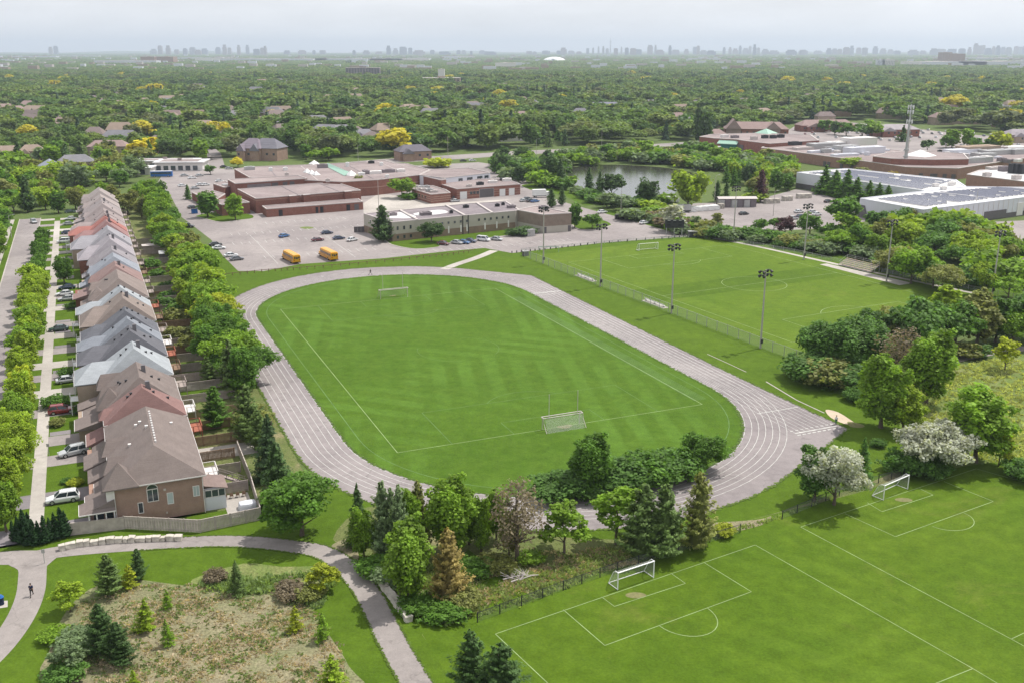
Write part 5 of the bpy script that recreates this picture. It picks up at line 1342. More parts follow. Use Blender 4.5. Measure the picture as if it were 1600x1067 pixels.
for zr, off in ((ZR1,0),(ZR2,530),(ZR3,1060)):
    for x, yt, w in zr:
        px_, pt = off + x/2.963, yt/2.963; D = rnd.uniform(11500, 14500)
        X = (px_-800)/1550*D/CP*1.0; X = (px_-800)*(D*CP+H*SP)/1550; hgt = None
        k = (533.5-pt)/1550     # height that reaches the surveyed skyline
        zz = (k*CP*D - SP*D)/(CP + k*SP) + H
        ww = max(14, w/2.963*D/1610*.92)
        mb = MB(); b1 = rnd.uniform(.75, .96)
        mb.box(-ww/2, ww/2, -20, 20, 0, zz*b1); mb.box(-ww*.36, ww*.34, -14, 14, zz*b1, zz)
        if w > 26:
            for q in range(3): u = rnd.uniform(-.5,.5)*ww; mb.box(u-ww*.09, u+ww*.09, -26, -21, 0, zz*rnd.uniform(.6, 1.0))
        o = obj('tower_block', mb, TM[rnd.randrange(3)], None, (X, D, 0)); tag(o, 'hazy tower standing on the city skyline', 'tower', 'towers on the skyline')
mb = MB(); D = 15500; X = (530+1255/2.963-800)*(D*CP+H*SP)/1550
mb.tube((0,0,0),(0,0,190),12,6,10); mb.tube((0,0,190),(0,0,200),17,15,10); mb.tube((0,0,200),(0,0,255),4,1.5,8)
tag(obj('broadcast_tower', mb, TM[0], None, (X, D, 0)), 'needle thin broadcast tower rising above the skyline right of centre', 'tower')

# ================================================================== VEHICLES
def loft(mb, secs, m=0, cap=True):
    """secs: list of rings (same point count)"""
    n = len(secs[0]); k = len(mb.v)
    for r in secs: mb.v += r
    for i in range(len(secs)-1):
        for j in range(n):
            a = k+i*n+j; b = k+i*n+(j+1) % n
            mb.f.append((a, a+n, b+n, b)); mb.m.append(m)
    if cap:
        mb.f.append(tuple(k+j for j in range(n))); mb.m.append(m)
        e = k+(len(secs)-1)*n; mb.f.append(tuple(e+n-1-j for j in range(n))); mb.m.append(m)
def wheel(parent, x, y, r=.34, w=.24):
    mb = MB(); mb.tube((x, y-w/2, r), (x, y+w/2, r), r, r, 14); o = obj('wheel', mb, M['black'], parent)
    mb = MB(); s = 1 if y > 0 else -1; mb.tube((x, y+s*(w/2-.02), r), (x, y+s*(w/2+.015), r), r*.62, r*.62, 10); obj('rim', mb, M['grey_metal'], o)
    return o
def make_vehicle(kind):
    """front is +x"""
    R = thing(kind, None, None)
    if kind == 'parked_suv': L, W, bh, th, cab = 4.7, .93, 1.02, 1.68, (-2.2, -1.85, .35, 1.15)
    elif kind == 'parked_van': L, W, bh, th, cab = 5.0, .95, 1.1, 1.85, (-2.4, -2.2, 1.0, 1.7)
    elif kind == 'pickup_truck': L, W, bh, th, cab = 5.6, .97, 1.08, 1.78, (-.75, -.6, .75, 1.35)
    else: L, W, bh, th, cab = 4.55, .89, .88, 1.42, (-1.75, -1.05, .35, 1.15)
    h = L/2
    prof = [(-h,.42,bh*.82,.80),(-h+.12,.28,bh*.97,.90),(-h*.62,.24,bh,1),(0,.24,bh*.99,1),(h*.42,.24,bh*.97,1),(h*.72,.24,bh*.86,.97),(h-.14,.28,bh*.74,.88),(h,.42,bh*.62,.76)]
    mb = MB(); secs = []
    for x, zb, zt, wf in prof:
        w = W*wf; secs.append([(x,-w*.9,zb),(x,-w,zb+.18),(x,-w,zt-.22),(x,-w*.93,zt-.05),(x,-w*.78,zt),(x,w*.78,zt),(x,w*.93,zt-.05),(x,w,zt-.22),(x,w,zb+.18),(x,w*.9,zb)])
    loft(mb, secs)
    body = obj('body', mb, M['paint'], R)
    g = MB(); c0, c1, c2, c3 = cab; z0, z1 = bh-.04, th
    def ring(x, wb): return None
    lo = [(c0,-W*.86,z0),(c3,-W*.86,z0),(c3,W*.86,z0),(c0,W*.86,z0)]; hi = [(c1,-W*.70,z1-.05),(c2,-W*.70,z1-.05),(c2,W*.70,z1-.05),(c1,W*.70,z1-.05)]
    for i in range(4): j = (i+1) % 4; g.poly([lo[i], lo[j], hi[j], hi[i]])
    obj('window_glass', g, M['glass'], R)
    r = MB(); r.poly([(c1-.03,-W*.69,z1-.06),(c2+.03,-W*.69,z1-.06),(c2+.03,W*.69,z1-.06),(c1-.03,W*.69,z1-.06)][::-1])
    loft(r, [[(c1-.04,-W*.71,z1-.07),(c1+.05,-W*.62,z1),(c1+.05,W*.62,z1),(c1-.04,W*.71,z1-.07)],[(c2+.04,-W*.71,z1-.07),(c2-.1,-W*.62,z1),(c2-.1,W*.62,z1),(c2+.04,W*.71,z1-.07)]])
    for s in (-1, 1):
        for xa, xb in (((c1+c2)/2-.05, (c0+c3)/2-.05), (c1, c0), (c2, c3)):
            r.bar((xa, s*W*.715, z1-.05), (xb, s*W*.875, z0), .09, .09)
    if kind == 'parked_suv':
        for s in (-1, 1): r.bar((c1+.1, s*W*.6, z1+.05), (c2-.2, s*W*.6, z1+.05), .05, .05)
    obj('roof', r, M['paint'], R)
    if kind == 'pickup_truck':
        mb = MB(); mb.box(-h+.12, -.85, -W*.78, W*.78, bh-.02, bh+.01); obj('load_bed', mb, M['black'], R)
    for x in (-h*.6, h*.62):
        for s in (-1, 1): wheel(R, x, s*(W-.1), .36 if kind != 'parked_car' else .33)
    for s in (-1, 1):
        mb = MB(); mb.box(h-.16, h-.02, s*W*.6-.17, s*W*.6+.17, bh*.58, bh*.72); obj('headlight', mb, M['lamp_white'], R)
        mb = MB(); mb.box(-h-.01, -h+.14, s*W*.62-.14, s*W*.62+.14, bh*.62, bh*.84); obj('taillight', mb, M['lamp_red'], R)
        mb = MB(); mb.box(c3-.25, c3-.08, s*(W*.98)-.1, s*(W*.98)+.1, z0+.02, z0+.16); obj('mirror', mb, M['paint'], R)
    return R, tree_of(R)
VP = {}
def vehicle(kind, loc, rz, color, label, group=None, cat='car', parts=True, hexc=None):
    if kind not in VP:
        R, tr = make_vehicle(kind); VP[kind] = (R, tr, [True])
        R.location = (loc[0], loc[1], .04); R.rotation_euler = (0, 0, rz)
        tag(R, label, cat, group)
        for c in R.children_recursive: c.color = (*color, 1)
        return R
    R, tr, _u = VP[kind]
    if not parts: tr = [t for t in tr if t[0].name.split('.')[0] in ('body', 'window_glass', 'roof')]
    r = copy_tree(R, (loc[0], loc[1], .04), rz, label, group, (*color, 1), tree=tr)
    if not group and 'group' in r: del r['group']
    r['category'] = cat
    return r
WHT, SIL, BLK, NVY, RED, GRN, MAR, BLU, GRYC = (.72,.73,.74), (.42,.43,.44), (.02,.02,.022), (.025,.04,.09), (.22,.015,.02), (.03,.07,.06), (.12,.02,.03), (.03,.12,.30), (.14,.145,.16)
# driveways of the row (nose towards the street = -x in the grid)
for k, px, col, rz, lab in (
 ('parked_suv',(99,783),WHT,math.pi-.02,'white suv parked on the driveway of the nearest house'),
 ('parked_suv',(115,710),SIL,math.pi+.25,'silver suv with a roof rack parked on the second driveway'),
 ('parked_suv',(97,645),RED,0.0,'dark red car parked behind the round clipped bush'),
 ('parked_car',(106,597),SIL,.1,'silver car parked below the white porch balcony'),
 ('parked_car',(92,517),GRN,math.pi,'dark green car parked by the small front garden'),
 ('parked_car',(101,462),WHT,math.pi,'white car parked beside a silver one on a driveway'),
 ('parked_car',(105,470),SIL,math.pi,'silver car parked next to the white one on a driveway'),
 ('parked_car',(105,452),NVY,math.pi,'navy car parked under the big green front tree'),
 ('parked_van',(101,380),WHT,math.pi,'white van parked on a driveway halfway down the row'),
 ('parked_car',(106,366),NVY,0,'dark blue car parked just beyond the white van'),
 ('parked_car',(108,352),SIL,0,'silver car in front of the bright red roofed house'),
 ('parked_car',(110,344),WHT,math.pi,'white car beyond the silver one near the street end'),
 ('parked_car',(110,333),GRN,0,'teal green car at the far end of the driveways'),
 ('parked_suv',(53,349),SIL,RZ*0-1.35,'silver car driving at the far end of the residential street')):
    vehicle(k, at(*px), RZ + rz, col, lab)
lotc = [((444,371),BLU,.6,'blue hatchback alone in the middle of the school lot'),((496.6,377),MAR,.2,'dark maroon car in the school lot right of the blue one'),((511,366),NVY,.1,'navy car farthest back in the middle of the school lot'),((529.4,374.5),NVY,.1,'navy car parked left of the white one in the school lot'),((550.3,377),WHT,.5,'white car parked near the corner of the beige annex'),
 ((337,384.5),BLK,0,'dark car at the left edge of the lot under the trees'),((342,390),WHT,0,'white car at the left edge of the lot beside a dark one'),((361,401.5),WHT,.1,'white car beside the grey one at the lot corner'),((370,407),GRYC,.1,'grey car nearest the lot corner by the grass'),
 ((301,326),BLK,.3,'dark car beside the low school wing'),((285,292),WHT,.2,'white car at the far left of the school forecourt'),((313,290.5),WHT,.3,'left one of two white cars behind the small conifer'),((321,290.5),WHT,.3,'right one of two white cars behind the small conifer'),((305,296),SIL,.2,'silver car in front of the two white ones by the school'),((358,265),SIL,-.2,'silver car at the school corner beside a black one'),((350,262.5),BLK,-.2,'black car at the foot of the side street'),
 ((692.5,383),MAR,-.9,'maroon car at the left end of the row by the annex lawn'),((714,381.5),SIL,-.9,'silver car second from the left by the annex lawn'),((725,381),BLU,-.9,'mid blue car third from the left by the annex lawn'),((735,379),NVY,-.9,'navy car fourth from the left by the annex lawn'),((776,376),SIL,-.9,'silver grey car at the right end of the row by the annex lawn'),
 ((711.5,316),SIL,.1,'silver car in front of the loading doors of the school'),((818.5,315.5),SIL,.3,'silver car beside the black ones right of the annex hall'),((829,316),BLK,.3,'black car next to the blue one behind the annex hall'),((836,316.5),BLU,.3,'blue car behind the annex hall'),((824,313),BLK,.3,'second black car in the bunch behind the annex hall'),
 ((941,333.5),WHT,.2,'white car beside the lawn island right of the annex'),((1006,350.5),WHT,.3,'white car driving along the lot by the soccer field'),
 ((1162,336),BLK,.0,'black car alone in the trade yard'),((1239,343.5),SIL,.0,'silver car in the trade yard row, left'),((1251,340.5),NVY,.1,'navy car in the trade yard row, middle'),((1276,337),WHT,.1,'white car in the trade yard row, right'),((1270,334),SIL,.1,'silver car behind the white one in the trade yard'),((1294,317),BLK,.1,'dark car beside the conifer screened warehouse'),((1248,333),WHT,0,'white car at the back of the trade yard'),
 ((724,253),BLK,0,'black car on the main road behind the school'),((738,252.5),WHT,0,'white car on the main road behind the school'),((312,276),SIL,.3,'silver car in the plaza lot by a young tree'),((300,280),WHT,.3,'white car in the plaza lot beside the verge'),((324,263),NVY,.3,'navy car at the mouth of the side street'),((343,285),WHT,.1,'white car against the school verge'),((288,276),SIL,.1,'silver car beneath the plaza front'),((1095,251),BLK,0,'dark car beside the mall corner'),((1133,240),WHT,0,'white car at the mall delivery yard'),((1340,337),BLK,.2,'dark car at the warehouse wall')]
for px, col, rz, lab in lotc: vehicle('parked_car', at(*px), RZ + rz, col, lab)
vehicle('parked_van', at(755.5,377), RZ-.9, WHT, 'white van in the row of cars by the annex lawn')
vehicle('pickup_truck', at(292,356), RZ-.35, BLK, 'black pickup truck at the lot edge beside the trees', cat='truck')
rnd = random.Random(31)
vc = [WHT, SIL, BLK, GRYC, NVY, RED, WHT, SIL]
mall_lot = px_poly((1240,196),(1330,193),(1420,201),(1500,211),(1600,218),(1600,240),(1520,236),(1400,222),(1300,214))
for r in range(9):
    for k in range(26):
        if rnd.random() < .5: continue
        x = 1240 + k*14 + r*3; y = 195.5 + r*2.6 + max(0, (x-1330))*.075
        if x > 1600: continue
        vcc = rnd.choice(vc)
        vehicle('parked_car', at(x, y), rnd.choice((1.4, 1.45, -1.7)), vcc, '%s car in %s row of the mall car park' % (dict(zip(map(id,(WHT,SIL,BLK,GRYC,NVY,RED)),('white','silver','black','grey','navy','red')))[id(vcc)], ('the farthest','the second','the third','the fourth','the fifth','the sixth','the seventh','the eighth','the nearest')[r]), 'cars in the mall car park', parts=False)
# school buses
def make_bus():
    R = thing('school_bus', 'yellow school bus parked in the lot, left of two', 'bus', None or (0, 0))
    mb = MB(); L, W = 11.6, 1.22; secs = []
    for x, zt, wf in ((-L/2, 2.8, .95), (-L/2+.15, 3.02, 1), (0, 3.05, 1), (L/2-1.9, 3.05, 1), (L/2-1.6, 2.9, .98)):
        w = W*wf; secs.append([(x,-w,.5),(x,-w,2.5),(x,-w*.86,zt-.12),(x,-w*.5,zt),(x,w*.5,zt),(x,w*.86,zt-.12),(x,w,2.5),(x,w,.5)])
    loft(mb, secs); mb.box(L/2-1.62, L/2, -W*.86, W*.86, .5, 1.55); obj('body', mb, M['bus_yellow'], R)
    for s in (-1, 1):
        for k in range(11):
            x = -L/2+.7+k*.87; mb = MB(); mb.box(x-.33, x+.33, s*(W+.005)-.02, s*(W+.005)+.02, 1.75, 2.4); obj('window', mb, M['glass'], R)
        for z in (1.0, 1.35, 1.62): mb = MB(); mb.box(-L/2+.1, L/2-1.8, s*(W+.005)-.02, s*(W+.005)+.025, z, z+.06); obj('rub_rail', mb, M['black'], R)
        for x in (-L/2+3.0, L/2-1.3): wheel(R, x, s*(W-.12), .48, .3)
        mb = MB(); mb.box(-L/2-.03, -L/2+.02, s*.85-.12, s*.85+.12, 1.2, 1.5); obj('taillight', mb, M['lamp_red'], R)
        mb = MB(); mb.box(-L/2-.03, -L/2+.03, s*.68-.22, s*.68+.22, 1.75, 2.35); obj('window', mb, M['glass'], R)
        mb = MB(); mb.box(L/2-.02, L/2+.03, s*.75-.14, s*.75+.14, .85, 1.15); obj('headlight', mb, M['lamp_white'], R)
    mb = MB(); mb.box(-L/2-.03, -L/2+.03, -.4, .4, .8, 2.4); d = obj('rear_door', mb, M['bus_yellow'], R); mb = MB(); mb.box(-L/2-.05, -L/2-.028, -.3, .3, 1.6, 2.25); obj('window', mb, M['glass'], d)
    mb = MB(); mb.box(L/2-1.66, L/2-1.58, -W*.85, W*.85, 1.65, 2.55); obj('windscreen', mb, M['glass'], R)
    mb = MB(); mb.box(-L/2-.1, -L/2, -W, W, .45, .7); mb.box(L/2, L/2+.1, -W, W, .45, .7); obj('bumper', mb, M['black'], R)
    return R
B1 = make_bus(); c = at(455,408.5); B1.location = (c[0], c[1], .04); hd = math.atan2(AY, AX) + .13; B1.rotation_euler = (0, 0, hd)
copy_tree(B1, at(513,404), hd, 'yellow school bus parked in the lot, right of two', tree=tree_of(B1))
def box_thing(name, label, cat, px, parts, rz=RZ, group=None):
    R = thing(name, label, cat, at(*px), rz, group)
    for nm, bxs, m in parts:
        mb = MB()
        for b in bxs: mb.box(*b)
        obj(nm, mb, M[m], R)
    return R
M['blue_paint'] = plain('blue_paint', (.02,.12,.38), .4, var=.1)
R = box_thing('city_bus', 'bright blue bus parked in front of the plaza', 'bus', (253,277), [('body', [(-5.5,5.5,-1.25,1.25,.4,3.0)], 'blue_paint'), ('roof', [(-5.4,5.4,-1.15,1.15,3.0,3.15)], 'clad_white'), ('window_row', [(-5,5,-1.28,-1.24,1.6,2.5)], 'glass')], .15)
for x in (-3.5, 3.5):
    for y in (-1.1, 1.1): wheel(R, x, y, .48, .3)
for lab, px, rz, bm in (('white box truck parked beyond the end of the row of houses', (218,300), RZ+math.pi/2, 'clad_white'), ('white box truck at the mall delivery entrance', (1121,238), -.4, 'white'), ('white tank truck behind the annex hall', (846,309), .2, 'white')):
    R = box_thing('box_truck', lab, 'truck', px, [('cargo_box', [(-4.2,1.9,-1.2,1.2,1.0,3.7)], bm), ('cab', [(2.0,3.9,-1.1,1.1,.6,2.7)], 'white'), ('windscreen', [(3.9,3.95,-.95,.95,1.6,2.4)], 'glass'), ('chassis', [(-4.1,3.9,-.5,.5,.6,1.0)], 'dark')], rz)
    for x in (-2.9, 2.9):
        for y in (-1, 1): wheel(R, x, y, .48, .3)
box_thing('donation_bin', 'bright blue steel bin at the corner of the low school wing', 'bin', (304,334), [('body', [(-1.2,1.2,-.9,.9,.1,1.9)], 'blue_paint'), ('lid', [(-1.25,1.25,-.95,.95,1.9,2.05)], 'dark'), ('skid', [(-1.1,-.9,-.9,.9,0,.1),(.9,1.1,-.9,.9,0,.1)], 'dark')])
box_thing('dumpster', 'black steel dumpster at the lot edge near the pond trees', 'dumpster', (971,343), [('body', [(-2.6,2.6,-1,1,.15,1.7)], 'dark'), ('lid', [(-2.65,0,-1.05,1.05,1.7,1.85),(.05,2.65,-1.05,1.05,1.7,1.85)], 'black'), ('rib', [(x-.05,x+.05,-1.06,-1.0,.2,1.6) for x in (-2,-1,0,1,2)], 'clad_dark')], .1)
R = box_thing('cube_van', 'white cube van between the willow and the dark pine', 'van', (1050,318), [('cargo_box', [(-2.8,1.5,-1.1,1.1,.8,3.1)], 'white'), ('cab', [(1.5,3.1,-1,1,.5,2.2)], 'white'), ('windscreen', [(3.1,3.14,-.85,.85,1.3,1.95)], 'glass')], .3)
for x in (-1.9, 2.2):
    for y in (-.9, .9): wheel(R, x, y)
box_thing('flat_trailer', 'pale blue grey trailer left of the white wrapped stacks', 'trailer', (1067,332), [('cargo_box', [(-3.2,3.2,-1.2,1.2,.9,3.2)], 'grey_metal'), ('chassis', [(-3.2,3.2,-.5,.5,.45,.9)], 'dark'), ('wheel', [(-2,-1.4,-1.2,1.2,0,.8)], 'black')], .1)
rnd = random.Random(8)
for k, lab in enumerate(('first white wrapped stack from the left in the trade yard','second white wrapped stack, next to the trailer side','white wrapped stack in the middle of the yard heap','fourth white wrapped stack of the yard heap','white wrapped stack nearest the grey covered pile')):
    c = at(1082 + k*8.5, 331 - k*.7); R = thing('wrapped_stack', lab, 'stack', c, .2, 'white wrapped stacks in the trade yard')
    bm = bmesh.new(); bmesh.ops.create_cube(bm, size=1); bmesh.ops.subdivide_edges(bm, edges=bm.edges[:], cuts=2, use_grid_fill=True)
    for v in bm.verts: v.co.x *= 3.6*(1-.25*(v.co.z > .2)); v.co.y *= 3; v.co.z = (v.co.z+.5)*2.0; v.co += Vector([rnd.uniform(-.15,.15)]*2 + [rnd.uniform(-.1,.1)])
    me = bpy.data.meshes.new('cover'); bm.to_mesh(me); bm.free(); me.materials.append(M['white']); link('cover', me, R)
    mb = MB(); mb.box(-1.9,1.9,-1.6,1.6,-.0,.12); obj('pallet', mb, M['wood_grey'], R)
R = thing('covered_stack', 'long grey tarped stack of stone pallets in the trade yard', 'stack', at(1150,323), .05)
for r in range(2):
    for k in range(6):
        mb = MB(); x = -8.2+k*2.75; mb.box(x, x+2.5, -2.5+r*2.6, -.1+r*2.6, 0, 3.2+.2*((k+r) % 2)); obj('pallet_load', mb, M['roof_dark' if (k+r) % 2 else 'grey_metal'], R)
mb = MB(); mb.poly([(-8.5,-2.8,3.6),(8.5,-2.8,3.6),(8.5,0,4.3),(-8.5,0,4.3)]); mb.poly([(-8.5,0,4.3),(8.5,0,4.3),(8.5,2.8,3.6),(-8.5,2.8,3.6)]); obj('tarp', mb, M['parapet'], R)
for px, lab, w in (((1126,326),'low grey crate pile left of the tarped stack',2.6),((1206,318),'low tan timber pile beside the yard lawn',7),((1230,314),'cubed brick pallets between two timber piles',4.5),((1256,310),'low grey brown timber pile nearest the conifers',7)):
    R = thing('timber_pile', lab, 'pile', at(*px), .3)
    for k in range(4):
        for j in range(2): mb = MB(); x = -w/2+k*w/4; mb.box(x, x+w/4-.15, -1.3, 1.3, j*1.05, j*1.05+1.0-.06*(k % 2)); obj('bundle', mb, M['concrete' if (k+j) % 2 else 'stone'], R)

# ================================================================== SPORTS FURNITURE
def net_panel(mb, a, b, c, d): mb.poly([a, b, c, d])
def white_goal(label, pa, pb, depth=1.9, h=2.35, group=None):
    """free standing goal; net slopes away from the pitch"""
    a, b = Vector((*at(*pa), 0)), Vector((*at(*pb), 0)); d = (b-a).normalized(); L = (b-a).length; nn = Vector((-d.y, d.x, 0))
    if nn.y < 0: nn = -nn
    R = thing('soccer_goal', label, 'goal', (a.x, a.y), math.atan2(d.y, d.x)); s = 1 if Vector((-d.y, d.x)).dot(Vector((nn.x, nn.y))) > 0 else -1
    for x in (0, L): mb = MB(); mb.tube((x,0,0),(x,0,h),.075,.075,8); obj('goal_post', mb, M['white_metal'], R)
    mb = MB(); mb.tube((-.07,0,h),(L+.07,0,h),.075,.075,8); obj('crossbar', mb, M['white_metal'], R)
    for x in (0, L):
        mb = MB(); q = [(x,0,h),(x,s*.55,h+.02),(x,s*.95,h-.35),(x,s*depth,.06),(x,0,.06)]
        for u, v in zip(q[:-1], q[1:]): mb.tube(u, v, .045, .045, 6)
        obj('side_frame', mb, M['white_metal'], R)
    mb = MB(); mb.tube((0,s*depth,.06),(L,s*depth,.06),.05,.05,6); obj('ground_bar', mb, M['white_metal'], R)
    mb = MB(); net_panel(mb,(0,s*.9,h-.3),(L,s*.9,h-.3),(L,s*(depth-.05),.08),(0,s*(depth-.05),.08)); net_panel(mb,(0,.02*s,h),(L,.02*s,h),(L,s*.9,h-.3),(0,s*.9,h-.3))
    for x in (.02, L-.02): mb.poly([(x,0,h),(x,s*.9,h-.3),(x,s*(depth-.05),.08),(x,0,.08)])
    obj('net', mb, M['net'], R)
    return R
white_goal('white soccer goal on the near left pitch, in front of the pines', (965,921), (1021,902))
white_goal('white soccer goal on the near right pitch between the blossom trees', (1380,781), (1418,764))
white_goal('white goal at the far end of the floodlit soccer field', (998.5,392.5), (1028,390))
def combo_goal(label, s, t0, t1, sg):
    R = thing('combination_goal', label, 'goal', T(s, t0), RZ); L = t1-t0
    for x in (0, L): mb = MB(); mb.tube((x,0,0),(x,0,2.44),.07,.07,8); obj('goal_post', mb, M['parapet'], R)
    mb = MB()
    for y in (0, sg*.9): mb.tube((-.2,y,2.44),(L+.2,y,2.44),.09,.09,6)
    for x in (-.2, L+.2): mb.tube((x,0,2.44),(x,sg*.9,2.44),.09,.09,6)
    obj('crossbar', mb, M['parapet'], R)
    for x in (L/2-2.8, L/2+2.8): mb = MB(); mb.tube((x,sg*.9,2.44),(x,sg*.9,6.8),.05,.05,6); obj('upright', mb, M['parapet'], R)
    for x in (-.2, L+.2):
        mb = MB(); q = [(x,sg*.9,2.44),(x,sg*1.1,1.5),(x,sg*2.3,.1)]
        for u, v in zip(q[:-1], q[1:]): mb.tube(u, v, .06, .06, 6)
        obj('net_support', mb, M['parapet'], R)
    mb = MB(); net_panel(mb,(0,sg*1.0,2.3),(L,sg*1.0,2.3),(L,sg*2.2,.05),(0,sg*2.2,.05)); obj('net', mb, M['net'], R)
combo_goal('combination goal with two thin uprights at the near infield end', -52.2, -3.4, 3.9, -1)
combo_goal('football and soccer goal at the far end of the infield', 51.8, -3.2, 4.4, 1)
def light_pole(label, px, h, arms=0.0, big=True):
    R = thing('floodlight_pole', label, 'light pole', at(*px), RZ + arms)
    mb = MB(); mb.tube((0,0,0),(0,0,h*.5),.24,.19,10); mb.tube((0,0,h*.5),(0,0,h),.19,.12,10); obj('pole', mb, M['pole'], R)
    for z in (h-.25, h-1.15):
        mb = MB(); mb.box(-1.45,1.45,-.06,.06,z-.06,z+.06); a = obj('cross_arm', mb, M['dark'], R)
        for x in (-1.2, 1.2):
            for y in (-.45, .45):
                mb = MB(); mb.tube((x, y*.4, z+.1), (x*1.05, y*1.6, z-.35), .14, .38, 10); obj('floodlight', mb, M['dark'], a)
    mb = MB(); mb.box(-.3,.3,-.42,-.22,1.2,2.1); obj('control_box', mb, M['dark'], R)
    return R
FL = [((1188,544),'floodlight pole nearest the camera, by the fence along the straight'),((1049,490),'second floodlight pole along the fence beside the track'),((938,448),'third floodlight pole along the fence beside the track'),((849,412),'floodlight pole at the far corner near the annex'),
 ((1146,370),'floodlight pole beside the scoreboard'),((1256,406),'floodlight pole near the purple tree, far side of the soccer field'),((1385,440),'floodlight pole right of the bleachers'),((1550,462),'rightmost floodlight pole in front of the bushes')]
for px, lab in FL: light_pole(lab, px, 18.0, .2)
def lamp(label, px, h, cat='lamp', arm=1.4):
    R = thing('street_lamp', label, cat, at(*px), RZ); mb = MB(); mb.tube((0,0,0),(0,0,h),.14,.08,8); obj('pole', mb, M['pole'], R)
    mb = MB(); mb.tube((0,0,h-.1),(arm,0,h+.25),.05,.04,6); obj('arm', mb, M['pole'], R); mb = MB(); mb.box(arm-.1,arm+.6,-.14,.14,h+.18,h+.32); obj('lamp_head', mb, M['grey_metal'], R)
for px, h, lab in (((1116,322),13,'tall slim lamp post beside the willow in the trade yard'),((1208,338),10,'lamp post in the trade yard behind the young trees'),((970,336),11,'pale lamp post among the shrubs by the pond'),((592,330),13,'flag pole height lamp in front of the school court'),((883,292),9,'lamp post in front of the dark conifers by the pond'),((1522,345),12,'lamp post at the right edge beside the warehouse'),((838,249),12,'street lamp on the main road behind the hedge'),((560,258),11,'street lamp on the main road left of the dark house'),((940,230),12,'street lamp at the pond end of the main road'),((18,372),8,'street lamp on the left verge of the residential street')):
    lamp(lab, px, h)
for px, lab in (((112,262),'utility pole behind the plaza trees'),((1000,205),'utility pole beyond the pond'),((1218,190),'utility pole behind the mall store'),((480,250),'utility pole right behind the grey gabled houses'),((700,244),'utility pole on the main road bend')):
    R = thing('utility_pole', lab, 'pole', at(*px), RZ); mb = MB(); mb.tube((0,0,0),(0,0,12),.16,.11,7); obj('pole', mb, M['pole'], R)
    for z in (11.4, 10.2): mb = MB(); mb.box(-1.2,1.2,-.06,.06,z,z+.12); obj('cross_arm', mb, M['wood_brown'], R)
mb = MB()
for (a, b) in (((112,262),(480,250)),((480,250),(700,244)),((700,244),(1000,205))):
    p, q = at(*a), at(*b)
    for z in (10.4, 11.5):
        prev = None
        for i in range(17):
            f = i/16; pt = (p[0]+(q[0]-p[0])*f, p[1]+(q[1]-p[1])*f, z-2.2*4*f*(1-f)*.5)
            if prev: mb.tube(prev, pt, .035, .035, 3)
            prev = pt
tag(obj('power_line', mb, M['dark']), 'thin sagging power lines strung between the utility poles', 'cable')
# radio tower
R = thing('radio_tower', 'tall grey monopole radio tower rising behind the warehouses', 'tower', at(1412,274)); mb = MB()
mb.tube((0,0,0),(0,0,13),.85,.75,12); mb.tube((0,0,13),(0,0,26),.75,.55,12); mb.tube((0,0,26),(0,0,37),.5,.35,12); obj('mast', mb, M['grey_metal'], R)
for z in (9.5, 13, 28, 33, 35.5):
    mb = MB(); mb.tube((0,0,z),(0,0,z+.9),1.3 if z < 15 else 1.0,1.3 if z < 15 else 1.0,12); o = obj('platform', mb, M['grey_metal'], R)
    if z > 20:
        for k in range(6): a = k*math.pi/3; mb = MB(); mb.box(1.5*math.cos(a)-.18, 1.5*math.cos(a)+.18, 1.5*math.sin(a)-.1, 1.5*math.sin(a)+.1, z-.8, z+1.2); obj('antenna', mb, M['white'], o)
mb = MB(); mb.tube((.9,0,2),(1.1,0,36),.12,.12,5); mb.tube((0,0,37),(0,0,41),.06,.04,5); obj('cable_run', mb, M['pole'], R)
# bleachers
R = thing('bleachers', 'low aluminium bleachers with reddish planks beside the soccer field', 'bleachers', at(1335,421), math.atan2(FP(1,0)[1]-FP(0,0)[1], FP(1,0)[0]-FP(0,0)[0]))
M['plank'] = plain('faded_red_plank', (.55,.40,.35), .8, var=.15)
for r in range(5):
    for h_ in (0, 1):
        mb = MB(); x0 = -6.6+h_*6.75; mb.box(x0, x0+6.4, -r*.75-.3, -r*.75+.05, .5+r*.38, .56+r*.38); obj('seat_plank', mb, M['plank'], R)
    mb = MB(); mb.box(-6.6,6.55,-r*.75+.08,-r*.75+.4,.28+r*.38,.32+r*.38); obj('foot_plank', mb, M['grey_metal'], R)
mb = MB()
for x in (-6.6,-3.3,0,3.3,6.5):
    mb.bar((x,.3,.25),(x,-3.4,2.1),.08,.1); mb.box(x-.05,x+.05,-3.4,-3.3,0,3.1); mb.box(x-.05,x+.05,-1.5,-1.4,0,1.2)
for z in (2.6, 3.1): mb.box(-6.6,6.5,-3.4,-3.35,z,z+.06)
for x in (-6.6, 6.5): mb.bar((x,0,1.3),(x,-3.4,3.1),.05,.05)
obj('frame', mb, M['grey_metal'], R)
for lab, u in (('team bench under a white roof edge, nearer the camera', 46), ('team bench beside the fence, farther from the camera', 81)):
    c = FP(u-2, -7.2); R = thing('team_bench', lab, 'bench', c, fa_ := math.atan2(FP(1,0)[1]-FP(0,0)[1], FP(1,0)[0]-FP(0,0)[0]))
    mb = MB(); mb.box(-5,5,-.9,.9,0,.06); obj('slab', mb, M['concrete'], R)
    mb = MB(); mb.box(-4.4,4.4,-.2,.2,.43,.49); obj('seat', mb, M['trim'], R); mb = MB(); mb.box(-4.4,4.4,.28,.33,.65,.9); obj('backrest', mb, M['trim'], R)
    for x in (-4,0,4): mb = MB(); mb.box(x-.04,x+.04,-.2,.3,.06,.43); mb.box(x-.04,x+.04,.3,.36,.06,.9); obj('leg', mb, M['grey_metal'], R)
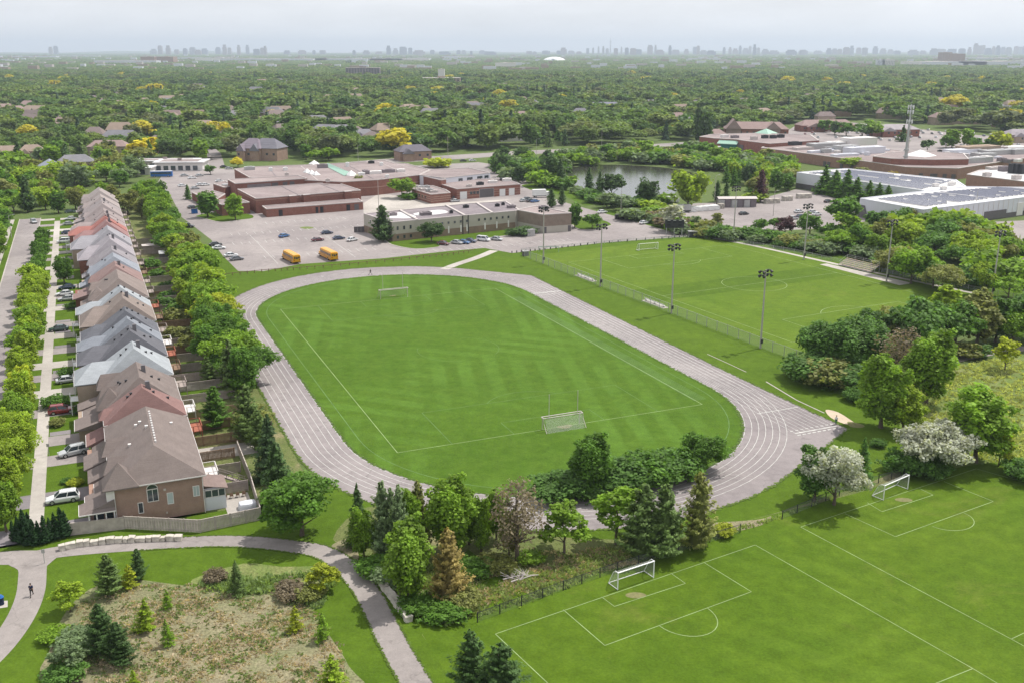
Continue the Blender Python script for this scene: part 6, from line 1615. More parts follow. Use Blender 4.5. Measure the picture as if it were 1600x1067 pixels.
# scoreboard and notice board
R = thing('scoreboard', 'black scoreboard on three posts at the far end of the soccer field', 'scoreboard', at(1053,369.5), -.05)
for x in (-2.8, 0, 2.8): mb = MB(); mb.box(x-.12,x+.12,-.1,.1,0,3.2); obj('post', mb, M['grey_metal'], R)
mb = MB(); mb.box(-3.4,3.4,-.25,.2,3.0,6.0); b_ = obj('panel', mb, M['dark'], R)
mb = MB()
for x, z in ((-2,5.2),(0,5.2),(2,5.2),(-2,4.1),(2,4.1)): mb.box(x-.6,x+.6,-.29,-.25,z-.3,z+.3)
obj('score_window', mb, M['black'], b_)
mb = MB()
for x in (-2, 0, 2): mb.box(x-.5,x+.5,-.32,-.29,5.68,5.8)
obj('score_legend', mb, M['white'], b_)
R = box_thing('equipment_box', 'dark equipment box on the grass beside the scoreboard', 'box', (1082,371), [('body', [(-1.6,1.6,-.9,.9,.1,2.1)], 'clad_dark'), ('lid', [(-1.7,1.7,-1,1,2.1,2.25)], 'grey_metal'), ('door', [(-1.3,-.1,-.95,-.88,.2,1.9),(.1,1.3,-.95,-.88,.2,1.9)], 'dark')], 0)
R = box_thing('equipment_box', 'small dark box at the corner where the track fence meets the lot', 'box', (821,400), [('body', [(-.9,.9,-.7,.7,.05,1.5)], 'clad_dark'), ('lid', [(-1,1,-.8,.8,1.5,1.62)], 'grey_metal')])
R = thing('storage_goal', 'stacked goal frames lying by the annex end of the fence', 'goal', at(858,394.5), 0)
for k in range(3):
    mb = MB(); y = k*.5; mb.tube((-3.4,y,0),(-3.4,y,1.8),.05,.05,5); mb.tube((3.2,y,0),(3.2,y,1.8),.05,.05,5); mb.tube((-3.4,y,1.8),(3.2,y,1.8),.05,.05,5); obj('goal_frame', mb, M['grey_metal'] if k else M['green_roof'], R)
# chain link fences: posts, rail and mesh of each bay
def chain_fence(label, pts, h=1.2, bay=3.0, dark=True, group=None, postw=.05):
    R = thing('chain_link_fence', label, 'fence', pts[0], 0, group); ox, oy = pts[0]; pm = None; cache = {}
    mb = MB(); mb.box(-postw,postw,-postw,postw,0,h+.08); qm = mb.mesh('post', M['dark' if dark else 'grey_metal'])
    for a, b in zip(pts[:-1], pts[1:]):
        d = math.dist(a, b); n = max(1, round(d/bay)); w = d/n; ang = math.atan2(b[1]-a[1], b[0]-a[0]); k = round(w, 2)
        if k not in cache:
            mb = MB(); mb.poly([(0,0,.03),(w,0,.03),(w,0,h),(0,0,h)]); mb.bar((0,0,h),(w,0,h),.045,.045,1)
            cache[k] = mb.mesh('mesh_panel', [M['chain' if dark else 'chain_pale'], M['dark' if dark else 'grey_metal']])
        for i in range(n):
            x, y = a[0]+(b[0]-a[0])*i/n-ox, a[1]+(b[1]-a[1])*i/n-oy
            link('post', qm, R, (x, y, 0), ang); link('mesh_panel', cache[k], R, (x, y, 0), ang)
    link('post', qm, R, (pts[-1][0]-ox, pts[-1][1]-oy, 0)); return R
chain_fence('black chain link fence behind the near left goal', [at(746,972), at(880,922), at(965,892), at(1060,862), at(1156,832)], 1.3)
chain_fence('short black chain link fence between the near pitches and the bend', [at(1222,811), at(1290,782), at(1352,760), at(1412,743)], 1.3)
chain_fence('galvanised chain link fence between the running track and the soccer field', [T(88.7,55.6), T(41,58.6), T(-26,63.0), T(-40.5,64.4)], 2.4, 4.0, False)
chain_fence('galvanised chain link fence behind the far goal of the soccer field', [T(88.7,55.6), T(98,58.5), T(99.5,100), T(97,127)], 1.0, 3.2, False)
chain_fence('galvanised chain link fence along the hedge side of the soccer field', [T(96,130), T(60,140.5), T(10,148), T(-18,156)], 1.2, 4.0, False)
# low timber post and rail along the lot
R = thing('rail_fence', 'low dark post and rail fence between the school lot and the track', 'fence', at(352,432)); o0 = at(352,432)
pts = smooth([at(352,432), at(420,425), at(480,421), at(560,414), at(640,406), at(700,400), at(748,393)], 6)
mb = MB(); mb.tube((0,0,0),(0,0,.95),.12,.11,7); pm = mb.mesh('post', M['wood_brown']); acc = 0
P2 = []; 
for a, b in zip(pts[:-1], pts[1:]):
    n = max(1, round(math.dist(a, b)/3)); P2 += [(a[0]+(b[0]-a[0])*i/n, a[1]+(b[1]-a[1])*i/n) for i in range(n)]
for a, b in zip(P2[:-1], P2[1:]):
    link('post', pm, R, (a[0]-o0[0], a[1]-o0[1], 0)); mb = MB(); mb.bar((a[0]-o0[0],a[1]-o0[1],.75),(b[0]-o0[0],b[1]-o0[1],.75),.09,.14); obj('rail', mb, M['wood_brown'], R)
mb = MB(); mb.tube((0,0,0),(0,0,.75),.17,.15,8); bm_ = mb.mesh('bollard', M['dark'])
q = smooth([at(800,396), at(860,390), at(940,381), at(1045,373), at(1100,368.5), at(1180,377)], 8); P2 = []
for a, b in zip(q[:-1], q[1:]):
    n = max(1, round(math.dist(a, b)/2.6)); P2 += [(a[0]+(b[0]-a[0])*i/n, a[1]+(b[1]-a[1])*i/n) for i in range(n)]
for p in P2[:90]:
    o = link('bollard', bm_, None, p); tag(o, 'dark timber bollard in the row dividing the lot from the soccer field grass', 'bollard', 'bollards between the lot and the soccer field')
# signs
def sign(label, px, h=2.2, plate=True):
    R = thing('sign_post', label, 'sign', at(*px), .2); mb = MB(); mb.tube((0,0,0),(0,0,h),.05,.05,6); obj('post', mb, M['grey_metal'], R)
    mb = MB(); mb.box(-.22,.22,-.07,-.04,h-.55,h); obj('plate', mb, M['grey_metal'], R)
sign('thin sign post at the fork of the footpaths', (70,880), 2.1)
sign('thin sign post beside the street tree near the sidewalk', (77,712), 2.2)
R = thing('litter_bin', 'dark blue litter bin on the concrete pad at the left edge', 'bin', at(2,944)); mb = MB(); mb.tube((0,0,0),(0,0,1.0),.34,.38,14); obj('body', mb, M['cloth_navy'], R)
mb = MB(); mb.tube((0,0,1.0),(0,0,1.3),.42,.2,14); obj('lid', mb, M['blue_paint'], R)
# garden clutter in the nearest yards
gold = M['wood_brown']
for i, (s, t) in enumerate(((-58.6,-57.6),(-58.6,-56.7),(-58.6,-55.8),(-58.6,-54.9))):
    R = thing('garden_chair', 'dark garden chair in the line of chairs on the nearest patio', 'chair', T(s-.6,t-1.2), RZ+3.0, 'garden chairs on the nearest patio')
    mb = MB(); mb.box(-.27,.27,-.25,.25,.38,.46); obj('seat', mb, M['wood_brown'], R); mb = MB(); mb.box(-.27,.27,.22,.28,.46,.95); obj('backrest', mb, M['wood_brown'], R)
    for x in (-.23,.23):
        for y in (-.21,.21): mb = MB(); mb.box(x-.03,x+.03,y-.03,y+.03,.03,.38); obj('leg', mb, M['wood_brown'], R)
R = thing('covered_barbecue', 'grey white covered garden table on the nearest patio', 'furniture', T(-63.5,-56.2), RZ); mb = MB()
secs = [[(x*k, y*k, z) for x, y in ((-1.2,-.8),(0,-.95),(1.2,-.8),(1.3,0),(1.2,.8),(0,.9),(-1.2,.8),(-1.3,0))] for k, z in ((1.05,.05),(1,.6),(.9,.9),(.3,1.15))]
loft(mb, secs); obj('cover', mb, M['clad_white'], R); mb = MB(); mb.tube((0,0,0),(0,0,.1),.3,.3,8); obj('base', mb, M['dark'], R)
R = thing('garden_shed', 'small garden shed with a pale gable roof in a back yard halfway down the row', 'shed', T(131,-52), RZ); mb = MB(); mb.box(-1.6,1.6,-1.2,1.2,0,2.1); obj('wall', mb, M['clad_dark'], R)
mb = MB(); hip(mb,-1.8,1.8,-1.4,1.4,2.1,2.9,axis='x',inset=.01,g0=True,g1=True); obj('roof', mb, M['grey_metal'], R)
R = thing('garden_shed', 'pale flat topped garden shed behind the red brown roofed houses', 'shed', T(146,-56), RZ); mb = MB(); mb.box(-1.8,1.8,-1.6,1.6,0,2.2); obj('wall', mb, M['wood_grey'], R); mb = MB(); mb.box(-2,2,-1.8,1.8,2.2,2.35); obj('roof', mb, M['parapet'], R)

# ================================================================== PEOPLE
def person(label, px, heading, pose, top, legs, hair='hair'):
    R = thing('person', label, 'person', at(*px), heading, z=.04)
    # joints (x right, y forward, z up)
    J = {'pelvis':(0,0,.95),'chest':(0,.02,1.28),'neck':(0,.03,1.48),'head':(0,.05,1.60),'crown':(0,.03,1.72)}
    rad = {'pelvis':(.15,.11),'chest':(.17,.12),'neck':(.055,.055),'head':(.085,.1),'crown':(.06,.07)}
    st_ = pose['stride']; ar = pose['arm']
    for s, n in ((-1,'l'),(1,'r')):
        k = st_*s
        J['hip'+n]=(s*.09,0,.90); J['knee'+n]=(s*.10,k*.22+(.05 if k < 0 else .02),.50); J['ank'+n]=(s*.10,k*.42-(.04 if k < 0 else 0),.09+(.06 if k < 0 else 0)); J['toe'+n]=(s*.11,k*.42+.17,.035)
        J['sho'+n]=(s*.19,.02,1.42); J['elb'+n]=(s*.25,-k*.14*ar,1.13); J['wri'+n]=(s*.24,-k*.26*ar+.06+pose.get('bend',0)*.15,.90+pose.get('bend',0)*.22)
        J['palm'+n]=(s*.235,-k*.3*ar+.08+pose.get('bend',0)*.2,.83+pose.get('bend',0)*.24)
        for a, b in (('hip',.085),('knee',.058),('ank',.042),('toe',.035),('sho',.058),('elb',.042),('wri',.028),('palm',.036)): rad[a+n]=(b,b)
        for q in range(4):
            p = J['palm'+n]; J['f%d%s'%(q,n)] = (p[0]+s*(.012*q-.02), p[1]+.02+.008*q, p[2]-.085+.006*abs(q-1.5)); rad['f%d%s'%(q,n)] = (.011,.011)
        p = J['palm'+n]; J['th'+n] = (p[0]-s*.035, p[1]+.035, p[2]-.03); rad['th'+n] = (.012,.012)
    E = [('pelvis','chest'),('chest','neck'),('neck','head'),('head','crown')]
    for n in 'lr': E += [('pelvis','hip'+n),('hip'+n,'knee'+n),('knee'+n,'ank'+n),('ank'+n,'toe'+n),('chest','sho'+n),('sho'+n,'elb'+n),('elb'+n,'wri'+n),('wri'+n,'palm'+n),('palm'+n,'th'+n)] + [('palm'+n,'f%d%s'%(q,n)) for q in range(4)]
    def skin(name, keys, scale, mat, parent):
        ks = [k for k in J if k in keys]; ix = {k: i for i, k in enumerate(ks)}
        me = bpy.data.meshes.new(name); me.from_pydata([J[k] for k in ks], [(ix[a], ix[b]) for a, b in E if a in ix and b in ix], [])
        o = link(name, me, parent); me.materials.append(M[mat])
        md = o.modifiers.new('skin', 'SKIN'); sv = me.skin_vertices[0].data
        for k in ks: sv[ix[k]].radius = (rad[k][0]*scale, rad[k][1]*scale)
        sv[0].use_root = True
        o.modifiers.new('sub', 'SUBSURF').levels = 1; o.modifiers['sub'].render_levels = 1
        return o
    skin('body', set(J), 1.0, 'skin', R)
    skin('shirt', {'pelvis','chest','shol','shor','elbl','elbr'}, 1.16, top, R)
    skin('trousers', {'pelvis','hipl','hipr','kneel','kneer','ankl','ankr'}, 1.22, legs, R)
    mb = MB()
    for n, s in (('l',-1),('r',1)): p, q = J['ank'+n], J['toe'+n]; mb.bar((p[0],p[1]-.05,.05+p[2]*.3),(q[0],q[1]+.03,.045),.09,.09)
    obj('shoes', mb, M['cloth_black'], R)
    bm = bmesh.new(); bmesh.ops.create_icosphere(bm, subdivisions=2, radius=.105)
    for v in bm.verts:
        if v.co.y > .02 and v.co.z < .035: v.co.y = .02
        v.co.z = max(v.co.z, -.06)
    bmesh.ops.translate(bm, verts=bm.verts, vec=(0,.015,1.665)); me = bpy.data.meshes.new('hair'); bm.to_mesh(me); bm.free(); me.materials.append(M[hair]); link('hair', me, R)
    mb = MB(); mb.box(-.012,.012,.13,.165,1.58,1.62); mb.box(-.045,-.02,.125,.14,1.625,1.638); mb.box(.02,.045,.125,.14,1.625,1.638); mb.box(-.025,.025,.125,.138,1.54,1.55); mb.box(-.1,-.08,.03,.07,1.57,1.64); mb.box(.08,.1,.03,.07,1.57,1.64)
    obj('face', mb, M['skin'], R)
    return R
person('person in dark clothes walking along the footpath near the left edge', (50,931), .35, {'stride':1,'arm':1}, 'cloth_navy', 'cloth_black')
person('small jogger in dark clothes on the far bend of the running track', (579,430), 1.4, {'stride':1.2,'arm':1.3,'bend':1}, 'cloth_black', 'cloth_grey')
person('person in a white top and green trousers standing at the chute end of the track', (1306,663), 2.6, {'stride':.25,'arm':.5}, 'cloth_white', 'cloth_green')

# ================================================================== TREES
def quads(P, Nn, size, rng, aspect=1.0, up=None):
    """quads centred on P with normals Nn -> verts (n*4,3)"""
    n = len(P)
    ref = rng.normal(size=(n, 3)) if up is None else up
    u = np.cross(Nn, ref); u /= np.linalg.norm(u, axis=1, keepdims=True) + 1e-9
    v = np.cross(Nn, u)
    s = size[:, None] * .5
    a = u * s; b = v * s * aspect
    V = np.stack([P - a - b*.6, P + a*.8 - b, P + a + b*.7, P - a*.7 + b], axis=1)
    V[:, 1] += Nn * s * .25; V[:, 3] -= Nn * s * .2
    return V.reshape(-1, 3)
def fast_mesh(name, V, F4, tone, mats, extra=None):
    me = bpy.data.meshes.new(name)
    nv, nf = len(V), len(F4)
    me.vertices.add(nv); me.vertices.foreach_set('co', np.ascontiguousarray(V, dtype=np.float32).ravel())
    me.loops.add(nf*4); me.loops.foreach_set('vertex_index', np.ascontiguousarray(F4, dtype=np.int32).ravel())
    me.polygons.add(nf); me.polygons.foreach_set('loop_start', np.arange(0, nf*4, 4, dtype=np.int32))
    try: me.polygons.foreach_set('loop_total', np.full(nf, 4, dtype=np.int32))
    except Exception: pass
    at_ = me.attributes.new('tone', 'FLOAT', 'FACE'); at_.data.foreach_set('value', np.ascontiguousarray(tone, dtype=np.float32))
    for m in mats: me.materials.append(m)
    me.update(); me.validate()
    return me
def lobes_for(shape, rng):
    L = []
    if shape == 'round':
        L.append((0,0,.60,.34,.34,.30))
        for i in range(11):
            a = rng.uniform(0, 6.28); h = rng.uniform(.34, .86); r = .30*math.sqrt(max(.05, 1-((h-.58)/.36)**2))
            L.append((r*math.cos(a), r*math.sin(a), h, *(rng.uniform(.12,.19)*np.array([1,1,.85]))))
    elif shape == 'oval':
        L.append((0,0,.55,.22,.22,.36))
        for i in range(12):
            a = i*2.4; h = .22 + .68*i/12; r = .17*math.sqrt(max(.08, 1-((h-.52)/.42)**2))
            L.append((r*math.cos(a), r*math.sin(a), h, *(rng.uniform(.10,.15)*np.array([1,1,1.2]))))
    elif shape == 'spread':
        for i in range(15):
            a = i*2.4; r = .44*math.sqrt((i+.5)/15); h = .66 - r*.45 + rng.uniform(-.08,.10)
            L.append((r*math.cos(a), r*math.sin(a), h, *(rng.uniform(.14,.21)*np.array([1,1,.75]))))
    elif shape == 'willow':
        L.append((0,0,.45,.40,.40,.38))
        for i in range(16):
            a = i*2.4; r = .40; L.append((r*math.cos(a)*rng.uniform(.5,1), r*math.sin(a)*rng.uniform(.5,1), rng.uniform(.3,.8), .16,.16,.22))
    elif shape == 'sparse':
        for i in range(9):
            a = i*2.4; h = .38 + .52*i/9; r = .18*(1.15-h)
            L.append((r*1.6*math.cos(a), r*1.6*math.sin(a), h, *(rng.uniform(.09,.13)*np.array([1,1,.9]))))
    elif shape == 'bush':
        for i in range(12):
            a = i*2.4; r = .40*math.sqrt((i+.5)/12); h = .42*(1-r*.8) + rng.uniform(-.06,.12)
            L.append((r*math.cos(a), r*math.sin(a), h, *(rng.uniform(.2,.3)*np.array([1,1,1.0]))))
    elif shape == 'vase':
        for i in range(13):
            a = i*2.4; h = .30 + .55*((i*.618) % 1); r = (.10 + .26*h)*rng.uniform(.6,1)
            L.append((r*math.cos(a), r*math.sin(a), h, *(rng.uniform(.10,.16)*np.array([1,1,1.25]))))
    return L
def crown_mesh(shape, seed, n, size, mats, core=True, open_=0.0):
    """unit-height broadleaf crown made of leaf clumps on many lobes"""
    rng = np.random.default_rng(seed)
    L = lobes_for(shape, rng)
    C = np.array([l[:3] for l in L]); Rr = np.array([l[3:] for l in L])
    # second generation clumps on each lobe, so the outline is ragged
    C2, R2 = [], []
    for c, r in zip(C, Rr):
        k = 9
        d = rng.normal(size=(k,3)); d[:,2] = np.abs(d[:,2])*.9 - .15; d /= np.linalg.norm(d, axis=1, keepdims=True)
        C2.append(c + d*r*rng.uniform(.75,1.28,(k,1))); R2.append(np.repeat(r[None]*.38, k, 0)*rng.uniform(.45,1.3,(k,1)))
    C = np.vstack([C] + C2); Rr = np.vstack([Rr*.88] + R2)
    w = (Rr[:,0]*Rr[:,2]); w /= w.sum()
    idx = rng.choice(len(C), size=n, p=w)
    d = rng.normal(size=(n,3)); d[:,2] += .35; d /= np.linalg.norm(d, axis=1, keepdims=True)
    rad = rng.uniform(.62, 1.22, (n,1))
    P = C[idx] + d*Rr[idx]*rad
    lobe_tone = rng.uniform(.72, 1.28, len(C))
    Nn = d*.8 + rng.normal(size=(n,3))*.55 + np.array([0,0,.6]); Nn /= np.linalg.norm(Nn, axis=1, keepdims=True)
    sz = size*rng.uniform(.55, 1.35, n)
    V = quads(P, Nn, sz, rng)
    tone = lobe_tone[idx]*rng.uniform(.72, 1.25, n)
    F = np.arange(n*4).reshape(-1,4)
    if core:
        ico = core_sphere(); cv, cf = ico
        VV, FF, TT = [V], [F], [tone]; off = len(V)
        for c, l in zip(C[:len(L)], Rr[:len(L)]):
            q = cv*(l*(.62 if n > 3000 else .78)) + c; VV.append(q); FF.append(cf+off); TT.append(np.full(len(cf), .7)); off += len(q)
        V, F, tone = np.vstack(VV), np.vstack(FF), np.concatenate(TT)
    return fast_mesh('crown', V, F, tone, mats)
_core = []
def core_sphere():
    if not _core:
        n, m = 8, 5; v = []; f = []
        for j in range(m+1):
            t = math.pi*j/m
            for i in range(n): v.append((math.sin(t)*math.cos(2*math.pi*i/n), math.sin(t)*math.sin(2*math.pi*i/n), math.cos(t)))
        for j in range(m):
            for i in range(n): f.append((j*n+i, (j+1)*n+i, (j+1)*n+(i+1)%n, j*n+(i+1)%n))
        _core.append((np.array(v), np.array(f)))
    return _core[0]
def conifer_mesh(seed, n, size, mats, base=.10, width=.22, power=.9, droop=.35, irregular=.15, whorls=16, core=True):
    rng = np.random.default_rng(seed)
    nb = whorls*9
    h = np.repeat(base + (1-base)*(np.arange(whorls)+.3)/whorls, 9) + rng.normal(size=nb)*.012
    a = rng.uniform(0, 6.283, nb); R = width*np.clip(1-(h-base)/(1-base), 0.02, 1)**power*(1+rng.normal(size=nb)*irregular)
    R = np.clip(R, .012, None)
    w = R + .03; w /= w.sum(); b = rng.choice(nb, size=n, p=w)
    t = rng.uniform(.15, 1.05, n)**.7
    r = R[b]*t; side = rng.normal(size=n)*R[b]*.17*(1.1-t*.5)
    z = h[b] - droop*R[b]*t**1.4*.8 + rng.normal(size=n)*.008 + .25*R[b]*(t > .85)*.3
    ca, sa = np.cos(a[b]), np.sin(a[b])
    P = np.stack([r*ca - side*sa, r*sa + side*ca, z], 1)
    out = np.stack([ca, sa, np.full(n, -.1)], 1)
    Nn = np.stack([ca*.45, sa*.45, np.full(n, .9)], 1) + rng.normal(size=(n,3))*.4; Nn /= np.linalg.norm(Nn, axis=1, keepdims=True)
    V = quads(P, Nn, size*rng.uniform(.6,1.3,n), rng, .55, up=np.cross(Nn, out))
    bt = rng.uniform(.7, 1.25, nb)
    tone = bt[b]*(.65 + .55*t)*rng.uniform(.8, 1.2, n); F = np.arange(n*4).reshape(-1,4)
    if core:
        m, k = 7, 9; v, f = [], []
        for j in range(k+1):
            hh = base + .02 + (1-base)*j/k*.96; rr = width*.5*max(0.02, 1-j/k)**power
            for i in range(m): v.append((rr*math.cos(6.283*i/m), rr*math.sin(6.283*i/m), hh))
        for j in range(k):
            for i in range(m): f.append((j*m+i, j*m+(i+1)%m, (j+1)*m+(i+1)%m, (j+1)*m+i))
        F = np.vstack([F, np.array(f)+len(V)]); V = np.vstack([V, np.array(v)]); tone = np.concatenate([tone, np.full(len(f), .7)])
    return fast_mesh('crown', V, F, tone, mats)
def trunk_mesh(kind, seed, r=.022, top=.72):
    rng = random.Random(seed); mb = MB(); prev = (0,0,-.01); pr = r*1.25
    steps = 4
    for i in range(1, steps+1):
        z = top*i/steps; p = (rng.uniform(-.012,.012)*i, rng.uniform(-.012,.012)*i, z); q = r*(1-.72*i/steps)
        mb.tube(prev, p, pr, q, 7); 
        if kind != 'conifer' and i >= 1:
            for k in range(3 if kind == 'broad' else 6):
                a = rng.uniform(0, 6.28); l = rng.uniform(.14,.28)*(1.15-z); e = (p[0]+l*math.cos(a), p[1]+l*math.sin(a), z+l*rng.uniform(.5,1.1))
                mb.tube(p, e, q*.62, q*.2, 5)
                if kind == 'bare':
                    for s in range(4):
                        f = rng.uniform(.3,1); b = tuple(p[j]+(e[j]-p[j])*f for j in range(3)); a2 = rng.uniform(0,6.28); l2 = rng.uniform(.06,.14)
                        mb.tube(b, (b[0]+l2*math.cos(a2), b[1]+l2*math.sin(a2), b[2]+l2*rng.uniform(.2,1.2)), q*.22, q*.06, 4)
        prev, pr = p, q
    return mb.mesh('trunk', M['bark'])
LEAF, NEED = [M['leaf']], [M['leaf']]
TREES = {}
def tree_meshes(kind, lod):
    """three variants of each kind at each level of detail, made once"""
    if (kind, lod) in TREES: return TREES[(kind, lod)]
    out = []
    nl = {0: 10000, 1: 4200, 2: 1300, 3: 420}[lod]; sl = {0: .029, 1: .043, 2: .07, 3: .12}[lod]
    for v in range({0: 3, 1: 4, 2: 4, 3: 3}[lod]):
        sd = hash_(kind)*13 + lod*7 + v
        if kind in ('round','oval','spread','willow','bush','vase'):
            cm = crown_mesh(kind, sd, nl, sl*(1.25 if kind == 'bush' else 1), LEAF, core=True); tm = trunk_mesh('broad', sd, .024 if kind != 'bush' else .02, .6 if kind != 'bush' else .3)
        elif kind == 'sparse': cm = crown_mesh(kind, sd, nl//3, sl*1.15, LEAF, core=False); tm = trunk_mesh('broad', sd, .016, .8)
        elif kind == 'bare': cm = crown_mesh('oval', sd, nl//5, sl*.75, LEAF, core=False); tm = trunk_mesh('bare', sd, .022, .92)
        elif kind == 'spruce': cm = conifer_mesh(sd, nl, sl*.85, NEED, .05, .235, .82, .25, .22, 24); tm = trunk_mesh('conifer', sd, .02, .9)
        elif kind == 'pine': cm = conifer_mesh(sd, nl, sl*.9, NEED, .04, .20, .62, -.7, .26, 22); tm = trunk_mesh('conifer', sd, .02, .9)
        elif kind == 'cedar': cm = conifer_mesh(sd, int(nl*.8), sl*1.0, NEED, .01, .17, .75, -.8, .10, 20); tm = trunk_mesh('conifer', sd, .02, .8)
        elif kind == 'larch': cm = conifer_mesh(sd, int(nl*.6), sl*.95, NEED, .06, .22, .8, .1, .25, 14, core=False); tm = trunk_mesh('conifer', sd, .015, .95)
        out.append((cm, tm))
    TREES[(kind, lod)] = out
    return out
def hash_(s): return sum((i+3)*ord(c) for i, c in enumerate(s)) % 997
NAME = {'round':'broadleaf_tree','oval':'broadleaf_tree','spread':'broadleaf_tree','willow':'willow_tree','sparse':'young_tree','bare':'bare_tree','vase':'broadleaf_tree','bush':'bush','spruce':'spruce_tree','pine':'pine_tree','cedar':'cedar_shrub','larch':'larch_tree'}
trnd = random.Random(77)
def tree(kind, loc, h, color, label, group=None, wide=1.0, name=None, lod=None, cat=None):
    D = math.hypot(*loc)
    if lod is None: lod = 0 if D < 215 else (1 if D < 360 else (2 if D < 600 else 3))
    if kind == 'bush' and lod < 3 : lod = min(3, lod + 1)
    cm, tm = trnd.choice(tree_meshes(kind, lod))
    nm = name or ('young_tree' if kind == 'larch' and color[1] > color[0] else NAME[kind])
    an = trnd.uniform(.88, 1.14)
    R = thing(nm, label, cat or ('shrub' if kind in ('bush','cedar') else 'tree'), loc, trnd.uniform(0, 6.28), group, scale=(h*wide*an, h*wide/an, h))
    j = trnd.uniform(.9, 1.1)
    c = link('crown', cm, R); c.color = (color[0]*j, color[1]*j, color[2]*j, 1)
    link('trunk', tm, R)
    return R
G1, G2, G3, G4 = (0.103,0.208,0.026), (0.184,0.307,0.027), (0.259,0.364,0.028), (0.101,0.201,0.037)
YG, OL, PI_, SP_, BS = (0.333,0.385,0.028), (0.218,0.239,0.068), (0.138,0.208,0.060), (0.075,0.135,0.040), (0.081,0.140,0.056)
BLOS, ORG, BRO, PUR, YEL, GG = (.42,.44,.37), (.30,.24,.085), (.20,.165,.11), (.09,.04,.05), (.64,.56,.04), (.18,.25,.12)
def T_px(kind, x, y, ytop, col, label, wide=1.0, group=None, **k):
    """tree rooted at surveyed foot (x,y); height from where its top shows"""
    X, Y = at(x, y); lo, hi = .3, 45
    for _ in range(30):
        m = (lo+hi)/2
        if pix(X, Y, m)[1] > ytop: lo = m
        else: hi = m
    return tree(kind, (X, Y), lo, col, label, group, wide, **k)
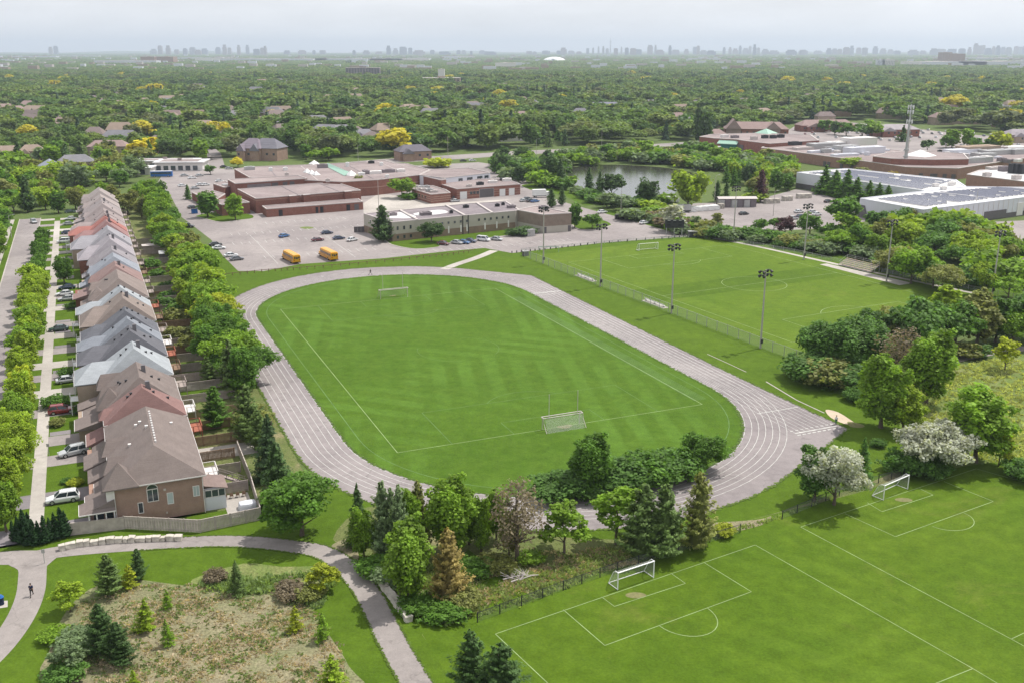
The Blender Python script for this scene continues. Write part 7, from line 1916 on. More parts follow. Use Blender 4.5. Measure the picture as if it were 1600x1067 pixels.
FT = [
 ('round',472,836,736,G1,'big dark green broadleaf tree standing alone above the footpath bend',1.25),
 ('spruce',436,792,690,SP_,'dark spruce left of the big lone broadleaf tree',1.25),
 ('spruce',424,748,646,BS,'blue green spruce leaning over the edge of the track',1.2),
 ('pine',388,690,600,PI_,'tall soft grey green pine behind the paved yard',1.2),
 ('pine',337,668,603,G1,'bright green bushy pine behind the red deck',1.5),
 ('spruce',362,615,530,PI_,'dark pine at the edge of the track, behind the yards',1.3),
 ('pine',326,600,558,PI_,'smaller pine beside the brown fence at the pale patio',1.3),
 ('pine',405,705,640,PI_,'pine between the soft grey green pine and the blue spruce',1.2),
 ('spruce',561,852,754,SP_,'narrow dark conifer first in the belt below the track',0.76),
 ('oval',569,872,797,G2,'bright narrow oval tree in front of the dark conifer',0.80),
 ('pine',600,872,752,GG,'tall grey green pine second in the belt below the track',0.80),
 ('pine',626,885,758,GG,'grey green pine with twin tops in the belt below the track',0.80),
 ('pine',655,862,752,OL,'olive pine in the middle of the belt below the track',0.88),
 ('oval',700,868,752,G2,'tall green oval tree behind the orange brown conifer',1.05),
 ('oval',733,850,765,G2,'light green slim tree beside the gap that shows the track lanes',0.84),
 ('oval',636,936,820,G2,'bright leafy tree above the stone blocks by the path',1.13),
 ('pine',701,938,826,ORG,'orange brown conifer in front of the belt',1.05),
 ('oval',776,842,765,G2,'small green tree touching the bare brown tree',0.84),
 ('bare',808,876,752,BRO,'nearly bare brown tree in the middle of the belt',1.2),
 ('sparse',882,864,782,G2,'young open crowned tree right of the bare tree',1.5),
 ('sparse',962,850,757,G2,'second young open crowned tree, on a bare stem left of the pines',1.35),
 ('pine',1003,870,756,PI_,'dark pine behind the near left goal, left of two',1.35),
 ('pine',1036,868,756,PI_,'dark pine behind the near left goal, right of two',1.3),
 ('pine',1089,856,738,OL,'brownish dark spruce at the right end of the pines',1.1),
 ('oval',1272,782,700,G4,'dark tree hugging the left of the first blossom tree',1.0),
 ('round',1303,788,698,BLOS,'white blossom tree right beside the running track bend',1.15),
 ('spruce',1345,755,682,G4,'dark narrow tree right of the first blossom tree',1.0),
 ('spread',1456,735,640,BLOS,'large white blossom tree behind the near right goal',1.1),
 ('round',1487,720,655,BLOS,'second white blossom crown joined to the large one',1.0),
 ('bush',1420,738,690,G4,'dark bush at the left foot of the large blossom tree',1.3),
 ('bush',1452,742,706,G4,'low dark bush under the large blossom tree',1.5),
 ('oval',1524,722,614,G2,'tall fresh green tree right of the large blossom tree',1.35),
 ('oval',1411,675,604,G3,'light green tree in front of the pair by the sand pit',1.25),
 ('oval',1376,668,556,G2,'yellow green oval tree right of the sand pit',1.05),
 ('oval',1446,630,521,G2,'tall round headed green tree on a clear stem in the meadow',1.15),
 ('sparse',1570,580,526,YG,'small yellowish tree beside the path at the right edge',1.2),
 ('sparse',1478,590,552,OL,'thin sapling in front of the meadow path',1.2),
 ('bush',1597,748,708,G4,'dark bush at the right frame edge beyond the blossom trees',1.3),
 ('sparse',1560,728,668,YG,'pale sapling right of the fresh green tree',1.1),
 ('pine',736,1085,985,SP_,'dark spruce at the bottom edge, left of two',1.25),
 ('pine',783,1100,1004,SP_,'dark spruce at the bottom edge, right of two',1.6),
 ('pine',172,928,866,PI_,'small bushy conifer at the top of the replanting plot',1.5),
 ('pine',217,905,857,SP_,'slim dark conifer at the top of the replanting plot',1.2),
 ('larch',203,918,880,YG,'yellow green sapling between two small conifers',1.4),
 ('pine',161,1020,944,SP_,'bushy dark conifer in the replanting plot, left of a pair',1.35),
 ('pine',187,1036,973,SP_,'bushy dark conifer in the replanting plot, right of a pair',1.6),
 ('spruce',371,927,874,PI_,'narrow pointed conifer at the right of the replanting plot',1.1),
 ('larch',229,985,935,G3,'fresh green sapling in the middle of the replanting plot',1.3),
 ('larch',262,1008,966,G2,'small sapling right of the fresh green one',1.0),
 ('larch',262,950,920,G2,'small sapling on the grass line of the replanting plot',1.1),
 ('sparse',110,955,905,G3,'pale sapling by the footpath side of the plot',1.5),
 ('sparse',107,1048,1000,GG,'grey green sapling at the lower left of the plot',1.7),
 ('larch',210,1075,1045,G3,'small sapling at the bottom of the plot',1.2),
 ('larch',520,1080,1020,G3,'light green sapling beside the grass verge, bottom middle',1.4),
 ('larch',462,985,945,YG,'thin yellowish sapling near the right rim of the plot',1.2),
 ('sparse',506,925,878,YG,'yellow green bush like sapling beside the path bend',1.6),
 ('larch',505,1000,955,G2,'small sapling at the right rim of the plot',1.2),
 ('bush',335,908,885,BRO,'grey brown twiggy bush on the grass at the plot rim',1.3),
 ('bush',455,932,905,BRO,'larger grey brown twiggy bush left of the path bend',1.6),
 ('bush',485,935,908,OL,'olive bush right of the twiggy one at the plot rim',1.4),
 ('bush',122,1010,980,GG,'pale shrub mass at the left rim of the plot',1.8),
 ('bush',100,1060,1030,G4,'dark shrub at the lower left corner of the plot',1.8),
 ('bush',88,1000,978,G2,'green shrub along the path side of the plot',1.8),
 ('pine',613,874,762,GG,'narrow grey green pine between the twin topped ones in the belt',0.67),
 ('oval',642,872,765,G2,'slim green tree behind the bright leafy one by the stones',0.67),
 ('oval',752,862,778,G2,'thin light green tree right end of the belt group',0.59),
 ('oval',795,868,800,OL,'olive small tree at the foot of the bare brown tree',0.76),
 ('bush',590,895,862,G1,'bush at the left foot of the belt, by the bare earth',1.8),
 ('bush',612,905,872,GG,'grey green bush in the belt behind the stone blocks',1.8),
 ('bush',655,952,925,G1,'dark bush beside the last stone blocks',2.0),
 ('bush',690,962,935,G1,'low green bush under the orange brown conifer',2.2),
 ('bush',722,945,915,OL,'olive bush right of the orange brown conifer',1.8),
 ('bush',740,895,868,G1,'green bush in the middle of the belt',1.9),
 ('bush',775,890,865,OL,'olive bush left of the bare brown tree foot',1.9),
 ('bush',830,878,858,G2,'light bush between bare tree and young tree',1.8),
 ('bush',1130,835,815,YG,'yellow green bush at the fence end, right of the pines',1.5),
 # shrubs on the inner edge of the track
 ('oval',921,772,682,G1,'tall shrub tree rising from the hedge inside the track',1.15),
 ('bush',872,772,735,G4,'left end shrub of the hedge inside the track',2.2),
 ('bush',900,772,728,G4,'shrub left of the tall one in the infield hedge',1.7),
 ('bush',955,762,715,G4,'shrub right of the tall one in the infield hedge',1.9),
 ('bush',985,758,702,G4,'fourth shrub of the infield hedge',1.6),
 ('bush',1012,752,698,G1,'shrub in the middle of the right half of the infield hedge',1.5),
 ('bush',1040,747,694,G4,'sixth shrub of the infield hedge',1.5),
 ('bush',1068,741,696,G1,'shrub next to the right end of the infield hedge',1.4),
 ('round',1099,735,678,G1,'rounded taller shrub closing the right end of the infield hedge',1.3),
 # thicket between the far pitch and the meadow
 ('round',1287,575,497,G4,'dark rounded tree at the left point of the thicket',1.25),
 ('bush',1275,595,545,G4,'dark bush at the lower left of the thicket',1.8),
 ('bush',1305,600,548,OL,'olive bush at the foot of the thicket',1.7),
 ('round',1335,585,505,G4,'dark tree in the middle of the thicket',1.3),
 ('bush',1335,605,560,G4,'bush in the lower right of the thicket',1.7),
 ('round',1360,570,510,G1,'green tree at the right of the thicket',1.2),
 ('round',1345,560,485,G4,'dark tree at the back of the thicket',1.2),
 ('round',1385,550,478,OL,'olive tree behind the thicket, beside the soccer field corner',1.2),
 ('bare',1405,610,515,BRO,'brownish half bare tree between thicket and meadow',1.3),
 ('round',1425,560,470,G4,'dark tree left of the back hedge',1.2),
 ('round',1455,545,473,G4,'tree in the back hedge above the path, left',1.25),
 ('sparse',1475,500,443,G3,'light tree sticking up in front of the field corner',1.4),
 ('round',1490,548,475,G1,'tree in the back hedge above the path, middle',1.25),
 ('oval',1525,540,458,OL,'olive upright tree in the back hedge',1.3),
 ('oval',1555,535,462,G1,'green upright tree in the back hedge near the right edge',1.3),
 ('round',1580,540,482,G2,'bright tree in the back hedge at the right edge',1.3),
 ('round',1605,530,455,G4,'dark tree cut by the right frame edge',1.4),
 ('bush',1495,558,530,OL,'low olive bush beside the meadow path',1.8),
 ('bush',1520,556,532,G4,'low dark bush beside the meadow path',1.8),
 ('bush',1290,602,580,OL,'small tuft like bush at the thicket foot, left',1.3),
 ('bush',1310,606,582,OL,'small tuft like bush at the thicket foot, right',1.3),
 ('bush',1332,625,600,G4,'small dark bush on the lawn edge below the thicket',1.2),
 ('bush',1343,628,604,G4,'second small dark bush on the lawn edge below the thicket',1.2),
 ('bush',1372,698,682,G4,'tiny dark bush on the lawn between the blossom trees',1.3),
 # front gardens
 ('bush',88,634,612,G1,'round clipped bush in a front garden',1.7),
 ('bush',90,664,650,OL,'loose garden bush by the curved stone border',1.6),
 ('bush',118,757,746,YG,'yellow green garden bush beside the second driveway',2.0),
 ('bush',104,754,744,G4,'dark garden bush next to the yellow green one',1.5),
 ('bush',126,645,628,G4,'dark bush between the red car and the porch',1.2),
 ('oval',101,443,400,G1,'big dark green front garden tree beside the sidewalk',1.0),
 ('bush',104,590,570,G4,'bush beside the silver car under the porch',1.2),
 ('bush',112,482,472,G4,'low planting on a front lawn near the white and silver cars',1.8),
 # trees round the school lots
 ('pine',598,378,321,SP_,'tall bushy pine at the corner of the beige annex',1.5),
 ('round',674,378,346,SP_,'low flat topped pine on the annex lawn',1.35),
 ('oval',368,344,305,G2,'slim young tree on the school lawn island, right',1.1),
 ('oval',325,340,300,G1,'rounded tree on the school lawn island, left',1.3),
 ('spruce',294,312,288,G4,'small conifer by the school corner lot',1.2),
 ('round',329,273,257,G4,'round young tree on the plaza verge',1.3),
 ('round',628,310,278,G2,'green tree hiding the link of the school wings',1.4),
 ('bush',640,312,299,G1,'low planting beneath the school court tree',2.0),
 ('oval',560,302,275,OL,'thin tree against the main school entrance',1.0),
 ('oval',898,356,318,G1,'dense tree beside the windowless hall',1.0),
 ('round',925,358,334,G1,'round clipped tree on the lawn island right of the hall',1.4),
 ('bush',818,368,351,SP_,'dark shrub at the corner of the annex hall',2.2),
 ('bush',800,366,356,G4,'second dark shrub beside the annex hall corner',1.8),
 ('pine',861,325,294,SP_,'dark pine right behind the annex hall roof, left',1.1),
 ('pine',878,322,292,SP_,'dark pine right behind the annex hall roof, right',1.0),
 ('bush',684,262,243,YG,'light yellow green hedge tree behind the school roof',2.0),
 ('oval',858,290,243,SP_,'tall dark conifer left of the pond',1.0),
 ('spruce',875,292,248,SP_,'tallest dark conifer in the clump left of the pond',1.3),
 ('spruce',920,300,262,SP_,'dark conifer in front of the pond, left',1.1),
 ('spruce',937,302,266,SP_,'dark conifer in front of the pond, middle',1.1),
 ('round',956,310,272,SP_,'dark pine in front of the pond, right of the spruces',1.2),
 ('round',1012,318,281,SP_,'dark spreading pine alone before the open water',1.15),
 ('willow',1075,326,267,G3,'great yellow green willow on the pond bank',1.15),
 ('pine',1120,316,283,SP_,'dark conifer right of the willow',1.0),
 ('pine',1134,318,285,SP_,'second dark conifer right of the willow',1.0),
 ('round',972,330,305,GG,'grey green shrub tree by the lot corner',1.6),
 ('round',948,325,302,GG,'grey green shrub tree beside the pond path',1.6),
 ('bush',988,345,322,GG,'silvery shrub at the lot edge',1.6),
 ('bush',1020,330,310,G3,'yellow green shrub by the pond bank',2.0),
 ('sparse',1050,362,318,BLOS,'pale blossoming tree behind the scoreboard',1.6),
 ('sparse',1120,358,332,OL,'thin olive tree right of the scoreboard',1.3),
 ('oval',1169,290,256,SP_,'dark conifer mass right of the pond, left',1.2),
 ('pine',1188,316,266,PUR,'dark maroon conifer over the yard lawn',1.0),
 ('oval',1212,300,267,G1,'green tree right of the maroon conifer',1.2),
 ('bush',1180,316,296,G3,'light bush at the foot of the maroon conifer',1.6),
 ('round',1186,362,342,G1,'first small round tree in the yard planting',1.3),
 ('round',1209,360,341,G1,'second small round tree in the yard planting',1.3),
 ('round',1226,367,340,PUR,'purple leaved tree beside the floodlight pole',1.2),
 ('round',1265,367,335,G1,'round dark green tree behind the floodlight pole',1.25),
 ('spruce',1288,303,258,G1,'first conifer from the left screening the warehouse',1.7),
 ('spruce',1304,307,265,G1,'second conifer screening the warehouse',1.7),
 ('spruce',1322,311,266,G1,'third conifer screening the warehouse',1.7),
 ('spruce',1338,313,276,G1,'fourth conifer screening the warehouse',1.7),
 ('spruce',1357,316,282,G1,'fifth conifer screening the warehouse',1.7),
 ('spruce',1372,318,286,G1,'sixth conifer screening the warehouse',1.7),
 ('spruce',1386,320,289,G1,'last conifer screening the warehouse',1.7),
 ('round',1315,360,307,G1,'broad tree standing in front of the warehouse gap',1.2),
 # yellow trees and other colour marks in the distance
 ('round',226,247,215,YEL,'brightest yellow tree, on the left before the brown roofs',1.9),
 ('round',140,285,262,(.42,.30,.05),'orange yellow tree beside the blue grey house',1.6),
 ('round',372,262,247,YEL,'small yellow tree beside the grey gabled houses',1.6),
 ('round',395,187,173,YEL,'small yellow tree at the left of the middle distance trio',1.8),
 ('round',432,188,172,YEL,'yellow tree in the middle of the middle distance trio',2.0),
 ('round',484,186,171,YEL,'yellow tree right of the middle distance trio',1.8),
 ('round',632,203,187,(.48,.38,.07),'pale yellow tree left of the big yellow one',1.9),
 ('spread',664,212,190,YEL,'big yellow tree, left half of the pair of crowns behind the school',1.8),
 ('spread',683,211,192,YEL,'big yellow tree, right half of the pair of crowns behind the school',1.6),
 ('round',755,168,153,YEL,'round yellow tree above the dark roofed house',1.8),
 ('round',830,218,196,(.46,.36,.05),'yellow brown tree by the main road left of the pond',1.7),
 ('round',606,146,139,YEL,'far yellow tree left of the white tower',2.0),
 ('round',660,140,131,YEL,'far yellow tree in front of the white tower',2.0),
 ('round',870,160,156,YEL,'far yellow tree above the grey townhouses',2.0),
 ('round',1069,172,162,YEL,'yellow tree left of the mall, higher on the slope',2.0),
 ('round',1071,148,142,YEL,'far yellow tree above the slope right of centre',2.0),
 ('round',1312,142,135,YEL,'far yellow tree above the car park',2.0),
 ('round',1374,144,136,YEL,'far yellow tree right of the car park ones, left of a pair',2.2),
 ('round',1388,145,137,YEL,'far yellow tree right of the car park ones, right of a pair',2.2),
 ('round',1428,155,145,YEL,'yellow tree above the radio tower',1.8),
 ('round',1480,154,145,(.45,.37,.09),'pale yellow tree above the conifer wood on the right',1.8),
 ('round',1270,150,143,(.42,.36,.10),'pale yellow tree left of the long grey block',1.8),
 ('round',35,156,146,YEL,'far yellow tree near the left edge',1.8),
 ('round',450,185,170,PUR,'dark purple tree between the yellow ones',1.8),
 ('round',285,240,212,PUR,'dark purple tree right of the bright yellow one',1.5),
 ('round',752,160,144,PUR,'dark purple tree above the dark roofed house',1.8),
 ('round',1380,300,284,(.32,.25,.04),'ochre tree against the mall wall, left',1.8),
 ('round',1452,275,260,(.36,.28,.04),'ochre tree against the mall wall, right',2.0),
 ('round',1330,266,246,G3,'light green tree against the mall wall',2.0),
 ('round',1395,283,268,(.36,.28,.05),'third ochre tree against the mall wall, middle',2.0),
 ('round',1347,276,262,OL,'olive tree between the warehouse roof and the mall wall',2.0),
 ('round',1288,207,188,G1,'round tree in the car park island before the pink roofed shops',1.5),
 ('oval',1304,211,190,SP_,'dark tree in the car park island, beside the round one',1.3),
 ('round',1322,213,192,G1,'broad green tree in the middle of the car park',1.6),
 ('round',1347,216,194,G1,'broad green tree right of the middle of the car park',1.6),
 ('round',1362,216,188,G2,'bright tall tree in the car park, left of the brick chimneys',1.4),
 ('round',1449,236,218,SP_,'dense dark round tree behind the white skylight',1.5),
 ('round',1478,232,212,G1,'round tree right of the dense dark one by the car park',1.4),
 ('oval',1487,231,202,G2,'tall bright tree behind the round one by the car park',1.2),
 ('oval',1510,231,202,G2,'slim pale tree at the edge of the far parking field',1.1),
 ('round',1524,234,216,G1,'round tree right of the slim pale one',1.5),
 ('round',1545,236,218,G1,'round tree on the rim of the rooftop plant area',1.5),
 ('round',1562,236,206,YG,'loose pale green tree near the grey roofed right edge house',1.3),
 ('spruce',1410,222,196,SP_,'dark tree at the foot of the radio tower, behind',1.4),
 ('oval',1093,226,170,SP_,'tall dark conifer left of the mall store',.7),
 ('oval',1102,228,178,SP_,'second tall dark conifer left of the mall store',.7),
]
for r in FT:
    kind, x, y, yt, col, lab = r[:6]
    nm = 'blossom_tree' if col is BLOS else None
    T_px(kind, x, y, yt, col, lab, r[6] if len(r) > 6 else 1.0, name=nm)
# cedars at the corner by the fence
for i, (x, y, yt) in enumerate(((22,845,812),(31,848,806),(41,852,795),(55,852,811),(62,850,813),(72,848,804),(80,845,808),(88,842,800),(98,840,792),(104,838,797),(48,846,800))):
    T_px('cedar', x, y, yt, (.03,.075,.025), 'pointed cedar left of the beige fence, %s' % ('first from the left','second from the left','tall one by the stone pile','short one right of the tall one','fifth from the left','sixth from the left','seventh from the left','third from the right','tallest one beside the fence','last one touching the fence','one behind the tall left one')[i], 1.15)
# street trees between street and sidewalk
for i in range(30):
    s = -58 + i*8.0
    if s > 222: break
    h = trnd.uniform(7.2, 9.0) if i < 20 else trnd.uniform(5.5, 7.5)
    lab = 'street tree in the leafy row between the street and the sidewalk'
    tree(trnd.choice(('oval','round','round')), T(s, -88.4+trnd.uniform(-.4,.4)), h, trnd.choice((G3, G3, G2, YG)) if i < 21 else G1, lab, 'street trees along the residential street', 1.0 if i < 21 else .9, name='street_tree')
# trees across the street, at the left edge
for i in range(26):
    s = -20 + i*9.5
    tree(trnd.choice(('round','oval')), T(s, -104.3+trnd.uniform(-1,2)), trnd.uniform(7,10), trnd.choice((G1, G2, G3)), 'tree on the far side of the residential street at the left edge', 'trees on the far side of the street', 1.15, name='street_tree')
for i in range(22):
    x = trnd.uniform(-20, 130); y = trnd.uniform(285, 335)
    if x > 95 and y > 320: continue
    tree(trnd.choice(('round','oval','spread')), at(x, y), trnd.uniform(7,11), trnd.choice((G1, G2, OL, G3)), 'leafy tree closing the end of the residential street', 'trees at the end of the residential street', 1.2)
# tree line between the back yards and the track / lots  (s, t, height, colour)
BL = [(-13,-47,9.5,G1),(-6,-45.5,9,G1),(-1,-48,8,G1),(2,-46,11,G2),(8,-47.5,10.5,G1),(13,-47,8.5,G2),(20,-46.5,10,G2),(26,-48,9,G1),(31,-46,9.5,G2),(37,-48,8.5,G2),(41,-46,9.5,YG),(46,-48,9,G2),(52,-45,10.5,G2),(56,-49,9,G3),(60,-44,10,G3),(64,-47,8,G2),(70,-45,9,G2),(74,-49,8.5,G2),(80,-43.5,10,G3),(86,-46,10,G2),(90,-42,10.5,G2),(94,-47,9.5,G3),(100,-43,10,G3),(103,-48,9,G2),(108,-42,9.5,G2),(113,-45,9,OL),(120,-43,10,OL),(126,-46,9,G3),(133,-43,9,OL),(140,-46,9.5,G1),(147,-48,9,G2),(155,-47,10,G2),(162,-45,9,G3),(168,-48,9.5,G3),(175,-46,9,G2),(183,-45,10,G1),(190,-47,10,G2),(196,-44,9,G1),(203,-46,10.5,G2),(210,-44,10,G1),(218,-46,10.5,G2),(226,-45,10,G1),(234,-45,11,G2),(242,-45,11,G1),(250,-45,11,G2),(258,-45,11,G1),(266,-46,11,G2),(222,-52,9,OL),(232,-55,9,OL),(240,-58,9,OL),(248,-60,10,OL),(252,-68,9,OL),(256,-76,9,OL),(262,-64,10,G2)]
for s, t, h, c in BL:
    tree(trnd.choice(('round','spread','oval','vase')), T(s+trnd.uniform(-1,1), t-2.4+trnd.uniform(-1,1)), h*1.02, c, 'big leafy tree in the line behind the back yards of the row of houses', 'leafy trees behind the back yards', 1.12, lod=0 if s < 40 else 1)
for s, t in ((-24,-48.5),(-31,-50),(18,-52),(24,-55),(33,-57),(48,-56),(58,-54),(66,-57),(75,-56),(88,-55),(106,-56),(118,-57)):
    tree('bush', T(s, t), trnd.uniform(2.5, 4.5), trnd.choice((G4, G1, OL)), 'shrub growing inside one of the fenced back yards', 'shrubs in the back yards', 1.5)
# hedge masses between soccer field, yards and warehouses
hn = 0
def mass(px_pts, n, kinds, cols, hr, label, group, wide=1.3, seed=1, gap=3.0):
    rn = random.Random(seed); pl = [at(*p) for p in px_pts]; xs = [p[0] for p in pl]; ys_ = [p[1] for p in pl]; got = []; tries = 0
    while len(got) < n and tries < 6000:
        tries += 1; x, y = rn.uniform(min(xs), max(xs)), rn.uniform(min(ys_), max(ys_))
        if not inside(pl, x, y) or any((x-a)**2 + (y-b)**2 < gap*gap for a, b in got): continue
        got.append((x, y)); tree(rn.choice(kinds), (x, y), rn.uniform(*hr), rn.choice(cols), label, group, wide)
    EXCL.append(pl)
mass([(1395,450),(1480,465),(1570,475),(1600,440),(1640,400),(1560,375),(1480,358),(1400,355),(1330,370),(1290,378),(1330,410),(1400,425)], 54, ('round','spread','bush','vase'), (G2,G2,G1,G3,G4,OL), (7,12), 'bright leafy tree in the big thicket before the nearer warehouse', 'trees of the thicket before the warehouse', 1.2, 2, 5.5)
mass([(1100,372),(1180,380),(1250,391),(1300,399),(1340,400),(1400,428),(1395,415),(1330,388),(1250,378),(1180,370),(1105,362)], 40, ('bush',), (G4,OL,GG,G1), (3.5,5.5), 'dense grey green shrub in the hedge along the soccer field', 'shrubs of the hedge along the soccer field', 1.6, 3, 3.6)
mass([(1010,350),(1060,366),(1100,366),(1085,352),(1040,338),(1015,335)], 22, ('bush','bush','sparse'), (GG,OL,G2,BRO), (3,5), 'mixed shrub on the bank between the lot and the trade yard', 'shrubs between the lot and the trade yard', 1.6, 4, 3.5)
mass([(885,264),(960,256),(1040,257),(1100,268),(1170,275),(1240,290),(1240,262),(1190,256),(1130,247),(1060,245),(980,238),(900,246),(870,258)], 125, ('bush','bush','round','oval','bush'), (G1,G2,GG,G2,OL), (6,10), 'leafy tree on the far bank of the pond', 'trees on the far bank of the pond', 1.4, 5, 5.0)
mass([(1130,285),(1170,310),(1240,300),(1240,282),(1190,270),(1140,275)], 22, ('round','oval','spruce'), (G1,G4,OL,G3), (6,10), 'tree in the clump between pond and farther warehouse', 'trees between pond and warehouse', 1.2, 6, 6)
mass([(770,270),(800,288),(850,292),(885,300),(890,285),(872,262),(820,252),(775,254)], 42, ('round','bush','oval','pine'), (G1,G2,GG,G4,SP_), (6,10), 'leafy tree in the clump between the school and the pond', 'trees between the school and the pond', 1.3, 7, 5.5)
mass([(890,300),(930,318),(965,326),(1020,322),(1045,318),(1040,312),(1010,318),(960,318),(925,310),(900,300)], 20, ('bush',), (GG,G2,G4), (3,6), 'shrub on the near bank of the pond', 'shrubs on the near bank of the pond', 1.5, 8, 4)
mass([(600,262),(770,250),(770,246),(600,254)], 0, ('bush',), (G1,), (3,5), '', '', 1, 1)
# bigger woodland trees: nearest as things, the rest as one mass of instances
def boundary(x):
    B = [(-400,345),(60,332),(125,300),(205,292),(255,270),(330,258),(560,251),(745,238),(900,228),(1060,222),(1180,214),(1240,192),(1330,188),(1420,194),(1500,204),(1600,212),(1800,214)]
    for (x0, y0), (x1, y1) in zip(B[:-1], B[1:]):
        if x0 <= x <= x1: return y0 + (y1-y0)*(x-x0)/(x1-x0)
    return 345 if x < 0 else 214
rnd = random.Random(99)
EX = [(min(p[0] for p in e), max(p[0] for p in e), min(p[1] for p in e), max(p[1] for p in e), e) for e in EXCL]
def blocked(x, y):
    for a, b, c, d, e in EX:
        if a <= x <= b and c <= y <= d and inside(e, x, y): return True
    return False
pts = []; D = 300.0
while D < 2600:
    step = 14.5 + D*.003
    wx = D*.62 + 40; x = -wx
    while x < wx:
        X, Y = x + rnd.uniform(-.45,.45)*step, D + rnd.uniform(-.45,.45)*step
        x += step
        if rnd.random() < .06: continue
        u, v = pix(X, Y)
        if v > boundary(u) or blocked(X, Y): continue
        pts.append((X, Y))
    D += step*.95
pts.sort(key=lambda p: p[1])
nb = nc = 0; mass_pts = []
def patch_noise(x, y): return math.sin(x*.011+1.3)*math.cos(y*.009) + .6*math.sin(x*.027+y*.019)
for X, Y in pts:
    u, v = pix(X, Y)
    con = rnd.random() < ((.07) + (.25 if patch_noise(X, Y) > .9 else 0))
    in_view = -25 < u < 1625
    if not con and in_view and nb < 45:
        nb += 1; tree(rnd.choice(('round','round','spread','oval')), (X, Y), rnd.uniform(8, 13), rnd.choice((G1,G2,G4,G2,OL,GG,G3)), 'leafy tree at the near edge of the distant woods', 'leafy trees at the near edge of the woods', 1.25)
    elif con and in_view and nc < 30:
        nc += 1; tree(rnd.choice(('spruce','pine')), (X, Y), rnd.uniform(9, 15), rnd.choice((SP_, PI_, G4)), 'dark conifer standing at the near edge of the distant woods', 'conifers at the near edge of the woods', 1.1)
    else: mass_pts.append((X, Y, con))
# source trees for the mass
def src(kind, v, lod, mats):
    if kind in ('spruce','pine'): me = conifer_mesh(500+v, 300 if lod == 3 else 900, .12, mats, .04, .23 if kind == 'spruce' else .3, .85, .3, .2, 10)
    else: me = crown_mesh(kind, 600+v, {2: 1500, 3: 620}[lod], {2: .062, 3: .095}[lod], mats)
    return me
mass_col = bpy.data.collections.new('woodland_sources')
ml, mn, my = [M['leaf_mass']], [M['needle_mass']], [M['yellow_mass']]
srcs = []
for i, (kd, v, lod, mt) in enumerate([('round',1,2,ml),('spread',2,2,ml),('oval',3,2,ml),('spruce',4,2,mn),('pine',5,2,mn),('round',6,3,ml),('spread',7,3,ml),('round',8,3,ml),('spruce',9,3,mn),('pine',10,3,mn),('round',11,3,my)]):
    o = bpy.data.objects.new('source_%02d' % i, src(kd, v, lod, mt)); mass_col.objects.link(o)
# far canopy tile: many little crowns in one piece
def tile(seed, n=44, w=60):
    rng = np.random.default_rng(seed); cv, cf = core_sphere(); VV, FF, TT = [], [], []; off = 0
    for k in range(n):
        c = np.array([rng.uniform(-w/2, w/2), rng.uniform(-w/2, w/2), 0]); r = rng.uniform(3.4, 6.2); h = rng.uniform(7.5, 12.5)
        q = cv*np.array([r, r, h*.5])*rng.uniform(.86,1.12,(len(cv),1)) + c + np.array([0,0,h*.52]); VV.append(q); FF.append(cf+off); TT.append(rng.uniform(.6,1.2)*rng.uniform(.75,1.15,len(cf))); off += len(q)
        m = 26; d = rng.normal(size=(m,3)); d[:,2] = np.abs(d[:,2]); d /= np.linalg.norm(d,axis=1,keepdims=True); P = c + np.array([0,0,h*.52]) + d*np.array([r,r,h*.5]); Nn = d + rng.normal(size=(m,3))*.4; Nn /= np.linalg.norm(Nn,axis=1,keepdims=True)
        V = quads(P, Nn, np.full(m, 2.2), rng); VV.append(V); FF.append(np.arange(m*4).reshape(-1,4)+off); TT.append(rng.uniform(.6,1.5,m)); off += len(V)
    return fast_mesh('canopy', np.vstack(VV), np.vstack(FF), np.concatenate(TT), ml)
for k in range(3):
    o = bpy.data.objects.new('source_%02d' % (11+k), tile(900+k)); mass_col.objects.link(o)
def scatter(name, P, IDX, ROT, SCL, label):
    me = bpy.data.meshes.new(name); me.vertices.add(len(P)); me.vertices.foreach_set('co', np.array(P, dtype=np.float32).ravel())
    a = me.attributes.new('idx', 'INT', 'POINT'); a.data.foreach_set('value', np.array(IDX, dtype=np.int32))
    a = me.attributes.new('rot', 'FLOAT', 'POINT'); a.data.foreach_set('value', np.array(ROT, dtype=np.float32))
    a = me.attributes.new('scl', 'FLOAT_VECTOR', 'POINT'); a.data.foreach_set('vector', np.array(SCL, dtype=np.float32).ravel())
    o = link(name, me); tag(o, label, kind='stuff')
    g = bpy.data.node_groups.new(name, 'GeometryNodeTree'); g.interface.new_socket('Geometry', in_out='INPUT', socket_type='NodeSocketGeometry'); g.interface.new_socket('Geometry', in_out='OUTPUT', socket_type='NodeSocketGeometry')
    N_, L_ = g.nodes, g.links; gi, go = N_.new('NodeGroupInput'), N_.new('NodeGroupOutput')
    iop = N_.new('GeometryNodeInstanceOnPoints'); ci = N_.new('GeometryNodeCollectionInfo'); ci.inputs['Collection'].default_value = mass_col; ci.inputs['Separate Children'].default_value = True; ci.inputs['Reset Children'].default_value = True
    iop.inputs['Pick Instance'].default_value = True
    def na(nm, ty): x = N_.new('GeometryNodeInputNamedAttribute'); x.data_type = ty; x.inputs['Name'].default_value = nm; return x.outputs[0]
    L_.new(gi.outputs[0], iop.inputs['Points']); L_.new(ci.outputs[0], iop.inputs['Instance']); L_.new(na('idx', 'INT'), iop.inputs['Instance Index']); L_.new(na('scl', 'FLOAT_VECTOR'), iop.inputs['Scale'])
    cx = N_.new('ShaderNodeCombineXYZ'); L_.new(na('rot', 'FLOAT'), cx.inputs[2]); L_.new(cx.outputs[0], iop.inputs['Rotation'])
    L_.new(iop.outputs[0], go.inputs[0]); md = o.modifiers.new('scatter', 'NODES'); md.node_group = g
    return o
P, I, Rr, S_ = [], [], [], []
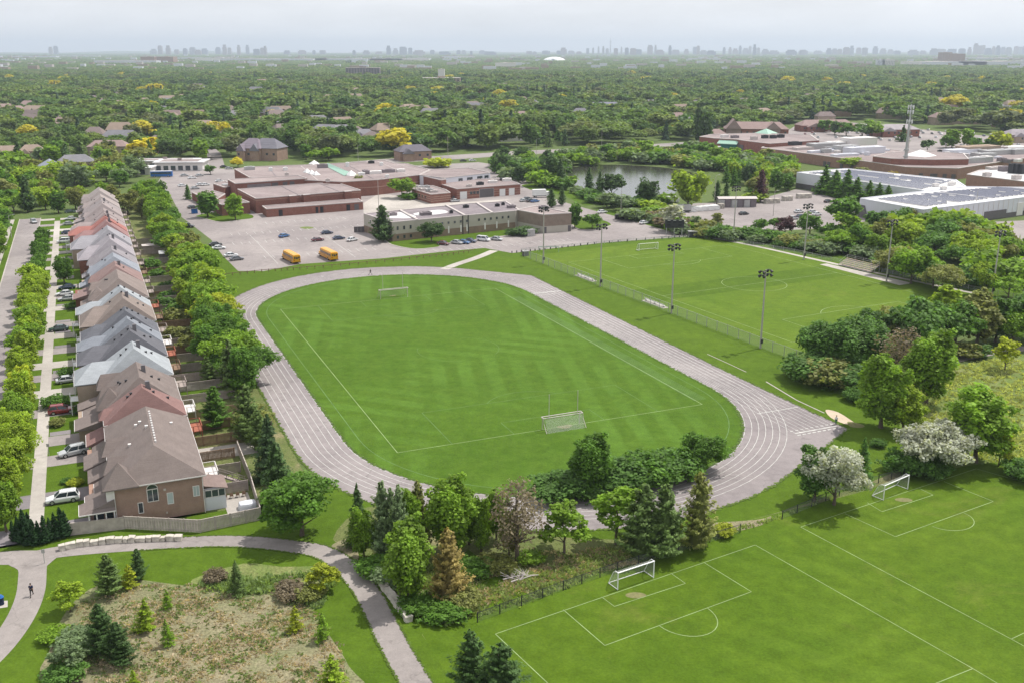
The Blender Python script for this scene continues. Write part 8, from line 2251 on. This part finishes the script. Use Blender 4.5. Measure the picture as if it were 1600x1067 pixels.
for X, Y, con in mass_pts:
    near = Y < 800
    i = (rnd.choice((3,4)) if near else rnd.choice((8,9))) if con else (rnd.choice((0,1,2)) if near else rnd.choice((5,6,7)))
    if not con and rnd.random() < .012: i = 10
    h = rnd.uniform(10, 17) if not con else rnd.uniform(11, 18)
    h *= 1 + .2*patch_noise(X, Y); w = h*rnd.uniform(1.25, 1.8) if not con else h*rnd.uniform(.8, 1.1)
    P.append((X, Y, 0)); I.append(i); Rr.append(rnd.uniform(0, 6.28)); S_.append((w, w, h))
scatter('woodland', P, I, Rr, S_, 'continuous leafy woodland of mixed greens filling the middle distance')
P, I, Rr, S_ = [], [], [], []
D = 2600.0
while D < 21000:
    k = min(9.0, D/2400.0); step = 50*k; x = -D*.6 - 200
    while x < D*.6 + 200:
        X, Y = x + rnd.uniform(-.4,.4)*step, D + rnd.uniform(-.4,.4)*step; x += step
        pn = patch_noise(X*.35, Y*.22)
        if D > 4500 and pn > .75: continue
        if blocked(X, Y): continue
        P.append((X, Y, 0)); I.append(rnd.choice((11,12,13))); Rr.append(rnd.uniform(0, 6.28)); S_.append((k*.95, k*.95, 1.0 + .12*k + .15*patch_noise(X*.3, Y*.3)))
    D += step*.85
scatter('far_woods', P, I, Rr, S_, 'blue green wooded plain running to the horizon')
def edge_tufts(name, pts, n, col, label, seed, jit=.14, s1=.28):
    rng = np.random.default_rng(seed); P = np.array(pts); d = np.linalg.norm(np.diff(P, axis=0), axis=1); c = np.concatenate([[0], np.cumsum(d)])
    u = rng.uniform(0, c[-1], n); i = np.clip(np.searchsorted(c, u)-1, 0, len(d)-1); f = ((u-c[i])/d[i])[:, None]; q = P[i]*(1-f)+P[i+1]*f + rng.normal(size=(n, 2))*jit
    sz = rng.uniform(.07, s1, n); a = rng.uniform(0, 6.28, n); dx = np.column_stack([np.cos(a), np.sin(a), np.zeros(n)])*sz[:, None]; dy = np.column_stack([-np.sin(a), np.cos(a), np.zeros(n)])*sz[:, None]
    b = np.column_stack([q, np.full(n, .055)]); V = np.stack([b-dx-dy*.6, b+dx*.8-dy, b+dx+dy*.7, b-dx*.6+dy], 1).reshape(-1, 3); V[:, 2] += rng.uniform(-.01, .04, len(V))
    me = fast_mesh(name, V, np.arange(n*4).reshape(-1, 4), rng.uniform(.7, 1.3, n), LEAF); o = link(name, me); tag(o, label, kind='stuff'); o.color = (*col, 1)
edge_tufts('edge_grass', stad(R0) + [stad(R0)[0]], 3000, (.10,.17,.022), 'ragged grass edge inside the running track', 41)
edge_tufts('edge_grass', outer + [outer[0]], 3000, (.11,.175,.022), 'ragged grass edge outside the running track', 42)
_fp = smooth([at(*p) for p in fp], 5); _L, _R = ribbon(_fp, 3.3)
edge_tufts('edge_grass', _L[18:], 700, (.10,.16,.02), 'ragged grass edge of the footpath, upper side', 43, .07, .16)
edge_tufts('edge_grass', _R[18:], 700, (.10,.16,.02), 'ragged grass edge of the footpath, lower side', 44, .07, .16)
# grass tufts, weeds and twigs in the rough strips and the replanting plot
def tufts(name, px_pts, n, size, hgt, mat_cols, label, seed):
    rng = np.random.default_rng(seed); pl = [at(*p) for p in px_pts]; xs = [p[0] for p in pl]; ys_ = [p[1] for p in pl]; pp = []
    while len(pp) < n:
        x, y = rng.uniform(min(xs), max(xs)), rng.uniform(min(ys_), max(ys_))
        if inside(pl, x, y) and rng.uniform() < .5 + .5*math.sin(x*.9+seed)*math.cos(y*1.1) + .3*math.sin(x*.31-y*.4): pp.append((x, y))
    pp = np.array(pp); m = 5
    base = np.repeat(np.column_stack([pp, np.zeros(n)]), m, 0) + np.column_stack([rng.normal(size=(n*m, 2))*size*.5, np.zeros(n*m)])
    hh = hgt*rng.uniform(.4, 1.3, n)[:, None].repeat(m, 1).ravel()
    a = rng.uniform(0, 6.28, n*m); dx = np.column_stack([np.cos(a), np.sin(a), np.zeros(n*m)])*size*.35; lean = np.column_stack([rng.normal(size=(n*m, 2))*.4, np.ones(n*m)])*hh[:, None]
    V = np.stack([base-dx, base+dx, base+dx*.5+lean, base-dx*.6+lean*.9], 1).reshape(-1, 3)
    me = fast_mesh(name, V, np.arange(n*m*4).reshape(-1, 4), rng.uniform(.6, 1.4, n)[:, None].repeat(m, 1).ravel(), LEAF)
    o = link(name, me); tag(o, label, kind='stuff'); o.color = (*mat_cols, 1)
plot = [(80,1070),(90,1000),(120,945),(180,915),(300,912),(430,925),(500,960),(530,1010),(545,1070)]
tufts('dry_weeds', plot, 2600, .4, .16, (.46,.38,.28), 'dry tan weeds over the replanting plot', 1)
tufts('green_weeds', plot, 700, .5, .22, (.20,.27,.10), 'green weeds over the replanting plot', 2)
tufts('rough_tufts', [(570,865),(640,880),(760,880),(900,860),(1060,845),(1200,812),(1330,770),(1400,745),(1300,775),(1205,815),(1120,838),(1040,862),(960,884),(880,920),(800,948),(745,966),(700,978),(650,965),(600,900)], 1700, .4, .35, (.24,.31,.10), 'tall uncut grass along the fence below the track', 3)
tufts('dry_tufts', [(740,895),(860,860),(960,855),(1000,880),(900,900),(800,930),(740,955),(700,960)], 1300, .4, .2, (.44,.37,.24), 'dry straw coloured grass below the track', 4)
tufts('meadow_tufts', [(1340,600),(1400,640),(1440,690),(1560,725),(1640,740),(1640,570),(1560,560),(1480,575),(1400,590)], 2400, .6, .4, (.40,.44,.16), 'pale meadow grass on the right', 5)
tufts('plot_rim_grass', [(300,905),(400,905),(500,895),(520,910),(500,950),(430,930),(330,922)], 700, .5, .5, (.24,.33,.12), 'tall green grass on the rim of the replanting plot', 6)
for i, (x, y) in enumerate(((800,905),(812,908),(822,902))): 
    mb = MB(); rn = random.Random(i)
    for k in range(9): a = rn.uniform(0, 3.14); mb.tube((0,0,.2), (1.6*math.cos(a), .8*math.sin(a), .2+rn.uniform(.1,1.1)), .05, .015, 5)
    mb.tube((-1.2,0,.25),(1.6,.2,.35),.09,.05,6)
    tag(obj('fallen_branch', mb, M['parapet'], None, at(x, y), rn.uniform(-.5,.5)), ('pale fallen branch in the dry grass, left one','pale fallen branch in the dry grass, middle one','pale fallen branch in the dry grass, right one')[i], 'branch')

# ------------------------------------------------------------------ haze: thin even air round everything
hz = bpy.data.materials.new('haze_air'); hz.use_nodes = True
hn_ = hz.node_tree.nodes; hn_.clear(); ho = hn_.new('ShaderNodeOutputMaterial'); hv = hn_.new('ShaderNodeVolumePrincipled')
hv.inputs['Color'].default_value = (.76,.87,1.0,1); hv.inputs['Density'].default_value = 8.5e-5; hv.inputs['Anisotropy'].default_value = .2
hz.node_tree.links.new(hv.outputs[0], ho.inputs['Volume'])
mb = MB(); mb.box(-29000, 29000, -29000, 29000, -1.0, 330.0); h_ = obj('haze', mb, hz); tag(h_, kind='stuff')

# ------------------------------------------------------------------ every member of a group gets a label of its own from what it stands beside
HD = ['long brown nearest house','reddish brown roofed house','brown roofed third house','nearest pale roofed house','first dark slate roofed house','blue grey roofed house','second dark slate roofed house','wide tan roofed house','pale roofed house with the skylight','long tan roofed house','red brown mid row house','light blue grey mid row house','mid grey roofed house','lavender grey roofed house','pale lavender roofed house','dull red brown roofed house','bright red roofed house','beige brown roofed house','fifth house from the far end','fourth house from the far end','third house from the far end','last but one house','last house of the row']
LM_H = [(T((h[0]+h[1])/2, -68), 'the '+d) for h, d in zip(HOUSES, HD)]
def lm(*a): return [(at(x, y), n) for x, y, n in a]
LM_R = lm((1335,421,'the bleachers'),(1385,440,'the floodlight pole past the bleachers'),(1550,462,'the rightmost floodlight pole'),(1442,345,'the white warehouse corner'),(1600,400,'the right frame edge'),(1256,406,'the floodlight pole by the purple tree'),(1146,370,'the scoreboard floodlight pole'),(1055,369,'the scoreboard'),(1315,360,'the broad tree before the warehouse gap'),(1186,362,'the first small round yard tree'))
LM_P = lm((1075,326,'the great willow'),(1012,318,'the lone dark pine'),(875,292,'the tallest dark pond conifer'),(1188,316,'the maroon conifer'),(1093,240,'the mall corner'),(960,255,'the far shore middle'),(900,258,'the pond inlet'),(813,306,'the school loading wing'),(1245,292,'the farther warehouse corner'),(941,332,'the white car by the lawn island'),(1151,236,'the teal mall awning'),(930,250,'the inlet lamp post'),(1030,254,'the shore right of its middle'),(1070,258,'the shore behind the willow'),(1169,268,'the dark conifer mass'),(1212,285,'the green tree by the maroon conifer'),(1120,262,'the right end of the pond'))
LM_W = lm((226,247,'the brightest yellow tree'),(80,277,'the blue grey house'),(12,252,'the tan house at the left edge'),(258,262,'the plaza'),(410,250,'the tall gabled town houses'),(560,220,'the stepped roofs'),(672,212,'the big yellow pair'),(735,178,'the dark roofed pale house'),(790,219,'the roofs by the main road'),(930,174,'the grey townhouses'),(1045,158,'the tan house on the slope'),(1180,213,'the church hall'),(1318,170,'the long grey block'),(1412,230,'the radio tower'),(1545,178,'the long grey hall'),(1480,154,'the pale yellow tree'),(432,188,'the yellow trio'),(606,146,'the far yellow tree'),(1592,222,'the large grey right edge house'),(340,235,'the side street'),(640,250,'the dark house on the main road'))
def LMX(px, n): return ((px-800)*9.0, 13000.0), n
LM_S = [LMX(28,'the far left edge'),LMX(85,'the left twin towers'),LMX(265,'the leftmost cluster'),LMX(350,'the tall slab of the left cluster'),LMX(415,'the last tall left tower'),LMX(500,'the low blocks right of it'),LMX(620,'the central left cluster'),LMX(720,'the small pair left of the dome'),LMX(866,'the white dome'),LMX(953,'the broadcast tower'),LMX(1015,'the dark twin towers'),LMX(1090,'the stepped group'),LMX(1170,'the spiky group'),LMX(1250,'the flat slabs'),LMX(1330,'the right centre cluster'),LMX(1400,'the pale apartment group'),LMX(1460,'the gap before the last cluster'),LMX(1523,'the tallest right tower'),LMX(1590,'the right frame edge')]
def colw(c):
    r, g, b = c[:3]
    if r > .3 and g > .3: return 'whitish' if b > .2 else 'yellow'
    if r > g*1.05: return 'brownish' if g > .1 else 'purple'
    if g > .26: return 'yellow green'
    if g > .19: return 'fresh green'
    if b > g*.42: return 'grey green'
    return 'mid green' if g > .14 else 'dark green'
ORD = ['','second ','third ','fourth ','fifth ','sixth ','seventh ','eighth ','ninth ','tenth ','eleventh ','twelfth ']
GL = {'leafy trees behind the back yards':(LM_H,1,'tree'),'shrubs in the back yards':(LM_H,1,'shrub'),'street trees along the residential street':(LM_H,2,'street tree'),'trees on the far side of the street':(LM_H,2,'tree across the street'),'board fences dividing the back yards':(LM_H,1,'board fence'),
 'trees at the end of the residential street':(LM_W,0,'tree'),'trees of the thicket before the warehouse':(LM_R,0,'thicket tree'),'shrubs of the hedge along the soccer field':(LM_R,0,'hedge shrub'),'shrubs between the lot and the trade yard':(LM_R,0,'bank shrub'),
 'trees on the far bank of the pond':(LM_P,0,'far bank tree'),'trees between pond and warehouse':(LM_P,0,'tree'),'trees between the school and the pond':(LM_P,0,'tree'),'shrubs on the near bank of the pond':(LM_P,0,'near bank shrub'),
 'leafy trees at the near edge of the woods':(LM_W,0,'leafy wood edge tree'),'conifers at the near edge of the woods':(LM_W,0,'wood edge conifer'),'far roofs in the woods':(LM_W,0,'half hidden roof'),'towers on the skyline':(LM_S,3,'skyline tower'),'industrial sheds on the far plain':(LM_S,3,'pale industrial shed below the skyline')}
from collections import defaultdict
byg = defaultdict(list); ch_of = defaultdict(list)
for o in COL.objects:
    if o.parent is not None: ch_of[o.parent.name].append(o)
    elif 'group' in o and o['group'] in GL: byg[o['group']].append(o)
for g, objs in byg.items():
    LMs, mode, word = GL[g]; sets = defaultdict(list)
    for o in objs:
        x, y = o.location.x, o.location.y
        if mode == 3:
            x = (pix(x, y)[0]-800)*9.0; y = 13000.0
        d, (p, nm) = min(((x-p[0])**2 + (y-p[1])**2, (p, nm)) for p, nm in LMs)
        cr = next((c for c in ch_of[o.name] if c.name.startswith('crown')), None)
        cw = colw(cr.color)+' ' if cr else ''
        if word == 'board fence': cw = 'brown ' if 'brown' in o['label'] else 'grey '
        if mode == 1: s = '%s%s behind %s' % (cw, word, nm)
        elif mode == 2: s = '%s%s opposite %s' % (cw, word, nm)
        else:
            dx, dy = x-p[0], y-p[1]
            s = '%s%s %s %s' % (cw, word, ('right of' if dx > 0 else 'left of') if abs(dx) > abs(dy) or mode == 3 else ('behind' if dy > 0 else 'in front of'), nm)
        sets[s].append((d, o.name, o))
    for s, L in sets.items():
        L.sort(key=lambda q: q[:2])
        for i, (d, _, o) in enumerate(L):
            if mode == 0 or mode == 3: lab = (ORD[i] + 'closest ' if i < 12 else 'outlying ') + s if len(L) > 1 else s
            else: lab = (('nearest ' if i == 0 else ORD[i]+'nearest ') if i < 12 else '') + s if len(L) > 1 else s
            w = lab.split()
            if len(w) < 4: lab += ' in view'
            o['label'] = ' '.join(lab.split()[:16])
rowc = defaultdict(int)
